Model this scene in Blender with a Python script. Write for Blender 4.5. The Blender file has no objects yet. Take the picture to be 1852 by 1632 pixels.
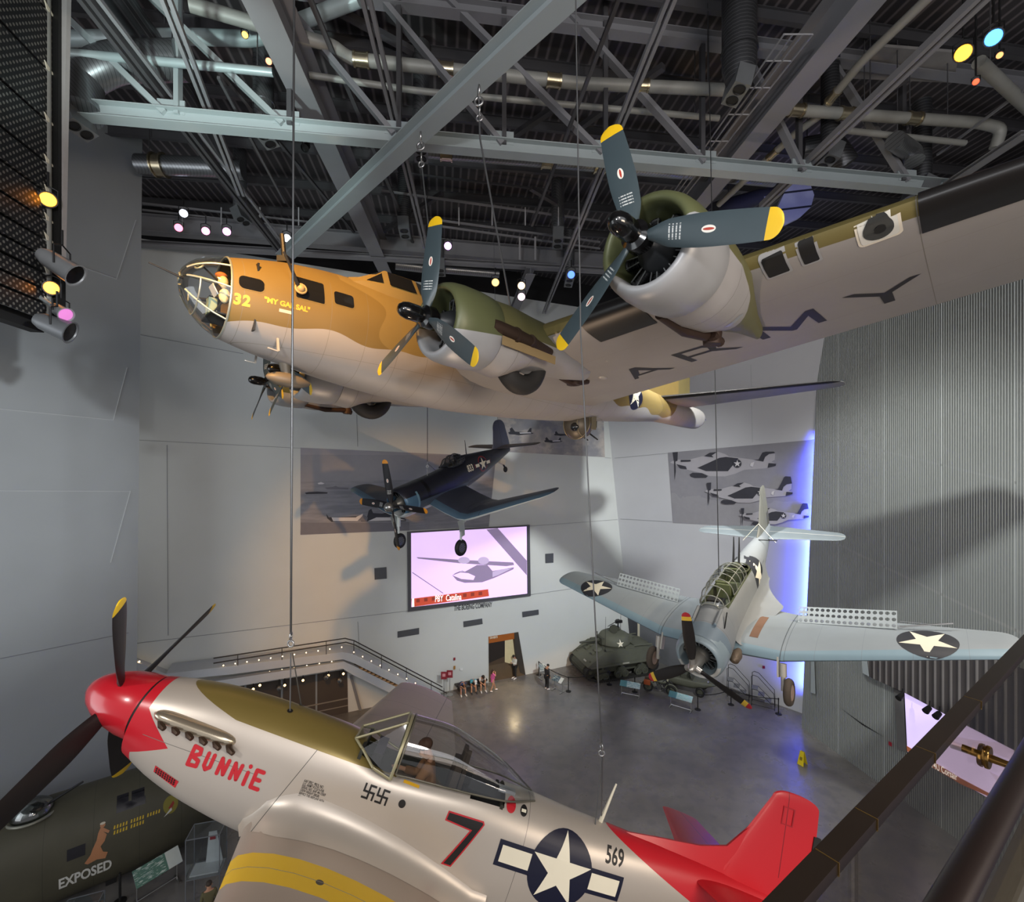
import bpy, bmesh, math, random, ast
from mathutils import Vector as V, Matrix as M
from mathutils.bvhtree import BVHTree
from mathutils.geometry import tessellate_polygon
random.seed(7)
SC = bpy.context.scene
COL = SC.collection
PI = math.pi
W_, H_, F_, CX, CY, EYE = 1852, 1632, 850.0, 926.0, 830.0, 16.0

# ---------------------------------------------------------------- camera
cd = bpy.data.cameras.new('camera'); cam = bpy.data.objects.new('camera', cd); COL.objects.link(cam)
cam.location = (0, 0, EYE); cam.rotation_euler = (PI/2, 0, 0)
cd.sensor_fit = 'HORIZONTAL'; cd.sensor_width = 36.0; cd.lens = 36.0*F_/W_
cd.shift_y = (CY - H_/2)/W_; cd.clip_start = 0.05; cd.clip_end = 200
SC.camera = cam
SC.view_settings.view_transform = 'Standard'; SC.view_settings.look = 'None'
SC.view_settings.gamma = 1.0; SC.view_settings.exposure = 0.38
try:
    SC.cycles.use_denoising = True; SC.cycles.denoiser = 'OPENIMAGEDENOISE'
    SC.cycles.max_bounces = 6; SC.cycles.diffuse_bounces = 3; SC.cycles.glossy_bounces = 3
    SC.cycles.transparent_max_bounces = 16; SC.cycles.transmission_bounces = 4
    SC.cycles.caustics_reflective = False; SC.cycles.caustics_refractive = False
    SC.cycles.sample_clamp_indirect = 4.0
except Exception: pass

# ---------------------------------------------------------------- world and big lights
wd = bpy.data.worlds.new('hall_air'); SC.world = wd; wd.use_nodes = True
wd.node_tree.nodes['Background'].inputs[0].default_value = (0.80, 0.86, 1.0, 1)
wd.node_tree.nodes['Background'].inputs[1].default_value = 0.42

def aim(o, tgt):
    o.rotation_euler = (V(tgt) - o.location).to_track_quat('-Z', 'Y').to_euler()
def area(name, loc, tgt, sx, sy, power, col=(1, 1, 1), spread=180):
    l = bpy.data.lights.new(name, 'AREA'); l.shape = 'RECTANGLE'; l.size = sx; l.size_y = sy
    l.energy = power; l.color = col; l.spread = math.radians(spread)
    o = bpy.data.objects.new(name, l); COL.objects.link(o); o.location = loc; aim(o, tgt); return o
def spot(name, loc, tgt, power, col, size=40, blend=.6, rad=.15):
    l = bpy.data.lights.new(name, 'SPOT'); l.energy = power; l.color = col
    l.spot_size = math.radians(size); l.spot_blend = blend; l.shadow_soft_size = rad
    o = bpy.data.objects.new(name, l); COL.objects.link(o); o.location = loc; aim(o, tgt); return o
LIGHTS = True
wd.node_tree.nodes['Background'].inputs[0].default_value = (0.94, 0.95, 1.0, 1)
wd.node_tree.nodes['Background'].inputs[1].default_value = 0.32
area('daylight_left', (-25, -1, 12), (8, 35, 8), 14, 16, 1300, (.90, .96, 1.0))
area('daylight_behind', (8, -9, 21), (4, 26, 5), 22, 10, 1100, (.97, .97, 1.0))
spot('wall_wash', (13, 8, 25), (5.0, 36, 7), 21000, (.96, 1.0, .99), 52, 1.0, .5)
spot('floor_wash', (8, 20, 25.5), (7, 24, 0), 2600, (1.0, .97, .93), 80, .9, .5)
area('walkway_warm', (9, -4, 17), (0, 7, 13), 6, 3, 900, (1.0, .82, .64))
spot('warm_nose', (-4.5, 1.5, 24.5), (-4.9, 9.7, 19.5), 11000, (1.0, .50, .12), 42, .8, .15)
spot('warm_belly', (-1, 14, 3), (0.5, 14, 19), 2600, (1.0, .72, .50), 70, .9, .4)
spot('warm_dive', (15, 11, 20), (7.2, 17, 12), 1900, (1.0, .80, .48), 34, .8, .2)
spot('truss_left', (-8.3, 7.5, 21), (-8.5, 14, 27), 2400, (.82, 1.0, .96), 60, .8, .3)
spot('blue_tail', (11, 16, 22), (14, 24, 29.4), 900, (.2, .25, 1.0), 40, .8, .2)
spot('warm_tail', (6, 17, 13), (8.2, 23.6, 20.2), 700, (1.0, .5, .16), 24, .8, .15)
spot('roof_fill', (-3, -4, 19), (1, 16, 31), 2600, (.95, .97, 1.0), 120, .9, .5)  # added uplight without a fixture, lifts the dark roof steel
spot('door_lamp', (.2, 33.2, 3.0), (-.2, 31.8, 0), 160, (1.0, .78, .45), 90, .8, .15)
spot('left_wash', (6, -2, 18.5), (-21, 17, 15), 10000, (.92, .97, 1.0), 31, 1.0, .25)
spot('front_fill', (2, -3, 21), (-.5, 6.5, 13), 1100, (1.0, .95, .90), 80, 1.0, .8)
spot('left_fill', (-9, -4, 22), (-2.2, 4.6, 13), 2100, (1.0, .97, .93), 40, 1.0, .4)
spot('right_wash', (3, 17, 24.5), (18.2, 20, 8), 8500, (.98, 1.0, .97), 74, 1.0, .3)
spot('floor_right', (14.5, 13, 22), (9.5, 14, 0), 3200, (1.0, .90, .80), 70, 1.0, .4)

# ---------------------------------------------------------------- pixel -> place
def ray(u, v): return V(((u-CX)/F_, 1.0, -(v-CY)/F_))
def at_y(u, v, Y): d = ray(u, v); return V((0, 0, EYE)) + d*Y
def at_z(u, v, z): d = ray(u, v); return V((0, 0, EYE)) + d*((z-EYE)/d.z)
def at_pl(u, v, p, n):
    d = ray(u, v); o = V((0, 0, EYE)); return o + d*((V(p)-o).dot(n)/d.dot(n))

# ---------------------------------------------------------------- materials
def lin(h):
    h = h.lstrip('#'); r = [int(h[i:i+2], 16)/255 for i in (0, 2, 4)]
    return tuple(c/12.92 if c <= .04045 else ((c+.055)/1.055)**2.4 for c in r) + (1,)
class NX:
    """compiles an arithmetic text over object coordinates x, y, z into math nodes"""
    def __init__(s, nt):
        s.nt = nt; s.tc = nt.nodes.new('ShaderNodeTexCoord'); s.sep = nt.nodes.new('ShaderNodeSeparateXYZ')
        nt.links.new(s.tc.outputs['Object'], s.sep.inputs[0]); s.cache = {}
    def m(s, op, *a):
        n = s.nt.nodes.new('ShaderNodeMath'); n.operation = op
        for i, v in enumerate(a):
            if isinstance(v, (int, float)): n.inputs[i].default_value = v
            else: s.nt.links.new(v, n.inputs[i])
        return n.outputs[0]
    def noise(s, scale, detail=3, sx=1, sy=1, sz=1):
        k = (scale, detail, sx, sy, sz)
        if k in s.cache: return s.cache[k]
        n = s.nt.nodes.new('ShaderNodeTexNoise'); n.inputs['Scale'].default_value = scale; n.inputs['Detail'].default_value = detail
        mp = s.nt.nodes.new('ShaderNodeMapping'); mp.inputs['Scale'].default_value = (sx, sy, sz)
        s.nt.links.new(s.tc.outputs['Object'], mp.inputs[0]); s.nt.links.new(mp.outputs[0], n.inputs['Vector'])
        s.cache[k] = n.outputs[0]; return n.outputs[0]
    def ev(s, e):
        if isinstance(e, str): e = ast.parse(e, mode='eval').body
        if isinstance(e, ast.Constant): return float(e.value)
        if isinstance(e, ast.Name): return s.sep.outputs['xyz'.index(e.id)]
        if isinstance(e, ast.UnaryOp): 
            a = s.ev(e.operand); return -a if isinstance(a, float) else s.m('MULTIPLY', a, -1.0)
        if isinstance(e, ast.BinOp):
            a, b = s.ev(e.left), s.ev(e.right); t = type(e.op).__name__
            if isinstance(a, float) and isinstance(b, float): return {'Add': a+b, 'Sub': a-b, 'Mult': a*b, 'Div': a/b if b else 0}[t]
            return s.m({'Add': 'ADD', 'Sub': 'SUBTRACT', 'Mult': 'MULTIPLY', 'Div': 'DIVIDE'}[t], a, b)
        if isinstance(e, ast.Call):
            f = e.func.id; a = [s.ev(x) for x in e.args]
            if f == 'n': return s.noise(*a)
            if f == 'step':      # 0..1 over a width w around a > 0
                q = s.m('DIVIDE', a[0], a[1]); q = s.m('ADD', q, .5); n = s.m('MINIMUM', q, 1.0); return s.m('MAXIMUM', n, 0.0)
            op = {'gt': 'GREATER_THAN', 'lt': 'LESS_THAN', 'min': 'MINIMUM', 'max': 'MAXIMUM', 'abs': 'ABSOLUTE', 'sin': 'SINE', 'mod': 'FLOORED_MODULO', 'sqrt': 'SQRT', 'fract': 'FRACT', 'ping': 'PINGPONG'}[f]
            return s.m(op, *a)
MATS = {}
def mat(name, col, rough=.5, metal=0.0, layers=(), var=.06, vs=3.0, bump=None, emit=None, alpha=None, spec=.5, coat=0, bd=.02):
    """layers: (mask text, colour[, rough[, metal]]); bump: a height text"""
    if name in MATS: return MATS[name]
    m = bpy.data.materials.new(name); m.use_nodes = True; nt = m.node_tree; b = nt.nodes['Principled BSDF']
    nx = NX(nt); c = lin(col)
    b.inputs['Roughness'].default_value = rough; b.inputs['Metallic'].default_value = metal
    b.inputs['Specular IOR Level'].default_value = spec
    if coat: b.inputs['Coat Weight'].default_value = coat; b.inputs['Coat Roughness'].default_value = .12
    rgb = nt.nodes.new('ShaderNodeRGB'); rgb.outputs[0].default_value = c; cur = rgb.outputs[0]
    rs = ms = None
    for L in layers:
        k = nx.ev(L[0]); mx = nt.nodes.new('ShaderNodeMix'); mx.data_type = 'RGBA'
        nt.links.new(k, mx.inputs[0]); nt.links.new(cur, mx.inputs[6]); mx.inputs[7].default_value = lin(L[1]); cur = mx.outputs[2]
        for j, (key, base) in enumerate((('Roughness', rough), ('Metallic', metal))):
            if len(L) > 2+j and L[2+j] is not None:
                fm = nt.nodes.new('ShaderNodeMix'); fm.data_type = 'FLOAT'; nt.links.new(k, fm.inputs[0]); fm.inputs[3].default_value = L[2+j]
                prev = rs if j == 0 else ms
                if prev is None: fm.inputs[2].default_value = base
                else: nt.links.new(prev, fm.inputs[2])
                if j == 0: rs = fm.outputs[0]
                else: ms = fm.outputs[0]
    if rs is not None: nt.links.new(rs, b.inputs['Roughness'])
    if ms is not None: nt.links.new(ms, b.inputs['Metallic'])
    if var:
        k = nx.ev('1.0+%g*(n(%g,5)-0.5)' % (var*4, vs))
        mu = nt.nodes.new('ShaderNodeVectorMath'); mu.operation = 'SCALE'; nt.links.new(cur, mu.inputs[0]); nt.links.new(k, mu.inputs['Scale']); cur = mu.outputs[0]
    nt.links.new(cur, b.inputs['Base Color'])
    if bump:
        bp = nt.nodes.new('ShaderNodeBump'); bp.inputs['Distance'].default_value = bd; nt.links.new(nx.ev(bump), bp.inputs['Height']); nt.links.new(bp.outputs[0], b.inputs['Normal'])
    if emit:
        nt.links.new(cur, b.inputs['Emission Color']); b.inputs['Emission Strength'].default_value = emit
    MATS[name] = m; return m
def glass(name, tint='#ffffff', refl=.08, dark=0.0):
    if name in MATS: return MATS[name]
    m = bpy.data.materials.new(name); m.use_nodes = True; nt = m.node_tree; nt.nodes.clear()
    o = nt.nodes.new('ShaderNodeOutputMaterial'); t = nt.nodes.new('ShaderNodeBsdfTransparent'); g = nt.nodes.new('ShaderNodeBsdfGlossy')
    t.inputs[0].default_value = lin(tint); g.inputs['Roughness'].default_value = .04
    lw = nt.nodes.new('ShaderNodeLayerWeight'); lw.inputs[0].default_value = .25
    mp = nt.nodes.new('ShaderNodeMapRange'); mp.inputs[3].default_value = refl; mp.inputs[4].default_value = min(1, refl*6)
    nt.links.new(lw.outputs['Fresnel'], mp.inputs[0])
    mx = nt.nodes.new('ShaderNodeMixShader'); nt.links.new(mp.outputs[0], mx.inputs[0]); nt.links.new(t.outputs[0], mx.inputs[1]); nt.links.new(g.outputs[0], mx.inputs[2])
    nt.links.new(mx.outputs[0], o.inputs[0]); MATS[name] = m; return m
def lamp(name, col, s):
    if name in MATS: return MATS[name]
    m = bpy.data.materials.new(name); m.use_nodes = True; b = m.node_tree.nodes['Principled BSDF']
    b.inputs['Base Color'].default_value = lin(col); b.inputs['Emission Color'].default_value = lin(col); b.inputs['Emission Strength'].default_value = s
    MATS[name] = m; return m

# ---------------------------------------------------------------- mesh builder
def frame(d, up=(0, 0, 1)):
    d = V(d).normalized(); up = V(up)
    if abs(d.dot(up)) > .98*up.length: up = V((0, 1, 0)) if abs(d.y) < .9 else V((1, 0, 0))
    r = d.cross(up).normalized(); return d, r, r.cross(d).normalized()
class G:
    def __init__(s): s.b = bmesh.new()
    def f(s, vs, mi=0):
        try: q = s.b.faces.new(vs); q.material_index = mi; return q
        except ValueError: return None
    def loft(s, rings, mi=0, closed=True, c0=True, c1=True):
        R = [[s.b.verts.new(p) for p in r] for r in rings]; n = len(R[0])
        for i in range(len(R)-1):
            for j in range(n if closed else n-1):
                k = (j+1) % n; s.f((R[i][j], R[i][k], R[i+1][k], R[i+1][j]), mi)
        if closed and c0: s.f(R[0][::-1], mi)
        if closed and c1: s.f(R[-1], mi)
        return R
    def tube(s, pts, r, seg=8, mi=0, cap=True):
        pts = [V(p) for p in pts]; n = len(pts); rs = r if isinstance(r, (list, tuple)) else [r]*n
        rings = []; up = V((0, 0, 1)); d0 = (pts[1]-pts[0]).normalized()
        if abs(d0.z) > .95: up = V((1, 0, 0))
        for i, p in enumerate(pts):
            d = (pts[min(i+1, n-1)]-pts[max(i-1, 0)])
            d, a, u = frame(d, up); up = u
            rings.append([p+(a*math.cos(t)+u*math.sin(t))*rs[i] for t in [2*PI*k/seg for k in range(seg)]])
        s.loft(rings, mi, True, cap, cap)
    def box(s, c, sz, R=None, mi=0):
        c = V(c); vs = []
        for x in (-.5, .5):
            for y in (-.5, .5):
                for z in (-.5, .5):
                    p = V((x*sz[0], y*sz[1], z*sz[2])); vs.append(s.b.verts.new(c+(R @ p if R else p)))
        for q in ((0, 1, 3, 2), (4, 6, 7, 5), (0, 4, 5, 1), (2, 3, 7, 6), (0, 2, 6, 4), (1, 5, 7, 3)): s.f([vs[i] for i in q], mi)
    def bar(s, p0, p1, w, h, up=(0, 0, 1), mi=0):
        p0, p1 = V(p0), V(p1); d, a, u = frame(p1-p0, up)
        s.loft([[p+a*x*w/2+u*y*h/2 for x, y in ((-1, -1), (1, -1), (1, 1), (-1, 1))] for p in (p0, p1)], mi)
    def ibeam(s, p0, p1, w, h, t=.03, up=(0, 0, 1), mi=0):
        p0, p1 = V(p0), V(p1); d, a, u = frame(p1-p0, up)
        pr = [(-w/2, -h/2), (w/2, -h/2), (w/2, -h/2+t), (t/2, -h/2+t), (t/2, h/2-t), (w/2, h/2-t), (w/2, h/2), (-w/2, h/2), (-w/2, h/2-t), (-t/2, h/2-t), (-t/2, -h/2+t), (-w/2, -h/2+t)]
        s.loft([[p+a*x+u*y for x, y in pr] for p in (p0, p1)], mi)
    def lathe(s, prof, o=(0, 0, 0), ax=(0, 0, 1), seg=24, mi=0, c0=True, c1=True):
        o = V(o); d, a, u = frame(ax)
        s.loft([[o+d*h+(a*math.cos(t)+u*math.sin(t))*max(r, 1e-4) for t in [2*PI*k/seg for k in range(seg)]] for h, r in prof], mi, True, c0, c1)
    def ball(s, c, r, seg=16, rin=10, mi=0, R=None):
        c = V(c); r = V((r, r, r)) if isinstance(r, (int, float)) else V(r); rings = []
        for i in range(rin+1):
            t = -PI/2+PI*i/rin; k = max(math.cos(t), 1e-3)
            ring = [V((k*math.cos(2*PI*j/seg)*r.x, k*math.sin(2*PI*j/seg)*r.y, math.sin(t)*r.z)) for j in range(seg)]
            rings.append([c+(R @ p if R else p) for p in ring])
        s.loft(rings, mi)
    def torus(s, c, ax, R, r, seg=28, ts=10, mi=0):
        c = V(c); d, a, u = frame(ax); rings = []
        for k in range(seg):
            t = 2*PI*k/seg; q = a*math.cos(t)+u*math.sin(t); rings.append([c+q*(R+r*math.cos(w))+d*(r*math.sin(w)) for w in [2*PI*j/ts for j in range(ts)]])
        rings.append(rings[0]); s.loft(rings, mi, True, False, False); bmesh.ops.remove_doubles(s.b, verts=s.b.verts, dist=1e-6)
    def flat(s, loops, o=(0, 0, 0), U=(1, 0, 0), Vv=(0, 1, 0), off=0.0, mi=0):
        """a filled flat outline (first loop) with holes"""
        o, U, Vv = V(o), V(U), V(Vv); N = U.cross(Vv).normalized()
        L3 = [[V((p[0], p[1], 0)) for p in l] for l in loops]; fl = [p for l in L3 for p in l]
        vs = [s.b.verts.new(o+U*p.x+Vv*p.y+N*off) for p in fl]
        for t in tessellate_polygon(L3):
            q = s.f([vs[i] for i in t], mi)
            if q:
                q.normal_update()
                if q.normal.dot(N) < 0: q.normal_flip()
    def prism(s, loop, o, U, Vv, depth, mi=0):
        o, U, Vv = V(o), V(U), V(Vv); N = U.cross(Vv).normalized()
        s.loft([[o+U*p[0]+Vv*p[1]+N*d for p in loop] for d in (0, depth)], mi)
    def add(s, other, mi=None):
        me = bpy.data.meshes.new('t'); other.to_mesh(me); n0 = len(s.b.faces); s.b.from_mesh(me); bpy.data.meshes.remove(me)
        if mi is not None:
            s.b.faces.ensure_lookup_table()
            for f in s.b.faces[n0:]: f.material_index = mi
    def mirror(s):
        me = bpy.data.meshes.new('t'); s.b.to_mesh(me); o = bmesh.new(); o.from_mesh(me); bpy.data.meshes.remove(me)
        for v in o.verts: v.co.y = -v.co.y
        bmesh.ops.reverse_faces(o, faces=o.faces); s2 = G(); s2.b = o; return s2
    def bvh(s): s.b.normal_update(); return BVHTree.FromBMesh(s.b)
    def out(s, name, mats, parent=None, ang=35, norm=True, center=False, base=False):
        if norm: bmesh.ops.recalc_face_normals(s.b, faces=s.b.faces)
        for f in s.b.faces: f.smooth = ang > 0
        me = bpy.data.meshes.new(name); loc = V((0, 0, 0))
        if center and len(s.b.verts):
            xs = [v.co for v in s.b.verts]; lo = V([min(p[i] for p in xs) for i in range(3)]); hi = V([max(p[i] for p in xs) for i in range(3)])
            loc = (lo+hi)/2
            if base: loc.z = lo.z
            for v in s.b.verts: v.co -= loc
        s.b.to_mesh(me); s.b.free()
        for m in (mats if isinstance(mats, (list, tuple)) else [mats]): me.materials.append(m)
        if ang > 0: me.set_sharp_from_angle(angle=math.radians(ang))
        o = bpy.data.objects.new(name, me); COL.objects.link(o); o.location = loc
        if parent: o.parent = parent
        return o
def tag(o, label, cat, group=None):
    o['label'] = label; o['category'] = cat
    if group: o['group'] = group
    return o
def struct(o): o['kind'] = 'structure'; return o
def thing(name, label, cat, loc=(0, 0, 0), rz=0, group=None, mtx=None):
    o = bpy.data.objects.new(name, None); o.empty_display_size = .2; COL.objects.link(o)
    if mtx is not None: o.matrix_world = mtx
    else: o.location = loc; o.rotation_euler = (0, 0, rz)
    return tag(o, label, cat, group)
def copy_tree(o, parent=None):
    c = o.copy(); COL.objects.link(c)
    if parent: c.parent = parent
    for ch in list(o.children): copy_tree(ch, c)
    return c

# ---------------------------------------------------------------- shapes
def lerp(a, b, t): return a+(b-a)*t
def interp(tab, x):
    """monotone cubic through rows (x, a, b, ...) sorted by falling or rising x"""
    T = sorted(tab); n = len(T)
    if x <= T[0][0]: return T[0][1:]
    if x >= T[-1][0]: return T[-1][1:]
    i = max(k for k in range(n-1) if T[k][0] <= x)
    out = []; h = T[i+1][0]-T[i][0]; t = (x-T[i][0])/h
    for j in range(1, len(T[0])):
        d = [(T[k+1][j]-T[k][j])/(T[k+1][0]-T[k][0]) for k in range(n-1)]
        def sl(k):
            if k == 0: return d[0]
            if k == n-1: return d[-1]
            return 0 if d[k-1]*d[k] <= 0 else 2*d[k-1]*d[k]/(d[k-1]+d[k])
        m0, m1 = sl(i)*h, sl(i+1)*h; a, b = T[i][j], T[i+1][j]
        out.append((2*t**3-3*t*t+1)*a+(t**3-2*t*t+t)*m0+(-2*t**3+3*t*t)*b+(t**3-t*t)*m1)
    return out
def section(x, w, zt, zb, zm, n=2.0, k=36, nb=None):
    """a closed ring in the y-z plane: half width w, top zt, bottom zb, widest at zm"""
    out = []; nb = nb or n
    for i in range(k):
        t = 2*PI*i/k; c, s_ = math.cos(t), math.sin(t); e = n if s_ >= 0 else nb
        y = math.copysign(abs(c)**(2/e), c)*w; z = math.copysign(abs(s_)**(2/e), s_)
        out.append(V((x, y, zm+(z*(zt-zm) if z > 0 else z*(zm-zb)))))
    return out
def hull(tab, xs, k=36):
    """rows (x, half width, top, bottom, widest, exponent top, exponent bottom)"""
    rings = []
    for x in xs:
        w, zt, zb, zm, n, nb = interp(tab, x); rings.append(section(x, w, zt, zb, zm, n, k, nb))
    return rings
def foil(c, t, cam=.02, n=12):
    """closed airfoil outline, 0 at the leading edge, running aft; (aft, up)"""
    up, lo = [], []
    for i in range(n+1):
        s = .5*(1-math.cos(PI*i/n)); y = 5*t*(.2969*math.sqrt(s)-.126*s-.3516*s*s+.2843*s**3-.1030*s**4)
        cm = cam*(4*s*(1-s)); up.append((s*c, (cm+y)*c)); lo.append((s*c, (cm-y)*c))
    return up[::-1]+lo[1:-1]
def wing(g, secs, mi=0, vert=False, tip=True, cam=.02, n=12, sub=6):
    """secs rows (span, x of leading edge, chord, z, thickness, twist deg); a rounded tip is added"""
    rows = []
    for a, b in zip(secs[:-1], secs[1:]):
        for i in range(sub): rows.append([lerp(p, q, i/sub) for p, q in zip(a, b)])
    rows.append(list(secs[-1]))
    if tip:
        y, x, c, z, t, tw = secs[-1]; y0, x0, c0, z0 = secs[-2][:4]; dz = (z-z0)/(y-y0); L = tip if not isinstance(tip, bool) else c*.45
        for i in range(1, 8):
            a = i/7*PI/2; q = math.cos(a)**.8 if i < 7 else .02; rows.append([y+math.sin(a)*L, x-(c-c*q)*.42, c*q, z+dz*math.sin(a)*L, t*max(q, .3), tw])
    rings = []
    for y, x, c, z, t, tw in rows:
        ct, st = math.cos(math.radians(tw)), math.sin(math.radians(tw)); ring = []
        for a, u in foil(c, t, cam, n):
            A, U = a*ct+u*st, u*ct-a*st
            ring.append(V((x-A, u, y)) if vert else V((x-A, y, z+U)))
        rings.append(ring)
    g.loft(rings, mi)
def blade(g, R, tabs, mi=0, n=10):
    """propeller blade along +Z, disc normal +X; rows (radius, chord, thickness, pitch deg)"""
    rings = []; r0 = tabs[0][0]; rr = [r0+(R*.93-r0)*i/18 for i in range(19)]+[R*.93+R*.07*math.sin(PI/2*i/8) for i in range(1, 9)]
    for i, r in enumerate(rr):
        c, t, p = interp(tabs, r)
        if r > R*.93: c *= max(.06, math.sqrt(max(0, 1-((r-R*.93)/(R*.07))**2)))
        p = math.radians(p); ring = []
        for k in range(n):
            a = 2*PI*k/n; q, h = math.cos(a)*c/2, math.sin(a)*t/2
            ring.append(V((h*math.cos(p)+q*math.sin(p), q*math.cos(p)-h*math.sin(p), r)))
        rings.append(ring)
    g.loft(rings, mi)
def star_pts(r, rot=PI/2, c=(0, 0)):
    return [(c[0]+(r if i % 2 == 0 else r*.382)*math.cos(rot+PI*i/5), c[1]+(r if i % 2 == 0 else r*.382)*math.sin(rot+PI*i/5)) for i in range(10)]
def circ(r, n=40, c=(0, 0), ry=None): return [(c[0]+r*math.cos(2*PI*i/n), c[1]+(ry or r)*math.sin(2*PI*i/n)) for i in range(n)]
def rect(x0, y0, x1, y1): return [(x0, y0), (x1, y0), (x1, y1), (x0, y1)]
def text_g(txt, size, bold=0.0, sx=1.0, shear=0.0, sp=1.0, align='CENTER'):
    cu = bpy.data.curves.new('t', 'FONT'); cu.body = txt; cu.size = 1; cu.offset = bold; cu.shear = shear; cu.space_character = sp
    cu.align_x = align; cu.align_y = 'CENTER'; cu.resolution_u = 3
    o = bpy.data.objects.new('t', cu); COL.objects.link(o); bpy.context.view_layer.update()
    me = bpy.data.meshes.new_from_object(o.evaluated_get(bpy.context.evaluated_depsgraph_get()))
    g = G(); g.b.from_mesh(me); bpy.data.objects.remove(o); bpy.data.curves.remove(cu); bpy.data.meshes.remove(me)
    for v in g.b.verts: v.co = V((v.co.x*size*sx, v.co.y*size, 0))
    return g
def shapes(*items):
    """flat art in a 2-D plane: items (loops, material index)"""
    g = G()
    for i, (lo, mi) in enumerate(items):
        if isinstance(lo, G): g.add(lo.b, mi)
        else: g.flat(lo if isinstance(lo[0][0], (tuple, list)) else [lo], mi=mi)
    return g
def decal(name, layers, mats, parent, o, U, Vv, D, tree, off=.006, step=.12, lift=.003, far=6.0):
    """lays flat art on a curved skin: layers of G in the U-V plane at o, thrown along D onto the skin"""
    o, U, Vv, D = V(o), V(U).normalized(), V(Vv).normalized(), V(D).normalized(); res = G()
    for li, g in enumerate(layers):
        b = g.b
        for ax in (0, 1):
            co = [v.co[ax] for v in b.verts]
            if not co: continue
            lo, hi = min(co), max(co); k = math.floor(lo/step)*step+step
            while k < hi:
                nrm = V((1, 0, 0)) if ax == 0 else V((0, 1, 0))
                bmesh.ops.bisect_plane(b, geom=list(b.verts)+list(b.edges)+list(b.faces), plane_co=nrm*k, plane_no=nrm); k += step
        dead = []
        for v in b.verts:
            p = o+U*v.co.x+Vv*v.co.y; h = tree.ray_cast(p-D*far, D)
            if h[0] is None: dead.append(v)
            else: v.co = h[0]+(h[1] if h[1].dot(D) < 0 else -h[1])*(off+lift*li)
        bmesh.ops.delete(b, geom=dead, context='VERTS')
        for f in b.faces:
            f.normal_update()
            if f.normal.dot(D) > 0: f.normal_flip()
        res.add(b); b.free()
    return res.out(name, mats, parent, 60, norm=False)
def rotvec(w):
    w = V(w); a = w.length; return M.Rotation(a, 4, w/a)
def pose(w, t): return M.Translation(V(t)+V((0, 0, EYE))) @ rotvec(w)
def strut(g, p0, p1, r, seg=8, mi=0): g.tube([p0, p1], r, seg, mi)
# ================================================================ shared aircraft pieces
def prop_blades(hub, n, a0, sgn, R, tabs, m, x=0, y=0, z=0, name='blade'):
    g = G(); blade(g, R, tabs); first = g.out(name, m, hub, 60)
    for k in range(n):
        o = first if k == 0 else first.copy()
        if k: COL.objects.link(o); o.parent = hub
        o.location = (x, y, z); o.rotation_euler = (a0+sgn*2*PI*k/n-PI/2, 0, 0)
def radial_engine(parent, c, R, mats, n=9):
    g = G(); g.lathe([(-.5, R*.5), (-.1, R*.52), (.05, R*.48), (.22, R*.3), (.34, R*.17)], c, (1, 0, 0), 20)
    g.lathe([(-.55, R*1.0), (-.54, R*1.0)], c, (1, 0, 0), 24)
    e = g.out('engine', mats[0], parent)
    g = G()
    for i in range(9): g.lathe([(R*.45+i*R*.055, R*(.15 if i % 2 else .125)), (R*.45+i*R*.055+.008, R*(.15 if i % 2 else .125))], (0, 0, 0), (0, 0, 1), 12)
    g.lathe([(R*.4, R*.11), (R*.95, R*.11)], (0, 0, 0), (0, 0, 1), 12); g.ball((0.02, 0, R*.95), (R*.13, R*.16, R*.08), 10, 6)
    g.tube([(R*.22, -R*.07, R*.42), (R*.12, -R*.12, R*.96)], R*.018, 6, 1); g.tube([(R*.22, R*.07, R*.42), (R*.12, R*.12, R*.96)], R*.018, 6, 1)
    cyl = g.out('cylinder', [mats[1], mats[2]], e)
    for k in range(n):
        o = cyl if k == 0 else cyl.copy()
        if k: COL.objects.link(o); o.parent = e
        o.location = V(c)+V((-.15, 0, 0)); o.rotation_euler = (2*PI*k/n+.17, 0, 0)
    return e
def insignia(r, bars=True, red=False):
    """star roundel of the photo: blue disc, white star, bars; art layers with material index"""
    blue, white = G(), G()
    if bars:
        if red:
            rd = G(); rd.flat([circ(r*1.12)], mi=2); rd.flat([rect(-r*2.1, -r*.34, r*2.1, r*.34)], off=0, mi=2)
        blue.flat([rect(-r*2.02, -r*.34, -r*.88, r*.34)], mi=0); blue.flat([rect(r*.88, -r*.34, r*2.02, r*.34)], mi=0)
        for s in (-1, 1): white.flat([rect(*sorted((s*r*.97, s*r*1.9))[:1], -r*.22, sorted((s*r*.97, s*r*1.9))[1], r*.22)], mi=1)
    blue.flat([circ(r)], mi=0); white.flat([star_pts(r*.97)], mi=1)
    return ([rd] if red and bars else [])+[blue, white]
M_blk = mat('black_rubber', '#141414', .6, var=.03)
M_dk = mat('dark_metal', '#2a2a2b', .45, .5)
M_steel = mat('steel', '#b4b4b4', .3, .9)
M_crank = mat('crankcase_grey', '#3a3c3e', .4, .4)
M_cyl = mat('cylinder_black', '#1b1b1c', .5, .3)
M_rod = mat('pushrod_silver', '#9a9c9c', .3, .8)
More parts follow.
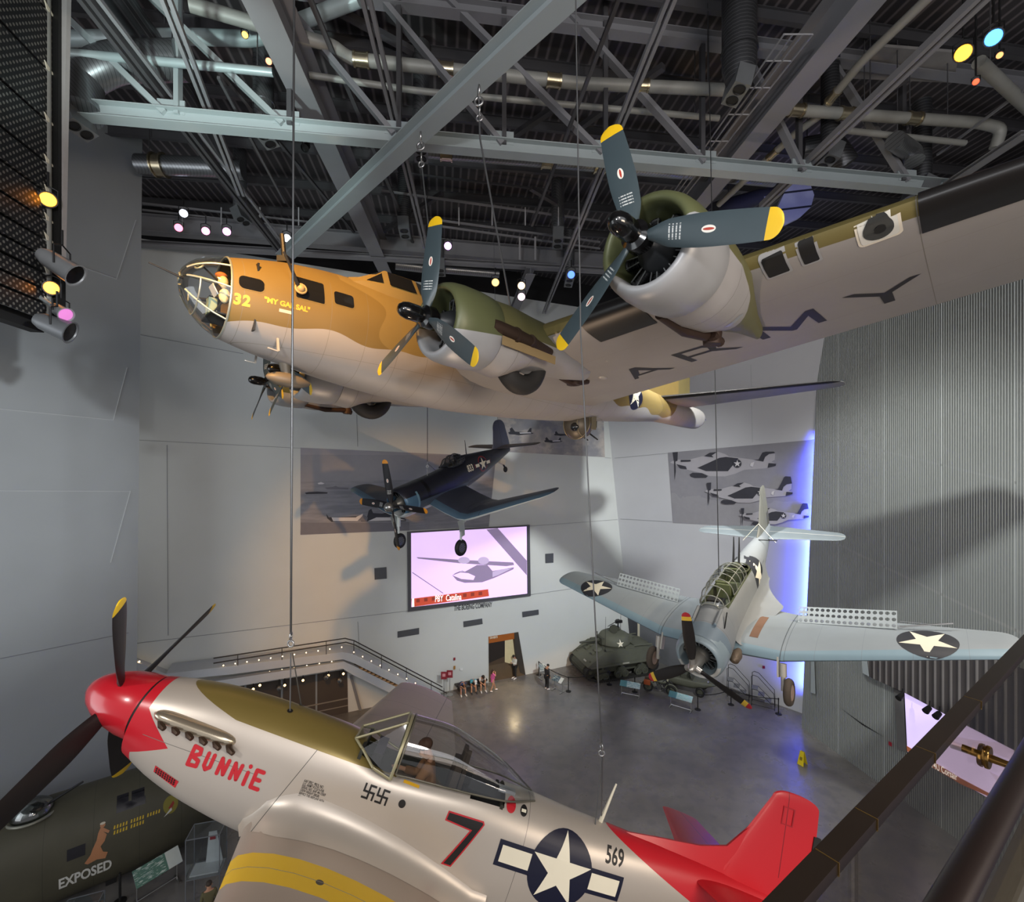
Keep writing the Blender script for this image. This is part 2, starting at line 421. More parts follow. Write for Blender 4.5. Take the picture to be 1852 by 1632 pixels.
M_blade = lambda nm, col, tip, R, tb, rough=.42, emb='#e9e4da': mat(nm, col, rough, .1, [
    ('gt(z,%g)' % (R-tb), tip), ('gt(1-(y*y)/0.0016-((z-%g)*(z-%g))/0.0075,0)' % (R*.55, R*.55), emb), ('gt(1-(y*y)/0.0002-((z-%g)*(z-%g))/0.005,0)' % (R*.55, R*.55), '#b03a28'),
    ('gt(sin(z*130),0.35)*gt(z,%g)*lt(z,%g)*lt(abs(y),0.09)*gt(n(60,2,1,1,0.02),0.46)' % (R*.26, R*.36), '#c9ccca')], var=.05, vs=2)
M_white = mat('insignia_white', '#efe8d2', .45, var=.02); M_blue = mat('insignia_blue', '#10122c', .45, var=.02); M_ired = mat('insignia_red', '#a02a2a', .45)
M_glass = glass('clear_glazing', '#f4f6f6', .10)
M_paneglass = mat('dark_pane', '#17181a', .12, 0, var=.02, spec=.8)

# ================================================================ silver fighter in front, nose to the left
def build_p51():
    T = thing('fighter_plane', 'silver fighter plane with red nose, red tail, "BUNNIE" and a black 7', 'airplane', mtx=pose((0.5749, 0.3673, 3.14), (-5.2053, 5.8006, -2.807)))
    skin = mat('bare_aluminium', '#c6bcb1', .38, .40, [
        ('gt(z-0.335-max(0,x+1.9)*0.17,0)*lt(x,-0.93)*gt(x,-3.92)', '#84733f', .30, .35),
        ('gt(x+0.92+min(max(0,1.4*(0.15-z)),max(0,0.42+2*(z+0.15))),0)', '#c11f2c', .28, 0.0),
        ('lt(x+6.51+(0.57-z)*2.85,0)', '#c3202b', .34, 0.0),
        ('lt(abs(x+2.92-0.35*(0.32-z)),0.004)*lt(z,0.34)', '#55524e'), ('lt(abs(x+5.62),0.003)', '#77726c'), ('lt(abs(z+0.13+0.02*x),0.003)*lt(x,-1)*gt(x,-2.4)', '#77726c')],
        var=.03, vs=1.6)
    rows = [(-.80, .375, .385, -.52, 0, 2, 2), (-1.2, .41, .47, -.66, .02, 2.1, 2.2), (-1.7, .43, .535, -.77, .02, 2.2, 2.3), (-2.4, .45, .565, -.85, 0, 2.2, 2.4), (-3.0, .46, .56, -.88, 0, 2.3, 2.4), (-3.3, .462, .54, -.89, 0, 2.4, 2.4),
            (-3.75, .464, .40, -.9, .0, 3.2, 2.4), (-4.3, .463, .43, -.93, .0, 3.2, 2.4), (-5.0, .45, .50, -.98, .02, 2.8, 2.3), (-5.6, .43, .535, -.95, .04, 2.2, 2.2), (-6.3, .385, .51, -.75, .06, 2, 2), (-7.2, .30, .49, -.42, .1, 2, 2), (-8.2, .2, .45, -.18, .14, 2, 2), (-9.1, .1, .38, .02, .2, 2, 2), (-9.55, .02, .3, .16, .22, 2, 2)]
    xs = [-.80-8.75*i/80 for i in range(81)]
    g = G(); R = hull(rows, xs, 48); g.loft(R)
    # the open cockpit: the deck under the bubble is cut out, the tub below shows
    kill = [f for f in g.b.faces if -5.25 < f.calc_center_median().x < -3.42 and f.calc_center_median().z > .30 and abs(f.calc_center_median().y) < .34]
    bmesh.ops.delete(g.b, geom=kill, context='FACES')
    tree = g.bvh(); fus = g.out('fuselage', skin, T, 40)
    g = G(); g.box((-4.35, 0, -.12), (1.9, .74, .02)); g.box((-4.35, .36, .1), (1.9, .02, .46)); g.box((-4.35, -.36, .1), (1.9, .02, .46)); g.box((-3.42, 0, .2), (.04, .72, .6)); g.box((-5.25, 0, .15), (.04, .7, .56))
    g.box((-3.62, 0, .38), (.12, .56, .2), mi=1); g.box((-5.0, 0, .36), (.5, .5, .16), mi=1); g.box((-4.78, .1, .5), (.08, .1, .14), mi=1); g.box((-5.3, .12, .52), (.22, .1, .05), mi=2)
    g.out('cockpit_tub', [mat('cockpit_green_dark', '#2b2c22', .6), M_dk, M_steel], T)
    g = G(); g.box((-4.62, 0, .30), (.09, .42, .62)); g.box((-4.4, 0, .08), (.5, .42, .08)); g.box((-4.67, 0, .68), (.05, .25, .2)); g.bar((-4.72, .16, .25), (-4.70, .12, .8), .05, .03); g.out('seat', mat('seat_brown', '#3a2f26', .6), T)
    # spinner and propeller
    g = G(); g.lathe([(-.77, .365), (-.74, .37), (-.6, .36), (-.42, .325), (-.25, .265), (-.12, .19), (-.04, .11), (0, .02)], (0, 0, 0), (1, 0, 0), 40)
    red = mat('gloss_red', '#c11f2c', .25, 0, var=.02, coat=.4); h = g.out('propeller', red, T, 50)
    g = G(); g.lathe([(-.80, .355), (-.765, .36)], (0, 0, 0), (1, 0, 0), 40); g.out('spinner_gap', M_blk, h)
    prop_blades(h, 4, .90, 1, 1.66, [(.2, .12, .1, -50), (.4, .22, .07, -34), (.8, .31, .045, -25), (1.3, .30, .028, -18), (1.66, .25, .015, -15)], mat('blade_black_yellow', '#1d1a1b', .45, .1, [('gt(z,1.54)', '#d9b21c')], var=.05), x=-.40)
    # exhausts
    for s in (1, -1):
        g = G()
        rings = []
        for i in range(25):
            x = -1.02-1.02*i/24; k = max(.05, math.sqrt(max(0, 1-abs((i-12)/12.05)**5)))
            rings.append([V((x, s*(.40+.10*k*math.cos(t)), .14+.075*k*math.sin(t))) for t in [2*PI*j/16 for j in range(16)]])
        g.loft(rings); fr = g.out('exhaust_shroud', mat('polished_shroud', '#cdbfa8', .22, .8), T, 50)
        for i in range(6):
            g = G(); x = -1.16-.165*i; g.tube([(x+.02, s*.44, .10), (x-.03, s*.50, .085), (x-.09, s*.525, .075)], [.033, .034, .026], 8); g.out('exhaust_stack', mat('burnt_stack', '#4b3a2e', .45, .6), fr)
    # wings
    wm = mat('wing_silver', '#b9aa9d', .40, .38, [('gt(abs(y),1.12)*lt(abs(y),1.56)*gt(y,0)', '#f3c426', .45, 0.0), ('lt(y,-5.42)', '#9e2436', .4, 0.0), ('gt(1-((x+3.55)*(x+3.55)+(y-1.36)*(y-1.36))/0.0016,0)', '#3a3128'),
                                    ('lt(abs(x+3.95+0.12*abs(y)),0.006)*gt(abs(y),2.6)', '#6d665f'), ('lt(abs(mod(abs(y),0.9)-0.45),0.004)', '#8d857c')], var=.03, vs=1.2)
    g = G(); wing(g, [(.0, -2.42, 2.85, -.62, .15, 1.2), (1.5, -2.72, 2.35, -.50, .145, .6), (5.35, -3.42, 1.33, -.17, .11, -1)], tip=.28, sub=8)
    g2 = g.mirror(); wtree = g.bvh(); g.out('wing', wm, T, 40); g2.out('wing', wm, T, 40)
    for s in (1, -1):                                     # root fillet, concave from the fuselage side onto the wing
        g = G(); rings = []
        for i in range(33):
            t = i/32; x = -2.44-2.95*t; k = max(.03, min(1, math.sqrt(min(1, t*6))))*(1-.55*t)
            hw = wtree.ray_cast(V((x, .45+.42*k, 3)), V((0, 0, -1))); zl = hw[0].z if hw[0] is not None and t < .97 else -.60-.02*t
            hf = tree.ray_cast(V((x, 3, zl+.30*k+.02)), V((0, -1, 0))); yf, zf = (hf[0].y if hf[0] is not None else .4), zl+.30*k+.02
            P0, P2 = V((x, yf-.004, zf)), V((x, .45+.42*k, zl+.002)); P1 = V((x, yf+.02, zl+.02)); ring = []
            for j in range(11):
                u = j/10; q = P0*(1-u)**2+P1*2*u*(1-u)+P2*u*u; ring.append(V((q.x, s*q.y, q.z)))
            rings.append(ring)
        g.loft(rings, closed=False); g.out('wing_fillet', skin, T, 60)
    # tail
    tm = mat('tail_red', '#c3202b', .34, 0, [('lt(abs(x+9.12-0.04*z),0.006)*gt(z,0.6)', '#7e1620'), ('gt(abs(y),0.3)*lt(abs(abs(x+8.75)-0.002),0.005)', '#7e1620')], var=.02, vs=1.5)
    g = G(); wing(g, [(.30, -8.12, 1.45, 0, .09, 0), (.75, -8.42, 1.17, 0, .085, 0), (1.5, -8.83, .70, 0, .08, 0)], vert=True, tip=.12, cam=0, sub=6); g.out('fin', tm, T, 40)
    g = G(); g.loft([[V((x, s*w, z)) for s, w, z in ((1, .05, zb), (1, .015, zt), (-1, .015, zt), (-1, .05, zb))] for x, zt, zb in ((-6.75, .46, .44), (-7.4, .555, .42), (-8.0, .635, .4), (-8.35, .74, .4), (-8.6, 1.05, .4), (-8.8, 1.0, .4))]); g.out('dorsal_strake', tm, T, 40)
    g = G(); g.box((-9.56, 0, 1.02), (.10, .035, .36)); g.out('rudder_tab', M_blk, T)
    g = G(); g.flat([rect(-.085, -.11, .085, .11), rect(-.07, -.095, .07, .095)[::-1]], (-9.08, .040, 1.33), (1, 0, 0), (0, 0, 1)); g.out('access_panel', mat('tail_red_dark', '#a51a26', .4), T)
    g = G(); wing(g, [(.0, -7.88, 1.25, .30, .09, 0), (1.9, -8.42, .62, .33, .08, 0)], tip=.1, cam=0)
    g2 = g.mirror(); g.out('tailplane', tm, T, 40); g2.out('tailplane', tm, T, 40)
    g = G(); g.tube([(-6.62, 0, .46), (-6.70, 0, .98)], [.03, .012], 8); g.out('radio_mast', M_white, T)
    # canopy
    wf = mat('windscreen_frame', '#a39d7e', .4, .4)
    g = G(); a0, a1, a2, a3 = V((-3.29, .22, .53)), V((-3.29, -.22, .53)), V((-3.82, -.21, .88)), V((-3.82, .21, .88)); s0, s1, t0, t1 = V((-3.86, .45, .33)), V((-3.86, -.45, .33)), V((-3.62, .455, .385)), V((-3.62, -.455, .385))
    mid = V((-3.42, .36, .50)); mid1 = V((-3.42, -.36, .50))
    for q in ((a0, a1, a2, a3), (a0, a3, V((-3.85, .34, .72)), s0, t0, mid), (a1, mid1, t1, s1, V((-3.85, -.34, .72)), a2)): g.f([g.b.verts.new(p) for p in q])
    ws = g.out('windscreen', glass('windscreen_glass', '#eceeee', .03), T, 0, norm=False)
    g = G()
    arc = [V((-3.86, .455*math.cos(t), .33+.58*max(0, math.sin(t))**.8)) for t in [PI*i/16 for i in range(17)]]
    g.tube(arc, .022, 6)
    for p in ((a0, a3), (a1, a2), (a0, a1), (a2, a3), (a0, mid), (mid, t0), (t0, s0), (a1, mid1), (mid1, t1), (t1, s1)): g.tube(p, .016, 6)
    g.out('frame', wf, ws, 60)
    g = G(); rings = []
    for i in range(22):
        t = i/21; x = -3.90-1.78*t; zt = interp([(0, .915, .43), (.25, .945, .425), (.5, .865, .41), (.75, .735, .37), (1, .535, .14)], t); base = lerp(.39, .52, t)
        rings.append([V((x, zt[1]*math.copysign(abs(math.cos(a))**.8, math.cos(a)), base+(zt[0]-base+.01)*math.sin(a)**.85)) for a in [PI*j/20 for j in range(21)]])
    g.loft(rings, closed=False); can = g.out('bubble_canopy', M_glass, T, 60)
    g = G(); g.tube([r[0] for r in rings], .011, 6); g.tube([r[-1] for r in rings], .011, 6); g.tube(rings[0], .012, 6); g.out('frame', mat('canopy_rail', '#6b675a', .4, .4), can, 60)
    # paint on the skin
    yl = V((0, -1, 0)); X_, Z_ = (-1, 0, 0), (0, 0, 1)
    def put(name, layers, mats, x, z, off=.004, U=X_, Vv=Z_, step=.15, par=T): return decal(name, layers, mats, par, (x, 2, z), U, Vv, yl, tree, off, step)
    black = mat('marking_black', '#151212', .5, var=.02); mred = mat('marking_red', '#c4232e', .45, var=.02)
    # fat rounded letters of the name
    nm = G(); xx = 0
    def stroke(pts, w=.03):
        g = G(); n = len(pts)
        for a, b in zip(pts[:-1], pts[1:]):
            a, b = V((*a, 0)), V((*b, 0)); d = (b-a).normalized(); q = V((-d.y, d.x, 0))*w
            lp = [a+q*math.cos(t)-d*w*math.sin(t) for t in [PI*i/6 for i in range(7)]]+[b-q*math.cos(t)+d*w*math.sin(t) for t in [PI*i/6 for i in range(7)]]
            g.flat([[(p.x, p.y) for p in lp]])
        return g
    let = {'B': [[(.02, -.1), (.02, .1), (.1, .09), (.11, .04), (.03, .0), (.12, -.03), (.12, -.09), (.02, -.1)]], 'U': [[(.02, .08), (.02, -.05), (.05, -.085), (.09, -.05), (.09, .08)]], 'N': [[(.02, -.08), (.02, .08), (.09, -.07), (.1, .08)]], 'I': [[(.03, -.09), (.03, .035)], [(.032, .10), (.03, .104)]], 'E': [[(.1, .09), (.02, .09), (.02, -.09), (.11, -.09)], [(.02, 0), (.09, .0)]]}
    adv = {'B': .175, 'U': .165, 'N': .155, 'I': .095, 'E': .15}
    for c in 'BUNNIE':
        for st in let[c]:
            g = stroke(st, .022); 
            for v in g.b.verts: v.co.x += xx
            nm.add(g.b); g.b.free()
        xx += adv[c]*1.03
    put('name_lettering', [nm], mred, -1.60, -.125)
    sv = [(-4.64, .23), (-4.63, .13), (-4.95, .11), (-4.75, -.30), (-4.87, -.30), (-5.10, .21), (-5.08, .24)]; cx = -4.86
    s7 = [(-(x-cx), z) for x, z in sv]; big = G(); big.flat([s7]); cm = (sum(p[0] for p in s7)/7, sum(p[1] for p in s7)/7)
    edge = [(.0+p[0], p[1]) for p in s7]; sm = []
    for i, p in enumerate(s7):                           # inset outline
        a, b, c = V((*s7[i-1], 0)), V((*p, 0)), V((*s7[(i+1) % 7], 0)); d1, d2 = (b-a).normalized(), (c-b).normalized(); n1, n2 = V((d1.y, -d1.x, 0)), V((d2.y, -d2.x, 0)); mm = (n1+n2).normalized(); sm.append(tuple((b+mm*.016/max(.4, mm.dot(n1)))[:2]))
    ar = sum(s7[i][0]*s7[(i+1) % 7][1]-s7[(i+1) % 7][0]*s7[i][1] for i in range(7))
    if ar > 0: sm = [(2*p[0]-q[0], 2*p[1]-q[1]) for p, q in zip(s7, sm)]
    ins = G(); ins.flat([sm], mi=1); put('number_seven', [big, ins], [mred, black], cx, 0)
    lay = insignia(.40); put('star_insignia', lay, [M_blue, M_white], -6.14, .0, step=.05)
    t = text_g('569', .22, .02, .75); put('serial_digits', [t], black, -6.79, .29)
    kk = G()
    for ox in (0, .165):
        w = .011
        for p, q in (((0, -.065), (0, .065)), ((-.06, 0), (.06, 0)), ((0, .065), (.06, .065)), ((.06, 0), (.06, -.065)), ((0, -.065), (-.06, -.065)), ((-.06, 0), (-.06, .065))):
            g = stroke_bar(p, q, w)
            for v in g.b.verts: v.co.x += ox
            kk.add(g.b); g.b.free()
    put('victory_marks', [kk], black, -3.68, .14)
    tb = G()
    for i, s in enumerate(('AAF SPEC. PROJ. NO.', 'U.S. ARMY P-51D-5-NA', 'SERIAL NO. AAF 44-15569', 'CREW WEIGHT 200LBS', 'SERVICE THIS AIRPLANE WITH', 'GRADE 100 FUEL IF NOT', 'AVAILABLE T.O. 06-5-1 WILL', 'BE CONSULTED')):
        g = text_g(s, .042 if i < 3 else .036, .01, .62, align='LEFT')
        for v in g.b.verts: v.co.y -= i*.033
        tb.add(g.b); g.b.free()
    put('stencil_block', [tb], black, -2.93, .03, step=.3)
    d1, d2, d3, d4 = G(), G(), G(), G(); d1.flat([circ(.042)]); put('gauge_port', [d1], black, -4.09, .14)
    d2.flat([circ(.06)]); put('red_disc', [d2], mred, -5.37, .44)
    d3.flat([circ(.045)], mi=0); d4.flat([rect(-.03, -.012, .03, .012)], mi=1); put('white_tab', [d3, d4], [black, M_white], -5.54, .43)
    g = G(); g.flat([rect(-.1, -.012, .1, .012)]); put('yellow_stencil', [g], mat('marking_yellow', '#d9a51e', .5), -4.12, .33)
    g = text_g('STEP HERE', .07, .01, .8); put('step_stencil', [g], black, -4.75, -.62)
    # red louvred panel under the nose and bare panel lines
    g = G(); g.flat([[(0, .06), (.32, -.01), (.30, -.10), (0, -.02)]], mi=0); h = G()
    for i in range(9):
        for j in range(3): h.flat([circ(.011, 8, (.03+.03*i, .035-.025*j-.0058*i))], mi=1)
    put('louvre_panel', [g, h], [mred, black], -1.28, -.43)
    for i in range(2):
        g = G(); g.flat([circ(.035, 16)]); decal('hoist_hole', [g], black, T, (-2.40-.05*i, .15 if i == 0 else -.12, 2), (1, 0, 0), (0, 1, 0), (0, 0, -1), tree, .004)
    return T
def stroke_bar(p, q, w):
    g = G(); p, q = V((*p, 0)), V((*q, 0)); d = (q-p).normalized(); n = V((-d.y, d.x, 0))*w
    g.flat([[(v.x, v.y) for v in (p-d*w-n, q+d*w-n, q+d*w+n, p-d*w+n)]]); return g
P51 = build_p51()
# ================================================================ four engined bomber overhead
def build_b17():
    T = thing('bomber_plane', 'four-engined bomber in olive over grey with "32" and "MY GAL SAL" on its nose', 'airplane', mtx=pose((-0.0658, -0.0551, -2.3526), (-6.321, 8.4024, 3.0579)))
    OL, GR = '#6f5c30', '#96928f'
    wave = '-0.44-0.02*(x+0.0)*(-1)+0.075*sin(x*1.9)+0.05*sin(x*4.3+1)'
    skin = mat('bomber_skin', GR, .55, .1, [('gt(z-(-0.42-0.024*x*0.9+0.07*sin(x*1.9)+0.045*sin(x*4.3+1)+1.1*max(0,-18.7-x)),0)', OL, .6, 0.05),
        ('gt(z-(-0.42-0.024*x*0.9+0.07*sin(x*1.9)+0.045*sin(x*4.3+1)+1.1*max(0,-18.7-x)),0)*gt(sin(x*1.1+0.6)+z*0.8+0.35*sin(z*4+x),0.62)*lt(x,-3)', '#7d6a3c'),
        ('lt(abs(mod(x,0.78)-0.39),0.003)*lt(z,0.8)', '#6d675c'), ('lt(abs(z+0.72),0.0025)', '#7a756c')], var=.05, vs=1.3)
    rows = [(-.97, .74, .89, -.66, .12, 2, 2), (-1.5, .84, 1.04, -.80, .12, 2, 2), (-2.1, .92, 1.18, -.92, .12, 2, 2), (-3.2, 1.03, 1.30, -1.10, .10, 2, 2), (-4.6, 1.10, 1.34, -1.23, .05, 2, 2.1), (-6.3, 1.14, 1.38, -1.31, .03, 2, 2.1), (-8.4, 1.14, 1.38, -1.24, .05, 2, 2.1),
            (-11, 1.10, 1.34, -1.04, .1, 2, 2.1), (-13.5, 1.0, 1.22, -.76, .2, 2, 2), (-16, .82, 1.12, -.48, .3, 2, 2), (-18.6, .62, 1.0, -.2, .4, 2, 2), (-20.8, .48, .98, -.16, .45, 2, 2), (-22.2, .42, .98, -.10, .5, 2, 2), (-22.75, .36, .92, .06, .5, 2, 2), (-22.95, .22, .8, .25, .5, 2, 2)]
    g = G(); g.loft(hull(rows, [-.97-21.98*i/110 for i in range(111)], 56), c0=False); tree = g.bvh(); g.out('fuselage', skin, T, 40)
    # glazed nose with its ribs, the bombardier's things inside
    nrows = [(-.27, .06, .36, .24, .30, 2, 2), (-.30, .18, .46, .08, .29, 2, 2), (-.40, .36, .60, -.14, .26, 2, 2), (-.55, .51, .73, -.34, .22, 2, 2), (-.75, .64, .83, -.53, .17, 2, 2), (-.97, .74, .89, -.66, .12, 2, 2)]
    g = G(); R = hull(nrows, [-.27-.70*i/16 for i in range(17)], 40); g.loft(R, c1=False); ng = g.out('nose_glazing', M_glass, T, 60)
    g = G(); fr = mat('nose_frame_metal', '#9aa19a', .4, .5); g.tube(R[-1]+[R[-1][0]], .02, 6)
    for j in (0, 20, 4, 16, 25, 35): g.tube([R[i][j] for i in range(2, 17)], .018, 6)
    g.tube([R[6][j] for j in range(20, 41) if j < 40]+[R[6][0]], .015, 6); g.torus((-.52, .36, .47), (.7, .5, .6), .07, .02); g.torus((-.29, 0, .30), (1, 0, 0), .07, .02)
    g.out('frame', fr, ng, 60)
    g = G(); g.box((-1.15, 0, -.30), (.8, .8, .03), mi=0); g.box((-.80, .12, -.14), (.14, .2, .30), mi=1); g.box((-.9, -.2, -.05), (.2, .2, .4), mi=0); g.ball((-.9, .42, .28), (.09, .08, .12), 10, 6, mi=2); g.ball((-.93, .45, .02), (.10, .08, .14), 10, 6, mi=4)
    g.box((-.78, .3, .12), (.02, .26, .20), M.Rotation(.5, 3, 'Y'), mi=3); g.tube([(-.55, -.1, 0), (-1.1, -.15, .12)], .035, 8, mi=0); g.tube([(-.6, .3, .5), (-.8, .4, .3), (-.95, .46, .0), (-.8, .3, -.3)], .018, 6, mi=0); g.ball((-.88, .35, .42), (.11, .10, .07), 10, 6, mi=5); g.box((-1.4, 0, .1), (.03, 1.4, 1.3), mi=0)
    g.out('bombardier_station', [M_dk, mat('green_primer', '#8fa08a', .6), mat('yellow_bottle', '#cdbf86', .5), mat('paper_white', '#d9dde0', .6), mat('cream_pack', '#d6caa0', .6), mat('orange_pad', '#b4672c', .6)], T)
    g = G(); g.tube([(-.34, .1, .26), (.02, .12, .33), (.18, .12, .36)], [.022, .014, .014], 8); g.out('nose_gun', M_dk, T)
    g = G(); g.tube([(-2.07, .96, .40), (-1.88, 1.05, .68), (-1.70, 1.10, .95)], [.04, .03, .024], 8); g.out('cheek_gun', M_blk, T)
    sd = V((0, -1, 0)); X_, Z_ = (-1, 0, 0), (0, 0, 1)
    def rr(w, h, r, n=6):
        out = []
        for cx, cz, a in ((w/2-r, h/2-r, 0), (-w/2+r, h/2-r, PI/2), (-w/2+r, -h/2+r, PI), (w/2-r, -h/2+r, 1.5*PI)): out += [(cx+r*math.cos(a+PI/2*i/n), cz+r*math.sin(a+PI/2*i/n)) for i in range(n+1)]
        return out
    def win(w, h, r, x, z, fw=.02):
        a, b = G(), G(); a.flat([rr(w+2*fw, h+2*fw, r+fw)], mi=1); b.flat([rr(w, h, r)], mi=0)
        return decal('window', [a, b], [M_paneglass, skin], T, (x, 2, z), X_, Z_, sd, tree, .004, .1)
    win(.41, .25, .09, -1.28, .275); win(.54, .46, .03, -2.31, .46); win(.41, .29, .06, -2.985, .45)
    for x, z in ((-1.28, .275), (-2.3, .46), (-2.985, .45)):
        a = G(); a.flat([rr(.42, .3, .06)]); decal('window', [a], M_paneglass, T, (x, -2, z), (1, 0, 0), Z_, (0, 1, 0), tree, .004, .1)
    g = G(); g.torus((-2.10, .965, .40), (.15, 1, .2), .095, .022); g.ball((-2.10, .965, .40), .08); g.out('gun_socket', mat('socket_tan', '#a98e62', .5), T)
    yel = mat('nose_yellow', '#e0a326', .5, var=.02)
    put = lambda nm, L, m, x, z, **k: decal(nm, L, m, T, (x, 2, z), X_, Z_, sd, tree, .004, .12, **k)
    put('number_lettering', [text_g('32', .26, .05, .95, sp=1.15)], yel, -1.145, -.075)
    put('name_lettering', [text_g('"MY GAL SAL"', .135, .045, .98)], yel, -1.90, .03)
    g = G(); g.flat([rect(-.11, -.03, .11, .03)]); put('data_plate', [g], mat('plate_grey', '#b9b0a2', .5), -1.87, -.10)
    # flight deck
    def deck(x, w, zt, zs): return [V((x, w, .85)), V((x, w*.98, zs)), V((x, w*.72, zt)), V((x, 0, zt+.04)), V((x, -w*.72, zt)), V((x, -w*.98, zs)), V((x, -w, .85))]
    g = G(); g.loft([deck(-3.28, .62, 1.20, 1.05), deck(-3.52, .68, 1.27, 1.14), deck(-4.10, .78, 1.60, 1.16), deck(-4.9, .80, 1.62, 1.18), deck(-5.5, .72, 1.56, 1.2), deck(-7.0, .5, 1.34, 1.1)], closed=False)
    ct = g.bvh(); dk = g.out('flight_deck_canopy', skin, T, 25)
    def pane(pts, D, nm='pane'):
        pts = [V(p) for p in pts]; g = G(); n = (pts[1]-pts[0]).cross(pts[2]-pts[0]).normalized(); c = sum(pts, V((0, 0, 0)))/len(pts)
        if n.dot(V(D)) > 0: n = -n
        g.f([g.b.verts.new(p+n*.012) for p in pts]); return g.out(nm, M_paneglass, dk, 0, norm=False)
    for s in (1, -1):
        pane([(-3.60, s*.655, 1.17), (-3.66, s*.50, 1.335), (-4.03, s*.555, 1.55), (-4.00, s*.735, 1.22)], (1, -s, 0))
        pane([(-4.15, s*.77, 1.21), (-4.16, s*.575, 1.585), (-4.82, s*.585, 1.60), (-4.86, s*.785, 1.23)], (0, -s, 0))
        pane([(-4.95, s*.785, 1.24), (-4.93, s*.59, 1.59), (-5.38, s*.55, 1.56), (-5.42, s*.72, 1.25)], (0, -s, 0))
    pane([(-3.56, .03, 1.335), (-3.60, .44, 1.31), (-4.03, .50, 1.575), (-4.06, .03, 1.62)], (1, 0, 1)); pane([(-3.56, -.03, 1.335), (-3.60, -.44, 1.31), (-4.03, -.50, 1.575), (-4.06, -.03, 1.62)], (1, 0, 1))
    g = text_g('U.S. ARMY', .06, .02, .9); put('deck_stencil', [g], yel, -4.45, 1.04)
    g = G(); g.ball((-6.3, 0, 1.42), (.5, .5, .42), 16, 8); g.out('top_turret', M_glass, T)
    # wings
    def LE(y): return -5.72-.078*y
    def TE(y): return -12.15+.157*y
    def ZL(y): return -.36+.0897*y
    secs = [(y, LE(y), LE(y)-TE(y), ZL(y), lerp(.165, .10, y/15), 2.0) for y in (.3, 4, 8, 12, 15.2)]
    g = G(); wing(g, secs, tip=.55, n=14, sub=5)
    for f in g.b.faces:
        f.normal_update(); f.material_index = 0
    wm = mat('bomber_wing', GR, .55, .1, [('gt(x+0.078*abs(y)+6.0,0)*gt(z+0.50-0.0897*abs(y),0.0)', '#6a6038'), ('gt(z-(-0.36+0.0897*abs(y)-0.20*(-5.72-0.078*abs(y)-x)/5),0.10)', '#655a35'), ('lt(abs(x+0.3*abs(y)*0+7.6),0.003)', '#857f76'), ('lt(abs(abs(y)-9.83),0.006)', '#77726a'), ('lt(abs(x-0.157*abs(y)+11.0),0.004)', '#857f76')], var=.05, vs=.9)
    gm = g.mirror(); wt = g.bvh(); g.out('wing', wm, T, 35); gm.out('wing', wm, T, 35)
    boot_m = mat('deicer_black', '#161414', .42, 0, var=.03)
    def boot(y0, y1, s, fr=.075):
        g = G(); rings = []
        for i in range(13):
            y = lerp(y0, y1, i/12); c = LE(y)-TE(y); t = lerp(.165, .10, y/15); ring = []; pts = foil(c, t, .02, 40); n = len(pts); k = 40
            st, ct_ = math.sin(math.radians(2)), math.cos(math.radians(2))
            for q in range(k-9, k+11):
                a, u = pts[q % n]; A, U = a*ct_+u*st, u*ct_-a*st
                e = (.018 if a < c*.07 else .012); ring.append(V((LE(y)-A+e*(1-a/(c*.1)), s*y, ZL(y)+U+(e if u > 0 else -e))))
            rings.append(ring)
        g.loft(rings, closed=False); g.out('deicer_boot', boot_m, T, 60)
    for s in (1, -1): boot(4.75, 6.0, s); boot(9.85, 15.2, s)
    dn = V((0, 0, 1))
    def under(nm, L, m, x, y, st=.35): return decal(nm, L, m, T, (x, y, -4), (0, 1, 0), (1, 0, 0), dn, wt, .006, st, .005, 4)
    blk = mat('letter_black', '#1c1714', .6, var=.02)
    ARMY = [[(-8.96, 4.16), (-10.03, 3.71), (-10.02, 3.84), (-9.79, 3.94), (-9.74, 4.54), (-10.0, 4.72), (-10.0, 4.87), (-9.47, 4.55), (-8.96, 4.33)],
            [(-8.86, 5.32), (-9.9, 5.35), (-9.89, 5.5), (-9.50, 5.5), (-9.48, 6.02), (-9.85, 6.42), (-9.85, 6.58), (-9.36, 6.16), (-9.25, 6.20), (-8.98, 6.20), (-8.86, 6.04)],
            [(-8.72, 7.02), (-9.71, 7.03), (-9.72, 7.19), (-9.06, 7.21), (-9.67, 7.62), (-9.67, 7.70), (-8.98, 8.06), (-9.65, 8.09), (-9.64, 8.24), (-8.66, 8.21), (-8.66, 8.08), (-9.36, 7.66), (-8.72, 7.21)],
            [(-8.55, 8.67), (-8.56, 8.85), (-8.98, 9.22), (-8.56, 9.60), (-8.56, 9.74), (-9.06, 9.32), (-9.59, 9.31), (-9.61, 9.15), (-9.10, 9.14)]]
    holes = {0: [(-9.28, 4.24), (-9.66, 4.06), (-9.62, 4.43)], 1: [(-9.0, 5.5), (-9.36, 5.5), (-9.34, 6.02), (-9.1, 6.06), (-9.0, 5.98)]}
    L = G()
    for i, lp in enumerate(ARMY):
        lo = [[(y-7, x+9) for x, y in lp]]
        if i in holes: lo.append([(y-7, x+9) for x, y in holes[i]])
        L.flat(lo)
    under('army_lettering', [L], blk, -9, 7)
    for y, w in ((8.15, .30), (8.60, .20)):
        a, b = G(), G(); a.flat([rr(w+.07, .50, .04)], mi=1); b.flat([rr(w, .42, .03)], mi=0); under('air_intake', [a, b], [mat('intake_black', '#080808', .7, var=0), mat('intake_lip', '#a7a7a8', .4, .3)], -6.60, y, .05)
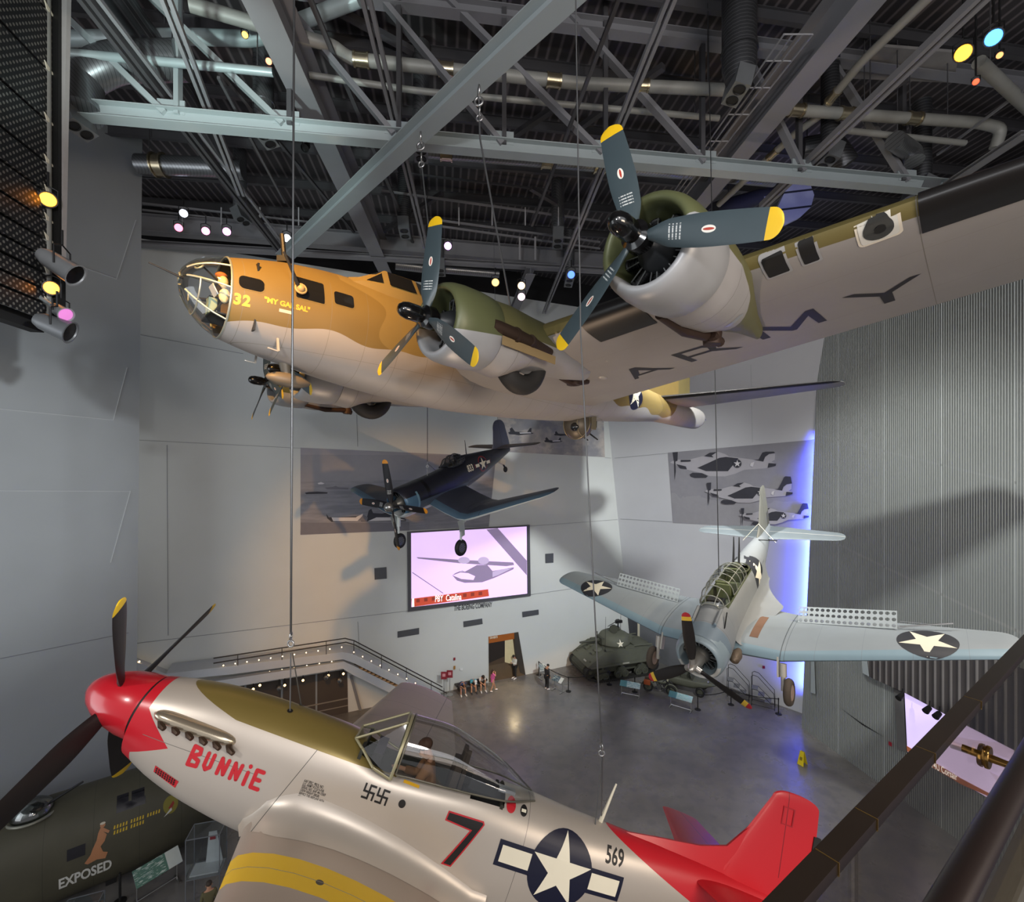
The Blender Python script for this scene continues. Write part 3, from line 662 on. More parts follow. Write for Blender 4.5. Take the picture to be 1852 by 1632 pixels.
    a, b, c, d = G(), G(), G(), G(); a.flat([rr(.50, .78, .08)], mi=1); b.flat([rr(.43, .70, .06)], mi=0); c.flat([circ(.17, 30, (.0, -.12), .20)], mi=2); d.flat([circ(.065, 20, (.02, -.12))], mi=3); e = G(); e.flat([circ(.07, 20, (.10, .17))], mi=2)
    under('landing_light', [a, b, c, e, d], [mat('light_cover', '#d3d2ca', .15, .0), mat('light_rim', '#e2d9c8', .4, .1), mat('light_bowl', '#6c6d6b', .15, .8), M_blk], -6.52, 9.42, .05)
    for x, y, r in ((-9.0, 3.35, .10), (-7.9, 4.2, .03)):
        g = G(); z = wt.ray_cast(V((x, y, -4)), dn)[0].z; g.ball((x, y, z), (r*1.6, r, r*.5), 14, 8); g.out('blister', mat('blister_grey', '#a19a92', .4, .1), T)
    # engines
    tabs = [(.12, .10, .10, -55), (.25, .18, .09, -36), (.5, .33, .06, -26), (.95, .38, .04, -19), (1.4, .36, .026, -15), (1.82, .31, .014, -12)]
    bm_ = M_blade('blade_slate_yellow', '#3b474c', '#e3b71b', 1.82, .17)
    cow_mats = {}
    for tagk, (x, y, z, a0) in {'i': (-3.46, 3.303, -.335, 1.476), 'o': (-4.084, 7.179, .013, 1.822), 'ir': (-3.46, -3.303, -.335, -.416), 'or': (-4.084, -7.179, .013, -.362)}.items():
        inner = tagk[0] == 'i'; key = 'cowl_paint_'+tagk[0]
        pm = mat(key, '#9b9c9e', .42, .2, [('gt(z-%g+0.22*(abs(y)-%g)+0.12*(x-%g),0)' % (z-.12, abs(y), x-.5) if inner else 'gt(z-%g-0.42*(abs(y)-%g)+0.0*x,0)' % (z-.10, abs(y)), '#565a3c', .45, .1), ('lt(abs(x-%g),0.008)' % (x-1.28), '#2f2d2a')], var=.05, vs=2)
        g = G(); g.lathe([(-1.32, .70), (-1.27, .735), (-.95, .765), (-.6, .765), (-.38, .74), (-.26, .70), (-.215, .655), (-.20, .62), (-.215, .585), (-.26, .565), (-.4, .555), (-1.0, .555)], (x, y, z), (1, 0, 0), 44, c0=False, c1=False)
        g.out('cowling', pm, T, 50)
        radial_engine(T, (x-.55, y, z), .55, [M_crank, M_cyl, M_rod])
        g = G(); g.lathe([(-.20, .16), (-.12, .21), (.05, .20), (.09, .13), (.14, .135), (.18, .15), (.40, .15), (.50, .125), (.56, .08), (.58, .02)], (x, y, z), (1, 0, 0), 24)
        h = g.out('propeller', mat('hub_gloss_black', '#0d0d0e', .15, .1, var=0, coat=.5), T, 50); prop_blades(h, 3, a0, -1, 1.82, tabs, bm_, x, y, z)
        zw = ZL(abs(y)); R_ = []
        for xx, w, zt, zb in ((x-1.26, .72, .72, -.72), (x-1.75, .74, .74, -.78 if inner else -.74), (x-2.45, .66, .70, -.52 if inner else -.66), (x-3.2, .46 if not inner else .58, zw-z+.42, -.42 if inner else -.44), (x-4.0, .26 if not inner else .44, zw-z+.34, -.40 if inner else -.28), (x-4.8, .10 if not inner else .2, zw-z+.2, -.28 if inner else -.2)):
            R_.append([p+V((0, y, 0)) for p in section(xx, w, z+zt, z+zb, z, 2, 32)])
        RR = []
        for a, b in zip(R_[:-1], R_[1:]):
            for t in (0, .25, .5, .75): RR.append([p.lerp(q, t) for p, q in zip(a, b)])
        RR.append(R_[-1]); g = G(); g.loft(RR)
        nm_ = mat('nacelle_paint_'+tagk[0], '#979493', .5, .15, [('gt(z-%g+0.02*(x-%g),0)' % (z-.03, x-1.3) if inner else 'gt(z-%g-0.26*(x-%g)-0.25*(abs(y)-%g),0)' % (z-.06, x-1.3, abs(y)), '#5d5a38', .5, .05), ('lt(abs(x-%g),0.004)' % (x-2.3), '#5b564d'), ('lt(abs(x-%g),0.004)' % (x-1.75), '#5b564d')], var=.05, vs=2)
        nt_ = g.bvh(); g.out('nacelle', nm_, T, 50)
        sgn = 1 if y > 0 else -1
        if inner:
            g = G(); g.tube([(x-1.0, y+sgn*.66, z-.02), (x-1.6, y+sgn*.70, z-.08), (x-2.1, y+sgn*.67, z-.10), (x-2.75, y+sgn*.60, z-.14)], [.13, .14, .12, .09], 12); g.tube([(x-1.55, y+sgn*.71, z-.08), (x-1.62, y+sgn*.705, z-.08)], .155, 12); g.tube([(x-2.0, y+sgn*.70, z-.09), (x-2.08, y+sgn*.68, z-.1)], .14, 12); g.out('exhaust_pipe', mat('exhaust_brown', '#3b2d24', .55, .5), T)
            g = G(); g.box((x-2.0, y+sgn*.73, z-.30), (1.55, .02, .17), M.Rotation(-.04, 3, 'Y')); g.out('heat_panel', mat('heat_panel_tan', '#9b8560', .45, .4), T)
            # half-stowed main wheel
            g = G(); g.torus((-5.95, y, -.62), (0, 1, 0), .52, .22, 40, 14); w_ = g.out('wheel', mat('tyre_black', '#191716', .7, var=.05), T, 60)
            g = G(); g.lathe([(-.12, .30), (-.13, .29), (-.10, .12), (-.14, .10), (-.14, .02)] if sgn < 0 else [(.14, .02), (.14, .10), (.10, .12), (.13, .29), (.12, .30)], (-5.95, y, -.62), (0, 1, 0), 24); g.out('wheel_hub', M_steel, w_)
        else:
            g = G(); g.tube([(x-1.25, y-.30*sgn, z-.62), (x-2.0, y-.25*sgn, z-.70), (x-2.9, y-.18*sgn, z-.60)], [.09, .10, .09], 12); g.tube([(x-2.9, y-.16*sgn, z-.52), (x-2.9, y-.16*sgn, z-.74)], [.17, .15], 12); g.tube([(x-2.7, y-.1*sgn, z-.62), (x-3.1, y-.1*sgn, z-.66)], .09, 10); g.out('turbo_exhaust', mat('turbo_rust', '#3a2a22', .6, .4), T)
            for k in range(3):
                g = G(); g.flat([rr(.2, .24, .03)]); decal('cooling_panel', [g], mat('bright_panel', '#b4b4b8', .3, .6), T, (x-2.55, y+sgn*(.34+.06*k), -4), (1, 0, 0), (0, 1, 0), (0, 0, 1), nt_, .005, .1, far=4) if k == 0 else g.b.free()
        if inner:
            g = G(); g.tube([(-7.9, y-.45*sgn, ZL(abs(y))-.45), (-8.3, y-.4*sgn, ZL(abs(y))-.5), (-8.9, y-.35*sgn, ZL(abs(y))-.42)], [.10, .15, .07], 10); g.tube([(-8.35, y-.4*sgn, ZL(abs(y))-.32), (-8.35, y-.4*sgn, ZL(abs(y))-.60)], [.2, .18], 14); g.out('turbo_exhaust', mat('turbo_rust', '#3a2a22', .6, .4), T)
    # belly aerial, steps, ball turret, tail
    g = G(); g.lathe([(0, .02), (.03, .06), (.18, .13), (.42, .16), (.68, .13), (.86, .06), (.90, .02)], (-1.86, 0, -1.24), (-1, 0, -.02), 20); g.tube([(-2.2, 0, -.88), (-2.25, 0, -1.12)], [.12, .09], 12); g.out('loop_aerial', mat('aerial_olive', '#5b5347', .5), T)
    for s in (1, -1):
        g = G(); g.bar((-1.84, s*.62, -.44-.15), (-1.84, s*.70, -.86), .04, .04); g.bar((-1.84, s*.70, -.86), (-1.64, s*.72, -.84), .025, .025); g.out('pitot_mast', mat('mast_grey', '#a8a6a2', .4, .3), T)
    g = G(); bc = V((-12.42, 0, -1.04)); g.ball(bc, .52, 20, 14, mi=0)
    for t in (-.3, .3): g.torus(bc+V((0, t, 0)), (0, 1, 0), math.sqrt(.53**2-t*t), .02, 28, 6, mi=1)
    g.torus(bc, (1, 0, .2), .53, .02, 28, 6, mi=1); g.box(bc+V((-.3, .40, .1)), (.3, .2, .5), mi=1); g.ball(bc+V((.42, .18, -.12)), (.14, .16, .16), 10, 6, mi=2)
    for s in (1, -1): g.tube([bc+V((-.2, .22*s, -.2)), bc+V((-.95, .22*s, -.45))], [.035, .025], 8, mi=3)
    g.out('ball_turret', [mat('turret_bronze', '#5d5448', .45, .3), mat('turret_rib', '#8b7e66', .4, .5), M_paneglass, M_dk], T)
    g = G(); wing(g, [(.4, -17.7, 3.2, .78, .10, 0), (6.3, -18.75, 1.35, .84, .09, 0)], tip=.6, cam=0, sub=10)
    tm = mat('bomber_tailplane', '#8b8889', .55, .1, [('gt(z,0.86)', '#655a35'), ('gt(x+17.80+0.178*abs(y),0)', '#161414')], var=.05); gm = g.mirror(); g.out('tailplane', tm, T); gm.out('tailplane', tm, T)
    fm = mat('bomber_fin', '#6f5c30', .6, .05, [('gt(x+19.4,0)*gt(z,1.5)*0', '#ffffff'), ('lt(x,-20.3)', '#5e5330')], var=.05)
    g = G(); wing(g, [(.9, -13.6, 8.1, 0, .045, 0), (1.6, -16.0, 5.7, 0, .05, 0), (2.6, -18.0, 3.7, 0, .06, 0), (4.0, -19.0, 2.5, 0, .07, 0)], vert=True, tip=.7, cam=0, sub=6); g.out('fin', fm, T)
    lay = insignia(.62, bars=False); decal('star_insignia', lay, [M_blue, M_white], T, (-14.9, 2, .42), X_, Z_, sd, tree, .005, .15)
    for s in (1, -1):
        g = G(); g.tube([(-22.9, .07*s, .55), (-23.5, .07*s, .52)], .02, 8); g.out('tail_gun', M_dk, T)
    g = G(); g.tube([(-13.6, 0, -.72), (-13.6, 0, -1.0)], .02, 6); g.out('belly_mast', M_dk, T)
    return T
B17 = build_b17()
# ================================================================ two naval planes farther back
def plate_with_holes(p0, p1, up, rows, cols, h, r, thick=.012):
    """a perforated dive flap: an edge p0-p1, its height along up"""
    p0, p1, up = V(p0), V(p1), V(up).normalized(); U = (p1-p0); L = U.length; U.normalize(); g = G()
    holes = []
    for i in range(cols):
        for j in range(rows):
            c = (L*(i+.5)/cols, h*(j+.5)/rows); holes.append([(c[0]+r*math.cos(-a), c[1]+r*math.sin(-a)) for a in [2*PI*k/10 for k in range(10)]])
    loops = [rect(0, 0, L, h)]+holes
    g.flat(loops, p0, U, up, 0); g.flat(loops, p0, U, up, -thick); return g
def wheel(parent, c, r, w, ax, tyre, hubm):
    g = G(); g.torus(c, ax, r-w*.5, w*.5, 32, 12); o = g.out('wheel', tyre, parent, 60)
    g = G(); g.lathe([(-w*.35, r*.62), (-w*.42, r*.55), (-w*.2, r*.3), (-w*.38, r*.14), (w*.38, r*.14), (w*.2, r*.3), (w*.42, r*.55), (w*.35, r*.62)], c, ax, 20)
    g.out('wheel_hub', hubm, o); return o
def build_sbd():
    T = thing('dive_bomber', 'blue-grey dive bomber with starred wings spread wide above the tank', 'airplane', mtx=pose((-0.5491, -0.1518, 3.9391), (5.0613, 13.2266, -5.6076)))
    skin = mat('naval_grey_skin', '#8b8f92', .5, .1, [('gt(x,-1.15)', '#7b8b97'), ('lt(abs(x+1.2),0.005)', '#5e6468'), ('lt(abs(x+1.85),0.004)*gt(z,0)', '#5e6468')], var=.05, vs=1.5)
    rows = [(-.36, .60, .38, -.88, -.26, 2, 2), (-.5, .68, .44, -.96, -.26, 2, 2), (-.9, .71, .47, -.98, -.25, 2, 2), (-1.3, .70, .50, -.98, -.22, 2, 2), (-1.8, .64, .64, -.98, -.18, 2, 2.1), (-2.2, .58, .60, -.98, -.15, 2.6, 2.1), (-3.2, .56, .60, -.95, -.12, 2.8, 2.1), (-4.8, .54, .62, -.90, -.05, 2.6, 2), (-5.3, .51, .68, -.84, 0, 2, 2), (-6.5, .41, .66, -.60, .06, 2, 2), (-8, .24, .60, -.24, .18, 2, 2), (-9.3, .05, .5, .10, .3, 2, 2)]
    g = G(); g.loft(hull(rows, [-.5-8.8*i/70 for i in range(71)], 44), c0=False)
    kill = [f for f in g.b.faces if -4.9 < f.calc_center_median().x < -2.15 and f.calc_center_median().z > .40 and abs(f.calc_center_median().y) < .40]
    tree = g.bvh(); bmesh.ops.delete(g.b, geom=kill, context='FACES'); g.out('fuselage', skin, T, 40)
    g = G(); g.box((-3.5, 0, -.1), (2.7, .8, .02)); g.box((-3.5, .4, .2), (2.7, .02, .6)); g.box((-3.5, -.4, .2), (2.7, .02, .6)); g.box((-2.15, 0, .25), (.03, .8, .6)); g.box((-4.9, 0, .2), (.03, .78, .6))
    for x in (-2.9, -4.1): g.box((x, 0, .2), (.45, .45, .08), mi=1); g.box((x-.22, 0, .45), (.07, .42, .55), mi=1)
    g.box((-3.45, 0, .4), (.1, .7, .5), mi=1); g.box((-2.35, 0, .45), (.25, .5, .3), mi=2)
    g.out('cockpit_tub', [mat('interior_green', '#5d6547', .6), mat('interior_green_light', '#757c55', .6), M_dk], T)
    # cowl, engine, propeller
    c = (0, 0, -.26); g = G(); g.lathe([(-1.2, .70), (-.8, .715), (-.55, .70), (-.42, .66), (-.36, .61), (-.345, .575), (-.36, .545), (-.45, .53), (-1.0, .53)], c, (1, 0, 0), 44, c0=False, c1=False)
    g.out('cowling', mat('cowl_blue_grey', '#93a3ab', .42, .1, [('gt(x,-0.40)*lt(z,-0.4)', '#c9c9c4')], var=.05, vs=2), T, 50)
    radial_engine(T, (-.58, 0, -.26), .53, [mat('crank_silver', '#85847f', .35, .7), mat('cylinder_steel', '#4a4a4a', .4, .6), M_rod])
    g = G(); g.lathe([(-.45, .20), (-.25, .2), (-.12, .15), (.02, .13), (.12, .10), (.2, .07), (.24, .02)], (0, 0, -.26), (1, 0, 0), 20)
    for k in range(3): a = 1.56+2*PI*k/3; g.tube([(0, .05*math.cos(a), -.26+.05*math.sin(a)), (0, .24*math.cos(a), -.26+.24*math.sin(a))], [.10, .085], 12)
    h = g.out('propeller', mat('hub_aluminium', '#c4c0b8', .3, .8, var=.03), T, 50)
    bm_ = mat('blade_dark_banded', '#211d1c', .5, .1, [('gt(z,1.42)', '#d8b23e'), ('gt(z,1.54)', '#a92a33')], var=.04)
    prop_blades(h, 3, 1.56, 1, 1.67, [(.2, .16, .12, -40), (.45, .26, .08, -28), (.9, .32, .05, -20), (1.3, .29, .03, -16), (1.67, .22, .018, -14)], bm_, z=-.26)
    # wings
    wm = mat('naval_wing', '#8f979c', .5, .08, [('gt(z-(-0.78+0.145*max(0,abs(y)-1.8)),0)*gt(x+2.02+0.24*max(0,abs(y)-1.8),0)', '#829aa6'), ('lt(z-(-0.76+0.145*max(0,abs(y)-1.8)),-0.05)', '#b6b6b2'), ('lt(abs(abs(y)-1.78),0.012)', '#555c60'), ('lt(abs(abs(y)-1.88),0.006)', '#5f676b'), ('lt(abs(mod(abs(y),1.05)-0.5),0.004)*gt(abs(y),2)', '#7c868c')], var=.05, vs=1.2)
    g = G(); wing(g, [(0, -1.70, 2.95, -.74, .16, 1), (1.8, -1.78, 2.72, -.72, .15, 1), (6.3, -2.79, 1.25, -.09, .11, 0)], tip=.45, sub=8); gm = g.mirror(); wt = g.bvh(); wtm = gm.bvh(); g.out('wing', wm, T, 40); gm.out('wing', wm, T, 40)
    for s in (1, -1):                                     # root fairing
        g = G(); rings = []
        for i in range(30):
            x = -1.9-4.5*i/29; k = (max(0, (x+6.4)/1.75))**2 if x < -4.65 else 1.0-.75*((x+4.65)/2.75); zt = -.52+.1*(-x-3)*.3
            rings.append([V((x, s*lerp(.45, .56+.80*k, (1-math.cos(a*PI/2))), lerp(.10+.1*(1-k), -.66+.12*(1-k), math.sin(a*PI/2)))) for a in [j/8 for j in range(9)]])
        g.loft(rings, closed=False); g.out('wing_fillet', skin, T, 60)
    lay = lambda: insignia(.62, bars=False)
    for s, t in ((1, wt), (-1, wtm)): decal('star_insignia', lay(), [mat('faded_blue', '#2e3036', .5, var=.02), M_white], T, (-3.13, s*4.97, 2), (0, -s*1, 0) if s > 0 else (0, 1, 0), (-1, 0, 0) if s < 0 else (1, 0, 0), (0, 0, -1), t, .005, .2)
    decal('star_insignia', insignia(.60, bars=False), [MATS['faded_blue'], M_white], T, (-5.35, 2, .12), (-1, 0, .1), (.1, 0, 1), (0, -1, 0), tree, .005, .12)
    decal('star_insignia', insignia(.52, bars=False), [MATS['faded_blue'], M_white], T, (-5.35, -2, .12), (1, 0, -.1), (.1, 0, 1), (0, 1, 0), tree, .005, .12)
    g = G(); g.flat([[(-.12, -.78), (.12, -.78), (.12, .62), (-.12, .62)]]); decal('wing_walk', [g], mat('walkway_brown', '#7b5c49', .8, var=.04), T, (-2.95, .98, 2), (0, 1, 0), (1, 0, 0), (0, 0, -1), wt, .006, .2)
    fm = mat('flap_grey_blue', '#a9b1b4', .45, .2, var=.04)
    for s in (1, -1):
        for y0, y1, cols in ((1.92, 4.35, 17),):
            zf = lambda y: -.72+.145*max(0, y-1.8); xf = lambda y: -1.78-(y-1.8)*.22-(2.72-(y-1.8)*.326)*.70
            p0, p1 = (xf(y0), s*y0, zf(y0)+.14), (xf(y1), s*y1, zf(y1)+.12); g = plate_with_holes(p0, p1, (-.72, 0, .62), 3, cols, .52, .052); g.out('dive_flap', fm, T, 0, norm=False)
        g = G(); g.tube([(-3.75, s*4.4, -.2), (-3.95, s*5.5, .02)], .02, 6); g.tube([(-3.9, s*4.4, -.12), (-3.85, s*5.1, -.04)], .012, 6); g.out('aileron_rod', M_steel, T)
        g = G(); wing(g, [(0, -8.05, 1.45, .32, .09, 0), (2.3, -8.30, .85, .32, .08, 0)], tip=.42, cam=0, sub=6); g = g if s > 0 else g.mirror(); g.out('tailplane', mat('naval_tailplane', '#757d81', .5, .1, [('lt(abs(x+8.75),0.015)', '#c8c4bc')], var=.05), T)
    g = G(); wing(g, [(.4, -7.0, 2.35, 0, .05, 0), (.9, -7.75, 1.65, 0, .07, 0), (2.05, -8.45, .82, 0, .07, 0)], vert=True, tip=.25, cam=0, sub=6); g.out('fin', mat('fin_grey', '#75736b', .5, .05, [('lt(x,-8.9)*lt(z,1.1)', '#55534e'), ('lt(abs(x+8.72-0.1*z),0.012)', '#55534e')], var=.05), T)
    # greenhouse canopy
    fr = mat('canopy_frame_grey', '#9b9d94', .4, .3)
    g = G(); rings = []
    for x, w, zt, zb in ((-1.80, .25, .72, .62), (-1.95, .36, .92, .60), (-2.30, .42, 1.08, .58)): rings.append([V((x, w*math.cos(a), zb+(zt-zb)*max(0, math.sin(a))**.8)) for a in [PI*j/12 for j in range(13)]])
    g.loft(rings, closed=False); ws = g.out('windscreen', M_glass, T, 60)
    g = G()
    for r in rings: g.tube(r, .018, 6)
    for j in (0, 4, 8, 12): g.tube([r[j] for r in rings], .014, 6)
    g.out('frame', fr, ws, 60)
    g = G(); rings = []
    for x, w, zt, zb in ((-2.75, .43, 1.10, .6), (-3.1, .44, 1.12, .6), (-3.5, .44, 1.12, .6), (-3.9, .43, 1.08, .6), (-4.2, .42, 1.0, .6)): rings.append([V((x, w*math.cos(a), zb+(zt-zb)*max(0, math.sin(a))**.75)) for a in [PI*j/12 for j in range(13)]])
    g.loft(rings, closed=False); sc_ = g.out('sliding_canopy', M_glass, T, 60)
    g = G()
    for r in rings: g.tube(r, .016, 6)
    for j in (0, 3, 6, 9, 12): g.tube([r[j] for r in rings], .012, 6)
    g.out('frame', fr, sc_, 60)
    g = G()
    for s in (-.09, .09): g.tube([(-4.6, s, .75), (-4.85, s, 1.25), (-5.0, s, 1.62)], [.04, .03, .016], 8)
    g.ball((-4.6, 0, .7), (.16, .2, .14), 10, 6, mi=1); g.torus((-4.6, 0, .62), (0, 0, 1), .40, .03, 28, 8, mi=1); g.out('twin_gun', [M_dk, mat('gun_mount_olive', '#4a4d35', .5, .2)], T)
    g = G(); g.tube([(-1.1, .33, .45), (-1.75, .34, .60)], .05, 8); g.tube([(-1.1, -.33, .45), (-1.75, -.34, .60)], .05, 8); g.out('gun_trough', skin, T)
    g = G(); g.tube([(-1.75, .5, .55), (-1.35, .52, .28), (-1.30, .5, .24)], .018, 6); g.out('handrail_wire', M_dk, T)
    # undercarriage
    for s in (1, -1):
        g = G(); g.tube([(-1.78, s*1.85, -.80), (-1.62, s*1.86, -1.12)], .10, 12); g.tube([(-1.62, s*1.86, -1.1), (-1.45, s*1.87, -1.45)], .06, 10); g.bar((-1.9, s*1.72, -.7), (-1.6, s*1.74, -1.15), .05, .2); g.out('undercarriage_leg', mat('leg_pale', '#b9b4aa', .4, .3), T)
        wheel(T, V((-1.42, s*2.02, -1.42)), .37, .20, (0, 1, 0), mat('tyre_brown', '#4f453b', .8, var=.05), mat('hub_tan', '#a98f7c', .5))
    g = G(); g.lathe([(0, .05), (.1, .14), (.35, .16), (.6, .08)], (-1.1, .72, -.62), (-1, 0, 0), 14); g.out('exhaust_outlet', mat('outlet_brown', '#6b5c4c', .5, .3), T)
    g = G(); g.tube([(-7.2, .1, .62), (-7.2, .75, .64)], .018, 6); g.out('pitot_tube', M_dk, T)
    return T
SBD = build_sbd()
def build_f4u():
    T = thing('gull_wing_fighter', 'dark blue bent-wing fighter numbered 833 with wheels down', 'airplane', mtx=pose((-0.5242, -0.2367, 4.0841), (-5.246, 19.5506, -2.07)))
    NAVY = '#242630'
    skin = mat('navy_skin', NAVY, .36, .15, [('lt(z,-0.05+0.05*x)*gt(x,-7)', '#4b5566', .45), ('lt(z,-0.50)', '#b5bdc0', .5), ('lt(z+0.55+0.06*x,0)*lt(x,-5)', '#3c3f4e'), ('lt(abs(x+2.0),0.10)*gt(z,-0.1)', '#15161a'), ('lt(abs(x+3.3),0.006)', '#0e0f12')], var=.06, vs=1.4)
    rows = [(-.75, .64, .62, -.66, -.02, 2, 2), (-1.2, .66, .66, -.70, -.02, 2, 2), (-2.0, .66, .68, -.74, -.02, 2, 2), (-3.0, .62, .70, -.78, 0, 2, 2), (-4.0, .58, .74, -.78, .02, 2, 2.1), (-4.3, .56, .66, -.77, .02, 2.6, 2.1), (-4.9, .54, .68, -.74, .04, 2.6, 2), (-5.2, .52, .98, -.70, .06, 1.7, 2), (-6.2, .45, .88, -.55, .1, 1.8, 2), (-7.6, .32, .72, -.28, .16, 2, 2), (-8.8, .18, .58, -.04, .24, 2, 2), (-9.7, .05, .46, .16, .3, 2, 2)]
    g = G(); g.loft(hull(rows, [-.75-8.95*i/70 for i in range(71)], 44), c0=False); tree = g.bvh(); g.out('fuselage', skin, T, 45)
    g = G(); g.lathe([(-1.35, .69), (-.9, .68), (-.7, .65), (-.62, .60), (-.60, .56), (-.62, .53), (-1.1, .52)], (0, 0, -.02), (1, 0, 0), 40, c0=False, c1=False)
    g.out('cowling', mat('cowl_navy', NAVY, .36, .15, [('lt(z,0.22)', '#4c6d88', .4), ('lt(z,-0.42)', '#c3cbcd', .45), ('lt(abs(x+1.28),0.05)*lt(z,0.35)', '#6f92a5')], var=.05), T, 50)
    radial_engine(T, (-.85, 0, -.02), .50, [mat('crank_pale', '#8d8d88', .35, .6), M_cyl, M_rod])
    g = G(); g.lathe([(-.5, .17), (-.3, .17), (-.24, .2), (-.12, .20), (-.02, .15), (.03, .06), (.04, .01)], (0, 0, 0), (1, 0, 0), 24); h = g.out('propeller', mat('spinner_silver', '#a9a9a6', .25, .85, var=.03), T, 60)
    prop_blades(h, 4, 1.5, 1, 2.02, [(.15, .14, .12, -48), (.4, .26, .08, -32), (.9, .34, .05, -22), (1.5, .32, .03, -17), (2.02, .26, .018, -14)], M_blade('blade_black_orange', '#17151a', '#d98e22', 2.02, .17), x=-.33)
    wm = mat('navy_wing', '#3b3f4d', .42, .12, [('lt(z-0.62*max(0,1.9-abs(y))*-1-0.31*max(0,abs(y)-2.0)+1.22,0)*0', '#ffffff'), ('gt(x+2.35+0.24*max(0,abs(y)-2.4),0)', '#4b6377'), ('lt(abs(abs(y)-3.0),0.01)', '#23262d')], var=.06, vs=1.3)
    under = mat('wing_white_edge', '#c5d2d4', .45, .05)
    g = G(); secs = [(.35, -2.05, 2.75, -.42, .16, 0), (1.2, -2.05, 2.75, -.82, .16, 0), (1.9, -2.08, 2.72, -1.10, .155, 0), (2.3, -2.10, 2.66, -1.13, .15, 0), (2.8, -2.16, 2.52, -1.02, .145, 0), (5.6, -2.78, 1.42, -.32, .11, 0)]
    wing(g, secs, tip=.60, sub=6)
    for f in g.b.faces:
        f.normal_update()
        if f.normal.z < -.35: f.material_index = 1
    gm = g.mirror(); g.out('wing', [wm, under], T, 45); gm.out('wing', [wm, under], T, 45)
    for s in (1, -1):
        g = G(); wing(g, [(0, -8.35, 1.2, .60, .09, 0), (2.1, -8.75, .75, .66, .08, 0)], tip=.3, cam=0); g = g if s > 0 else g.mirror(); g.out('tailplane', mat('tailplane_brown_grey', '#5b5048', .5, .05, [('gt(x,-8.8)', '#4a4a52')], var=.05), T)
        g = G(); g.tube([(-2.35, s*2.0, -1.2), (-2.15, s*1.95, -1.75)], .09, 10); g.tube([(-2.15, s*1.95, -1.7), (-2.0, s*1.92, -2.30)], .05, 8); g.bar((-2.5, s*1.95, -1.4), (-3.0, s*1.95, -1.2), .05, .05); g.out('undercarriage_leg', mat('leg_white', '#c9d2d2', .45), T)
        g = G(); g.loft([[V((-2.10+.05*k, s*2.08, z))+V((dx, 0, 0)) for dx, z in ((-.2, -1.15), (.2, -1.15), (.17, -1.6), (.10, -1.9), (-.1, -1.9), (-.17, -1.6))] for k in (0, .4)]); g.out('undercarriage_door', MATS['leg_white'], T)
        wheel(T, V((-2.0, s*1.90, -2.42)), .37, .2, (0, 1, 0), M_blk, mat('hub_grey_spoked', '#6d7072', .4, .4, [('gt(sin(x*60)*sin(z*60),0.3)', '#2a2a2b')]))
    g = G(); wing(g, [(.5, -7.9, 1.9, 0, .06, 0), (.9, -8.15, 1.6, 0, .07, 0), (1.6, -8.35, 1.25, 0, .07, 0)], vert=True, tip=.55, cam=0, sub=6); g.out('fin', mat('fin_slate', '#4a4e60', .45, .1, [('lt(abs(x+8.95),0.012)', '#2d303c')], var=.05), T)
    g = G(); g.box((-8.75, 0, -.22), (.5, .16, .3), M.Rotation(-.5, 3, 'Y'), mi=1); g.tube([(-8.7, 0, -.1), (-8.95, 0, -.62)], .05, 8, mi=0); g.out('tail_leg', [M_dk, mat('door_cream', '#cfc8b8', .5)], T)
    wheel(T, V((-8.98, 0, -.75)), .17, .12, (0, 1, 0), M_blk, M_dk)
    fr = mat('canopy_frame_navy', '#2c3038', .4, .2); g = G(); rings = []
    for x, w, zt, zb in ((-3.90, .30, .80, .70), (-4.2, .38, 1.10, .66), (-4.5, .40, 1.18, .66), (-4.85, .40, 1.18, .68), (-5.15, .38, 1.08, .8)): rings.append([V((x, w*math.cos(a), zb+(zt-zb)*max(0, math.sin(a))**.75)) for a in [PI*j/12 for j in range(13)]])
    g.loft(rings, closed=False); cn = g.out('cockpit_canopy', M_glass, T, 60)
    g = G()
    for r in rings[:4]: g.tube(r, .022, 6)
    for j in (0, 3, 6, 9, 12): g.tube([r[j] for r in rings], .016, 6)
    g.out('frame', fr, cn, 60)
    g = G(); g.box((-4.62, 0, .72), (.9, .62, .1)); g.box((-5.0, 0, .9), (.1, .4, .4), mi=1); g.box((-4.2, 0, .76), (.2, .4, .16), mi=1); g.out('cockpit_seat', [M_blk, M_dk], T)
    g = G(); g.tube([(-5.75, 0, .9), (-5.82, 0, 1.65)], [.028, .012], 8); g.out('radio_mast', M_dk, T)
    L = insignia(.36, red=True); decal('star_insignia', L, [M_blue, M_white, M_ired], T, (-6.45, 2, .24), (-1, 0, -.06), (-.06, 0, 1), (0, -1, 0), tree, .005, .1)
    decal('number_lettering', [text_g('833', .46, .03, .75)], M_white, T, (-5.3, 2, .30), (-1, 0, -.06), (-.06, 0, 1), (0, -1, 0), tree, .005, .1)
    g = G(); g.box((-4.6, 1.2, -1.25), (.9, .7, .04), M.Rotation(-.5, 3, 'Y')); g.out('landing_flap', mat('flap_slate', '#5a5d70', .5), T)
    return T
F4U = build_f4u()
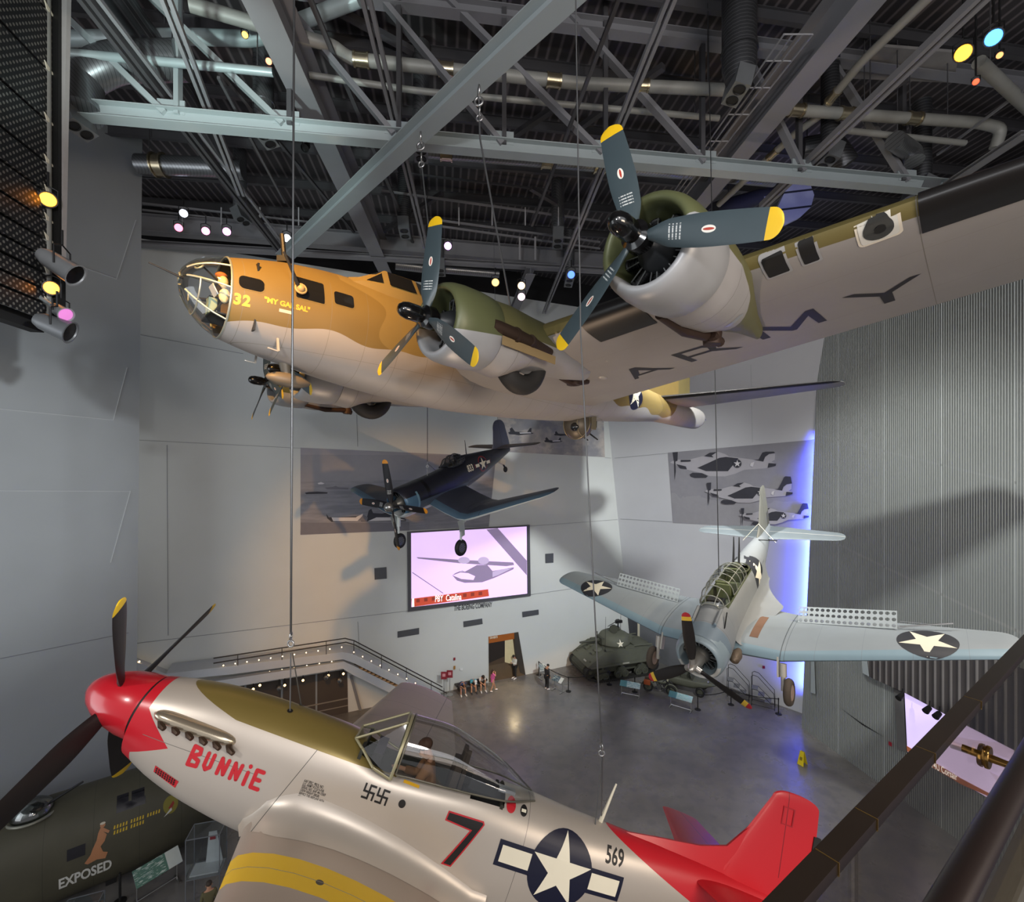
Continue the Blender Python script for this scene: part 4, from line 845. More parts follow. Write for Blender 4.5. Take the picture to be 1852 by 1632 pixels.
# ================================================================ the hall
Z0 = V((0, 0, 1))
g1 = at_z(945, 1222, 0); w1d = V((2.205, 1, 0)).normalized(); w1n = V((1, -2.205, 0)).normalized()
def w1(u, v, off=0.0): return at_pl(u, v, g1+w1n*off, w1n)
cT, cB = w1(1088, 640), w1(1142, 1181)
r2 = at_z(1449, 1290, 0); w2n = (cB-r2).cross(cT-r2).normalized()
if w2n.y > 0: w2n = -w2n
def w2(u, v, off=0.0): return at_pl(u, v, r2+w2n*off, w2n)
ra, rb = at_z(1449.6, 1316, 0), at_z(1587, 1415, 0); rd = (ra-rb).normalized(); rn = V((-rd.y, rd.x, 0)).normalized()
if rn.x > 0: rn = -rn
def wr(u, v, off=0.0): return at_pl(u, v, ra+rn*off, rn)
le = V(((245-CX)/F_*22, 22, 0)); ld = V((.558, 1, 0)).normalized(); lnn = V((1, -.558, 0)).normalized()
def wl(u, v, off=0.0): return at_pl(u, v, le+lnn*off, lnn)
def slab(name, pts, n, th, m):
    g = G(); n = V(n).normalized(); g.loft([[V(p) for p in pts], [V(p)-n*th for p in pts]]); return struct(g.out(name, m, None, 0))
conc = mat('polished_concrete', '#6f6c69', .30, 0, [('step(n(0.55,6)-0.5,0.25)*0.55', '#807d7a', .24), ('step(n(1.7,5)-0.56,0.12)*0.35', '#57565b', .38)], var=.10, vs=.9, spec=.55, bump='n(9,4)*0.05', bd=.02)
g = G(); g.f([g.b.verts.new(p) for p in ((-34, -12, 0), (34, -12, 0), (34, 48, 0), (-34, 48, 0))]); struct(g.out('floor', conc, None, 0))
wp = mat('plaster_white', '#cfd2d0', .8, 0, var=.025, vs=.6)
topz = w1(257, 432).z
wl0 = w1(60, 1240); wl0 = g1+w1d*((wl0-g1).dot(w1d))
cTop = cB+(cT-cB)*((topz-cB.z)/(cT.z-cB.z))
slab('wall_back', [(wl0.x, wl0.y, 0), cB, cTop, (wl0.x, wl0.y, topz)], w1n, .3, wp)
r2t = w2(1495, 560); r2t2 = r2+(r2t-r2)*1.0
far2 = r2+(r2-cB).normalized()*6
up2 = (cT-cB).normalized()*((topz)/((cT-cB).normalized().z))
slab('wall_right_back', [cB, far2, far2+up2, cTop], w2n, .3, mat('plaster_white_b', '#cdced2', .8, 0, var=.025, vs=.6))
corr = mat('corrugated_metal', '#a0a5a2', .45, .35, [('lt(abs(mod(x*0.169+y*-0.985,2.6)-1.3),0.035)', '#bcc2c0'), ('lt(abs(z-16.0+0.0*x+0.35-0.25*(y-20)),0.05)', '#a3a8a6'), ('lt(abs(z-12.2+0.24*(y-29)*-1),0.06)', '#a9aca9')], var=.06, vs=.5, bump='sin((x*0.169+y*-0.985)*66)', bd=.02)
eT = wr(1481, 620); e2 = ra+(eT-ra)*((EYE+9)/(eT.z)); near = ra-rd*27
slab('wall_right', [ra, near, (near.x, near.y, EYE+9), e2], rn, .05, corr)
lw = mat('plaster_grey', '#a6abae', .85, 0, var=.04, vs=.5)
lT = wl(258, 200); lB = le; lN = le-ld*22
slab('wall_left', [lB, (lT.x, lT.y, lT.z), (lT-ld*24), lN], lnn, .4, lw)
# scored lines on the plaster, thin reveal strips
seam = mat('seam_grey', '#8c8f93', .8, var=0); seam_l = mat('seam_light', '#c4c8ca', .8, var=0); tn = [0]
def reveal(fn, pts, m=seam, w=.035, off=.012):
    tn[0] += 1; g = G(); P = [fn(u, v, off) for u, v in pts]
    for a, b in zip(P[:-1], P[1:]): g.bar(a, b, w, .02)
    struct(g.out('trim_%d' % tn[0], m, None, 0))
reveal(w1, [(244, 796), (545, 811)]); reveal(w1, [(238, 1165), (740, 1105)]); reveal(w1, [(958, 1076), (1125, 1052)]); reveal(w1, [(302, 805), (304, 1150)], w=.02); reveal(w1, [(957, 952), (1117, 940)]); reveal(w1, [(1094, 828), (1105, 829)])
reveal(w1, [(645, 750), (647, 808)], w=.02); reveal(w1, [(250, 605), (440, 640)]); reveal(w1, [(647, 1125), (650, 1180)], w=.02)
reveal(w2, [(1112, 829), (1208, 820)]); reveal(w2, [(1122, 939), (1216, 944)]); reveal(w2, [(1358, 660), (1361, 800)], seam_l, .02)
reveal(wl, [(246, 398), (211, 505), (112, 470)], seam_l); reveal(wl, [(230, 665), (205, 760), (0, 740)], seam_l); reveal(wl, [(236, 888), (200, 1018)], seam_l); reveal(wl, [(236, 889), (0, 888)], seam_l); reveal(wl, [(232, 1145), (0, 1192)], seam, .05)
# ceiling
rx, ry = V((.99, .146, 0)), V((-.146, .99, 0))
deck = mat('roof_deck', '#3a3739', .6, .2, [('gt(sin((x*0.99+y*0.146)*15),0.55)', '#5a5557'), ('gt(sin((x*0.99+y*0.146)*15),0.9)', '#6f696b')], var=.2, vs=.3)
g = G(); C_ = V((0, 18, EYE+15.2)); g.box(C_, (90, 70, .2), M(((rx.x, ry.x, 0), (rx.y, ry.y, 0), (0, 0, 1)))); struct(g.out('ceiling', deck, None, 0))
dark_pl = mat('dark_upper_wall', '#211f21', .8, var=.1)
b0 = V((wl0.x, wl0.y, 0))-w1n*3.2; b1 = V((cB.x, cB.y, 0))-w1n*3.2+w1d*3
slab('wall_upper_back', [(b0.x, b0.y, topz-1), (b1.x, b1.y, topz-1), (b1.x, b1.y, EYE+15.1), (b0.x, b0.y, EYE+15.1)], w1n, .2, dark_pl)
b2 = V((far2.x, far2.y, 0))+V((4, 4, 0)); b3 = V((26, 2, 0))
slab('wall_upper_right', [(b1.x, b1.y, topz-1), (b2.x+6, b2.y, EYE+6), (b2.x+6, b2.y, EYE+15.1), (b1.x, b1.y, EYE+15.1)], (-.5, -1, 0), .2, dark_pl)
slab('wall_side_right', [(27, 38, EYE+5), (27, -8, EYE+5), (27, -8, EYE+15.1), (27, 38, EYE+15.1)], (-1, 0, 0), .2, dark_pl)
# roof steel: real members at their own heights
steel = mat('steel_grey_paint', '#86868a', .5, .2, var=.06, vs=.8); steel_l = mat('steel_light_paint', '#a2abad', .5, .15, var=.05, vs=.8); steel_d = mat('steel_dark_paint', '#4f4e51', .55, .2, var=.08, vs=.8)
def member(p0, p1, w, h, m=steel, kind='I', t=.03):
    p0, p1 = V(p0), V(p1); d_ = (p1-p0).normalized()
    if p0.y > .5 and CY-F_*(p0.z-EYE)/p0.y < 80: p0 = p0-d_*3.5
    if p1.y > .5 and CY-F_*(p1.z-EYE)/p1.y < 80: p1 = p1+d_*3.5
    tn[0] += 1; g = G()
    if kind == 'I': g.ibeam(p0, p1, w, h, t)
    elif kind == 'L2':
        d, a, u = frame(V(p1)-V(p0)); 
        for s in (-1, 1): g.bar(V(p0)+a*s*w*.32, V(p1)+a*s*w*.32, w*.36, h)
    else: g.bar(p0, p1, w, h)
    return struct(g.out('trim_%d' % tn[0], m, None, 20))
def hz(h): return lambda u, v: at_z(u, v, EYE+h)
h10 = hz(10)
bc0, bc1 = h10(110, 196), h10(1800, 348); bcd = (bc1-bc0).normalized(); bcn = V((bcd.y, -bcd.x, 0)); member(bc0-bcd*1, bc1+bcd*8, .42, .44, steel_l)
def tr(u, v): return at_pl(u, v, bc0, bcn)
def onc(u): 
    d = ray(u, 300); t = (bc0-V((0, 0, EYE))).dot(bcn)/d.dot(bcn); p = V((0, 0, EYE))+d*t; return V((p.x, p.y, EYE+10.1))
topc = lambda p, dx: V((p.x, p.y, EYE+14.1))-bcd*dx
member(V((bc0.x, bc0.y, EYE+14.3))-bcd*3, V((bc1.x, bc1.y, EYE+14.3))+bcd*8, .4, .4, steel)
for u, um in ((300, 150), (512, 340), (712, 560), (908, 740), (1088, 870), (1272, 1060), (1452, 1330), (1640, 1470)):
    p = onc(u); q = tr(um, 60); k = (14.1-10.1)/(q.z-EYE-10.1); e = p+(q-p)*k; member(p, V((e.x, e.y, EYE+14.1)), .26, .16, steel_l if u < 520 else steel, 'bar')  # left-end diagonals in lighter steel, the stronger light there put into the colour
for u in (322, 525, 722, 912, 1095, 1270, 1445, 1632):
    p = onc(u); member(p, V((p.x, p.y, EYE+14.1)), .14, .2, steel_l if u < 400 else steel_d, 'bar')  # posts lighter at the lit left end, darker beyond: light put into the colour
for u in (310, 518, 718, 908, 1090, 1276, 1450, 1640):       # gusset plates
    p = onc(u); tn[0] += 1; g = G(); g.box(p+V((0, 0, .22)), (.75, .06, .42), M(((bcd.x, -bcd.y, 0), (bcd.y, bcd.x, 0), (0, 0, 1)))); struct(g.out('trim_%d' % tn[0], steel_l, None, 0))
h118 = hz(11.8); member(h118(508, 50), h118(700, 482), .75, 1.3, steel); member(h118(1503, 50), h118(1225, 400), .7, 1.2, steel)
h105 = hz(10.5); member(h105(1722, 46), h105(1380, 372), .34, .2, steel, 'L2'); member(hz(11)(200, 56), hz(11)(516, 466), .32, .22, steel_d, 'L2'); member(hz(11)(222, 56), hz(11)(520, 450), .1, .1, steel, 'bar')
h97 = hz(9.55); member(h97(958, 48), h97(508, 470), .50, .46, steel_l)
member(hz(10.6)(676, 56), hz(10.6)(770, 448), .26, .14, steel, 'L2'); member(hz(10.6)(1190, 56), hz(10.6)(984, 566), .26, .14, steel, 'L2'); member(hz(10.7)(330, 76), hz(10.7)(436, 352), .26, .14, steel, 'L2'); member(hz(10.7)(395, 140), hz(10.7)(515, 366), .08, .08, steel_d, 'bar'); member(hz(10.7)(1165, 120), hz(10.7)(1080, 300), .10, .1, steel, 'bar'); member(hz(10.7)(1095, 60), hz(10.7)(962, 408), .10, .1, steel_d, 'bar')
h122 = hz(12.2); member(h122(240, 404), h122(1130, 476), .6, .9, steel); member(hz(11.2)(240, 440), hz(11.2)(1120, 492), .5, .22, steel)
for k, (u0, v0, u1, v1, hh) in enumerate(((258, 368, 560, 402, 13), (258, 380, 560, 414, 12.8), (690, 345, 1085, 400, 13.2), (790, 398, 1085, 438, 12.6), (800, 410, 1085, 450, 12.4), (620, 300, 1000, 345, 14.4), (1290, 300, 1360, 330, 13), (250, 320, 640, 345, 14.6))): member(hz(hh)(u0, v0), hz(hh)(u1, v1), .09, .09, steel_d if k > 4 else steel, 'bar')
for u in (330, 400, 470, 540, 830, 890, 950, 1010): member(hz(13)(u, 375), hz(12.2)(u, 408), .06, .06, steel, 'bar')
for u, v in ((940, 420), (968, 420)): member(hz(12.2)(u, 428), hz(11.2)(u, 470), .1, .06, steel, 'bar')
for (a, b, hh) in (((690, 62), (760, 100), 14.4), ((1050, 230), (1200, 120), 13.6), ((800, 350), (690, 420), 13.4), ((960, 340), (1010, 370), 13.4), ((930, 245), (1010, 190), 13.2), ((1610, 300), (1710, 215), 12.6), ((1540, 205), (1640, 140), 12.8)): member(hz(hh)(*a), hz(hh)(*b), .22, .2, steel_d, 'bar')
member(hz(9.9)(1856, 240), hz(9.9)(1712, 335), .3, .16, steel, 'I'); member(hz(9.9)(1875, 285), hz(9.9)(1765, 350), .3, .16, steel, 'I');
member(hz(11.6)(1858, 158), hz(11.6)(1695, 280), .07, .07, steel, 'bar'); member(hz(10.8)(960, 490), hz(10.8)(930, 560), .55, .4, steel, 'I')
member(hz(12.4)(395, 125), hz(12.4)(640, 420), .12, .1, steel_d, 'bar'); member(hz(12.4)(588, 62), hz(12.4)(760, 470), .14, .1, steel_d, 'bar')
for k in range(12):                                    # purlins across the deck
    p = C_+ry*(-16+k*3.1)-V((0, 0, .45)); member(p-rx*30, p+rx*30, .18, .42, steel_d, 'I', .02)

# the blue strip lamp standing in the slot between the back wall and the corrugated wall
q0, q1 = w2(1452, 1250), w2(1474, 790); uu = (w2(1460, 1000)-w2(1380, 1000)).normalized()
pa, pb = q0+uu*.45+w2n*.65, q1+uu*.34+w2n*.38
l = bpy.data.lights.new('blue_slot', 'AREA'); l.shape = 'RECTANGLE'; l.size = .12; l.size_y = (pb-pa).length; l.energy = 520; l.spread = math.radians(80); l.color = (.06, .09, 1.0)
o = bpy.data.objects.new('blue_slot', l); COL.objects.link(o); yv = (pb-pa).normalized(); zv = (uu*.8+w2n*.75); zv = (zv-yv*zv.dot(yv)).normalized(); xv = yv.cross(zv)
mt = M((xv, yv, zv)).transposed().to_4x4(); mt.translation = (pa+pb)/2; o.matrix_world = mt
# ================================================================ what hangs on the walls
def art(name, fn, items, mats, label, cat, th=.03, off=.03, edge=None, group=None):
    """flat picture on a wall: items (pixel outline, material index); the first is the sheet itself"""
    g = G()
    for k, (px, mi) in enumerate(items):
        P = [fn(u, v, off+.006*k) for u, v in px]
        if k == 0: g.loft([P, [fn(u, v, .0) for u, v in px]], mi)
        else:
            n = w1n if fn is w1 else (w2n if fn is w2 else rn); o = P[0]; U = (P[1]-P[0]).normalized(); Vv = n.cross(U).normalized()
            g.flat([[((p-o).dot(U), (p-o).dot(Vv)) for p in P]], o, U, Vv, 0, mi)
    return tag(g.out(name, mats, None, 0, norm=False), label, cat, group)
def px6(pts): return [(1180+a*.17279, 780+b*.17279) for a, b in pts]
def px5(pts): return [(540+a*.31317, 720+b*.31317) for a, b in pts]
gs = lambda n, c, **k: mat('print_'+n, c, .75, 0, **k)
sea = gs('sea', '#9a98a0', layers=[('step(n(0.5,5)-0.5,0.3)*0.3', '#a9a6ac'), ('lt(z,16.25)*0.55', '#8a8b92'), ('lt(z,14.6)*0.5*step(n(2.2,4,0.3,0.3,2)-0.5,0.2)', '#6f727a')], var=.03)
pdark, pmid, plight, pwhite = gs('dark', '#3b3b43', var=.05), gs('mid', '#77767f', var=.05), gs('light', '#b3b0b6', var=.03), gs('white', '#d6d3d6', var=.02)
ship = px5([(160, 670), (175, 690), (330, 684), (395, 690), (405, 650), (420, 640), (430, 665), (480, 668), (520, 660), (620, 700), (620, 712), (330, 714), (190, 716), (165, 695)])
art('wall_mural', w1, [([(543.5, 810), (897, 826), (884, 953), (543.5, 968)], 0), (px5([(12, 720), (330, 722), (640, 716), (640, 766), (10, 790)]), 2), (ship, 1), (px5([(190, 690), (330, 690), (372, 668), (360, 712), (200, 712)]), 4), (px5([(450, 690), (560, 690), (620, 706), (400, 712)]), 4), (px5([(340, 710), (375, 675), (400, 690), (395, 712)]), 2),
    (px5([(150, 518), (195, 514), (215, 508), (232, 516), (290, 520), (285, 528), (165, 528)]), 2), (px5([(36, 548), (60, 543), (110, 541), (168, 545), (165, 553), (45, 556)]), 1), (px5([(355, 512), (432, 511), (425, 515), (360, 515)]), 2), (px5([(110, 492), (130, 486), (150, 494), (140, 499), (115, 499)]), 4)], [sea, pdark, pmid, plight, pwhite], 'grey photo mural of an aircraft carrier at sea behind the bent-wing fighter', 'mural')
cloud = gs('cloud', '#9d9a9c', layers=[('step(n(0.9,6)-0.50,0.18)*0.8', '#c4bab2'), ('step(n(0.7,5,1,1,1.6)-0.52,0.1)*0.6', '#7f818a')], var=.05)
def bomber(x, y, s, m=1): return [(x+a*s, y+b*s) for a, b in ((0, 0), (12, -6), (10, -22), (22, -30), (40, -6), (110, -2), (126, -26), (136, -26), (134, 0), (150, 4), (134, 8), (60, 16), (40, 12), (8, 10))]
art('wall_mural', w1, [([(899, 728), (1091, 742), (1094, 827), (903, 817)], 0), (px5(bomber(1210, 200, 1.0)), 1), (px5([(1275, 200), (1340, 197), (1345, 205), (1280, 206)]), 3), (px5(bomber(1475, 210, .62)), 1), (px5(bomber(1418, 248, .72)), 1), (px5([(1465, 247), (1510, 244), (1512, 250), (1468, 252)]), 3)], [cloud, pdark, pmid, pwhite], 'cloudy photo mural of bombers in flight behind the ball turret', 'mural')
sky3 = gs('sky', '#8f8e95', layers=[('step(n(0.35,5)-0.5,0.3)*0.4', '#a5a3a8'), ('lt(z,13.3+1.6*(n(1.2,5)-0.5))*0.4', '#a8a6a9')], var=.04)
def must(pts): return px6(pts)
P1 = [(185, 330), (205, 315), (250, 300), (400, 295), (515, 265), (545, 262), (600, 225), (680, 215), (760, 240), (800, 265), (1060, 300), (1110, 298), (1150, 225), (1185, 150), (1205, 138), (1270, 143), (1285, 230), (1280, 300), (1245, 320), (1295, 340), (1290, 365), (1200, 388), (960, 405), (870, 445), (760, 475), (600, 470), (520, 440), (400, 412), (290, 390), (240, 350)]
W1_ = [(470, 385), (560, 345), (700, 280), (770, 270), (900, 285), (840, 360), (790, 420), (560, 420)]
T1 = [(388, 455), (420, 435), (520, 440), (582, 470), (560, 490), (440, 492), (400, 478)]
B1 = [(210, 222), (265, 218), (262, 310), (240, 320), (245, 420), (232, 515), (228, 420), (226, 320)]
def sh(P, dx, dy, s=1, cx=185, cy=330): return [((x-cx)*s+cx+dx, (y-cy)*s+cy+dy) for x, y in P]
mods = []
for dx, dy, s in ((0, 0, 1), (362, 302, .83), (722, 550, .66)):
    clip = lambda P: [(min(x, 1690), max(y, 215 if s == 1 else 0)) for x, y in P]
    mods += [(must(clip(sh(P1, dx, dy, s))), 3), (must(clip(sh(W1_, dx, dy, s))), 1), (must(clip(sh(T1, dx, dy, s))), 1), (must(clip(sh(B1, dx, dy, s))), 1), (must(clip(sh([(1062, 300), (1110, 298), (1150, 225), (1185, 150), (1205, 138), (1270, 143), (1285, 230), (1220, 240), (1180, 270), (1160, 320)], dx, dy, s))), 1),
             (must(clip(sh([(1215, 335), (1295, 340), (1290, 365), (1205, 385)], dx, dy, s))), 1), (must(clip(sh([(250, 345), (350, 370), (360, 400), (290, 390)], dx, dy, s))), 1), (must(clip(sh([(540, 262), (600, 226), (680, 217), (620, 255), (640, 275)], dx, dy, s))), 1), (must(clip(sh(circ(45, 14, (888, 340)), dx, dy, s))), 1), (must(clip(sh(star_pts(40, -PI/2, (888, 340)), dx, dy, s))), 4), (must(clip(sh([(1030, 335), (1068, 320), (1050, 375), (1020, 365)], dx, dy, s))), 4), (must(clip(sh([(295, 302), (400, 300), (400, 318), (300, 322)], dx, dy, s))), 1)]
art('wall_mural', w2, [([(1208, 819), (1500, 793), (1500, 960), (1217, 946)], 0)]+mods, [sky3, pdark, pmid, plight, pwhite], 'grey photo mural of three fighter planes in echelon on the right-hand back wall', 'mural')
# big screen over the door
TH = thing('video_screen', 'large lilac-white video screen showing a flying boat, above the doorway', 'screen'); frm = mat('screen_frame_grey', '#55555b', .5, .2)
def quad_g(fn, px, off, mi=0, th=.0):
    g = G(); P = [fn(u, v, off) for u, v in px]; g.loft([P, [fn(u, v, max(0, off-th)) for u, v in px]], mi); return g
quad_g(w1, [(736, 962), (958, 949.5), (960, 1078), (738, 1107)], .16, th=.16).out('frame', frm, TH, 0)
scr = lamp('screen_lilac', '#dcbdee', .72); s_d = lamp('screen_purple_grey', '#7e6f8c', .62); s_m = lamp('screen_mauve', '#a695b4', .75); s_r = lamp('screen_rust', '#a8402c', .75); s_r2 = lamp('screen_rust_dark', '#7d2f24', .6); s_w = lamp('screen_white', '#ffffff', .8)
def scr_art(parent, fn, items, mats, base):
    g = G(); n = w1n if fn is w1 else rn
    for k, (px, mi) in enumerate(items):
        P = [fn(u, v, base+.004*k) for u, v in px]; o = P[0]; U = (P[1]-P[0]).normalized(); Vv = n.cross(U).normalized(); g.flat([[((p-o).dot(U), (p-o).dot(Vv)) for p in P]], o, U, Vv, 0, mi)
    return g.out('picture', mats, parent, 0, norm=False)
pb = scr_art(TH, w1, [([(743.5, 964.5), (952.5, 952.5), (953.5, 1074), (744, 1098.5)], 0), (px5([(1085, 760), (1150, 752), (1318, 940), (1318, 1025)]), 1), (px5([(655, 1010), (658, 1006), (838, 1128), (833, 1130)]), 1),
    (px5([(680, 920), (720, 922), (930, 935), (1240, 950), (1245, 965), (1200, 972), (930, 955), (690, 928)]), 1), (px5(circ(34, 16, (955, 938), 20)), 2), (px5(circ(32, 16, (1068, 940), 22)), 2), (px5([(905, 1012), (935, 1000), (960, 1004), (1030, 965), (1090, 965), (1120, 1000), (1245, 978), (1240, 990), (1130, 1040), (1060, 1065), (960, 1068), (915, 1055), (888, 1025)]), 1), (px5([(890, 1025), (935, 1008), (980, 1012), (1020, 1030), (1010, 1052), (940, 1046)]), 0), (px5([(1120, 1005), (1170, 990), (1230, 985), (1150, 1025), (1120, 1035)]), 2), (px5([(930, 1005), (945, 995), (960, 1003)]), 2),
    (px5([(652, 1160), (1095, 1105), (1100, 1145), (655, 1208)]), 3), (px5([(655, 1160), (667, 1158), (668, 1206), (655, 1208)]), 5)]+[(px5([(680+i*45, 1162-i*5.2), (700+i*45, 1160-i*5.2), (700+i*45, 1180-i*5.2), (680+i*45, 1182-i*5.2)]), 4) for i in range(9)], [scr, s_d, s_m, s_r, s_r2, s_w], .165)
def wall_text(txt, fn, n, c0, c1, size, m, name, parent, off=.2, bold=.02, sx=.8, depth=0):
    """writing along the line c0-c1 (pixels), size in metres"""
    a, b = fn(*c0, off), fn(*c1, off); U = (b-a).normalized(); Vv = n.cross(U).normalized()
    if Vv.z < 0: Vv = -Vv
    g = text_g(txt, size, bold, sx); w = max(v.co.x for v in g.b.verts)-min(v.co.x for v in g.b.verts); k = (b-a).length/w
    for v in g.b.verts: v.co = (a+b)/2+U*(v.co.x*k)+Vv*v.co.y
    return g.out(name, m, parent, 0, norm=False)
wall_text('PBY  Catalina', w1, w1n, px5([(788, 1163)])[0], px5([(940, 1150)])[0], .60, s_w, 'caption', TH, .24, .008)
bo = wall_text('THE BOEING COMPANY', w1, w1n, (821, 1101), (890, 1094), .50, mat('letter_grey', '#4a4d53', .6, .1), 'wall_lettering', None, .03); tag(bo, 'dark metal lettering reading THE BOEING COMPANY under the big screen', 'lettering')
# grilles, alarms and the doorway
gr = mat('grille_grey', '#5f6166', .5, .2, [('gt(sin(z*90),0.2)', '#44464a')], var=.03)
for px, lb, nm in (([(677, 1028), (699, 1026), (699.5, 1047), (677.5, 1049)], 'square dark wall speaker to the left of the big screen', 'wall_speaker'), ([(986, 1002), (1001, 1001), (1001, 1018), (986.5, 1019)], 'square dark wall speaker to the right of the big screen', 'wall_speaker'),
                 ([(719, 1142.5), (758, 1136), (758, 1147.5), (719, 1154)], 'wide dark air grille high above the stair foot', 'air_grille'), ([(838, 1124.5), (872, 1119), (873, 1129), (838.5, 1135)], 'wide dark air grille above the seated people', 'air_grille'), ([(944.5, 1107), (974, 1103), (974.5, 1112), (945, 1117)], 'wide dark air grille above the doorway, right of the big screen', 'air_grille')):
    g = G(); P = [w1(u, v, .04) for u, v in px]; g.loft([P, [w1(u, v, 0) for u, v in px]]); tag(g.out(nm, gr, None, 0), lb, 'speaker' if 'speak' in nm else 'vent')
for px, c, lb, fn in (([(820.3, 1190), (823.6, 1189.6), (823.6, 1194.5), (820.3, 1195)], '#8b2430', 'small dark red alarm box on wall above the seated people', w1), ([(820.3, 1205), (823.6, 1204.6), (823.6, 1211), (820.3, 1211.5)], '#a3763a', 'small brown call box under the red alarm box', w1), ([(832, 1209), (837, 1208.6), (837, 1213), (832, 1213.4)], '#e6e8ea', 'small white box beside the brown call box', w1), ([(1379, 1204.5), (1383.5, 1205), (1383.5, 1210), (1379, 1209.6)], '#8e2444', 'small red alarm box on wall above the mobile steps', w2), ([(1607, 1341), (1613, 1344), (1613, 1351), (1607, 1348)], '#a02636', 'small red alarm box beside the lower screen', wr)):
    g = G(); g.loft([[fn(u, v, .07) for u, v in px], [fn(u, v, 0) for u, v in px]]); tag(g.out('alarm_box' if 'alarm' in lb else 'wall_box', mat('box_'+c[1:], c, .5), None, 0), lb, 'box')
# doorway: flat sheets and lintel; the dark inside and lit side panel are painted in colour
def wbox(px, d0, d1, m, name, parent=None, fn=w1): g = G(); g.loft([[fn(u, v, d0) for u, v in px], [fn(u, v, d1) for u, v in px]]); return g.out(name, m, parent, 0)
g = G(); P = [w1(u, v, .02) for u, v in ((883, 1152), (937, 1143.5), (950, 1221.5), (884, 1232))]; dz = [P[3]-w1n*.0, P[2]]
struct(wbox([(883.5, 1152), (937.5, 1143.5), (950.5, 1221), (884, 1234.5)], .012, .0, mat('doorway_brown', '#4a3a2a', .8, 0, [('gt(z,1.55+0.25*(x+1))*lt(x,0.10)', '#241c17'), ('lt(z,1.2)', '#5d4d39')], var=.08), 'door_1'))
struct(wbox([(883.5, 1152), (930, 1145), (930.5, 1156), (884, 1164)], .03, .0, mat('lintel_orange', '#a2591b', .6, var=.05), 'trim_801')); struct(wbox([(913, 1158), (927.5, 1156), (931, 1185), (931, 1203), (913, 1198)], .024, .0, mat('panel_cream', '#d2c49a', .7, emit=None), 'trim_802'))
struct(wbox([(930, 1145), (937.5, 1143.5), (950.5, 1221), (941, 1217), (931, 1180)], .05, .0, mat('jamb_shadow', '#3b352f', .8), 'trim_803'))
g = G(); g.b.free()
g = wall_text('EXHIBITS', w1, w1n, (886, 1154.5), (900, 1152.5), .22, M_white, 'door_lettering', None, .05); tag(g, 'tiny white lettering on the orange lintel over the doorway', 'lettering')
# dark doorway and low grey panelling in the corner behind the tank
struct(wbox([(1131, 1116), (1156, 1126), (1156, 1172), (1133, 1172)], .03, 0, mat('door_charcoal', '#4a4b51', .6), 'door_2', None, w2)); struct(wbox([(1156, 1124), (1235, 1150), (1235, 1216), (1156, 1192)], .03, 0, mat('panelling_grey', '#76787d', .7, var=.06), 'trim_804', None, w2)); struct(wbox([(1153, 1122), (1157, 1123), (1157, 1180), (1153, 1180)], .06, 0, M_white, 'trim_805', None, w2))
# lower right: overhanging dark corrugated band, screen, spotlights
dk = mat('corrugated_dark', '#4e4a4a', .5, .3, [('gt(sin((x*0.169+y*-0.985)*20),0.55)', '#8c8886')], var=.1, vs=1, bump='sin((x*0.169+y*-0.985)*20)', bd=.03)
struct(wbox([(1561, 1150), (1562, 1218), (1575, 1226), (1637, 1254), (1735, 1306), (1835, 1358), (1900, 1398), (1900, 1230), (1800, 1190), (1700, 1160)], .35, 0, dk, 'trim_806', None, wr)); struct(wbox([(1556, 1150), (1563, 1150), (1572, 1224), (1560, 1218)], .4, 0, steel_l, 'trim_807', None, wr))
struct(wbox([(1616, 1245), (1634, 1254), (1639, 1362), (1624, 1356)], .10, 0, mat('reveal_grey', '#6d6d6c', .7), 'trim_808', None, wr)); struct(wbox([(1468, 1150), (1471, 1150), (1475, 1256), (1466, 1253)], .12, 0, steel_l, 'trim_809', None, wr)); struct(wbox([(1520, 1281), (1555, 1306), (1598, 1333), (1560, 1312)], .02, 0, mat('crack_black', '#111111', .9), 'trim_810', None, wr))
TS = thing('video_screen', 'lilac video screen low on the right wall, seen under the rail', 'screen'); quad_g(wr, [(1634, 1250), (1830, 1339), (1836, 1472), (1641, 1362)], .05, th=.05).out('frame', frm, TS, 0)
zz = lambda pts: [(1480+a*.30769, 1130+b*.30769) for a, b in pts]
lil = lamp('screen_lilac_b', '#d3c2f0', .70); scr_art(TS, wr, [([(1636, 1252), (1828, 1340), (1833, 1470), (1641, 1360)], 0), (zz([(790, 655), (930, 680), (1150, 700), (1150, 800), (1000, 745), (860, 725), (770, 705)]), 1), (zz([(770, 700), (930, 745), (1110, 810), (1120, 840), (960, 790), (775, 725)]), 4), (zz([(1000, 860), (1100, 910), (1080, 960)]), 1), (zz([(518, 712), (670, 802), (840, 905), (1040, 1010), (1140, 1060), (1140, 1110), (1000, 1010), (840, 940), (670, 840), (522, 745)]), 2)], [lil, lamp('screen_mauve_b', '#c0aed2', .8), lamp('screen_brown', '#8a5136', .6), s_w, lamp('screen_shadow', '#8d8398', .6)], .055)
wall_text('F4U Corsair', wr, rn, zz([(665, 822)])[0], zz([(815, 900)])[0], .40, s_w, 'caption', TS, .1, .01)
for k, (u, v, lb) in enumerate(((1630, 1257, 'small black spotlight at the left corner of the lower screen'), (1679, 1280, 'small black spotlight over the lower screen, left of two'), (1697, 1290, 'small black spotlight over the lower screen, next to the rail'))):
    t = thing('spotlight', lb, 'spotlight', wr(u, v, .7)); p = V((0, 0, 0)); g = G(); g.tube([p+V((.05, .0, .0)), p+V((-.22, -.1, -.12))], [.10, .13], 12); g.out('lamp_housing', M_blk, t); g = G(); g.tube([p+V((.03, 0, .0)), p+V((.06, .0, .28))], .025, 6); g.out('yoke', M_dk, t)
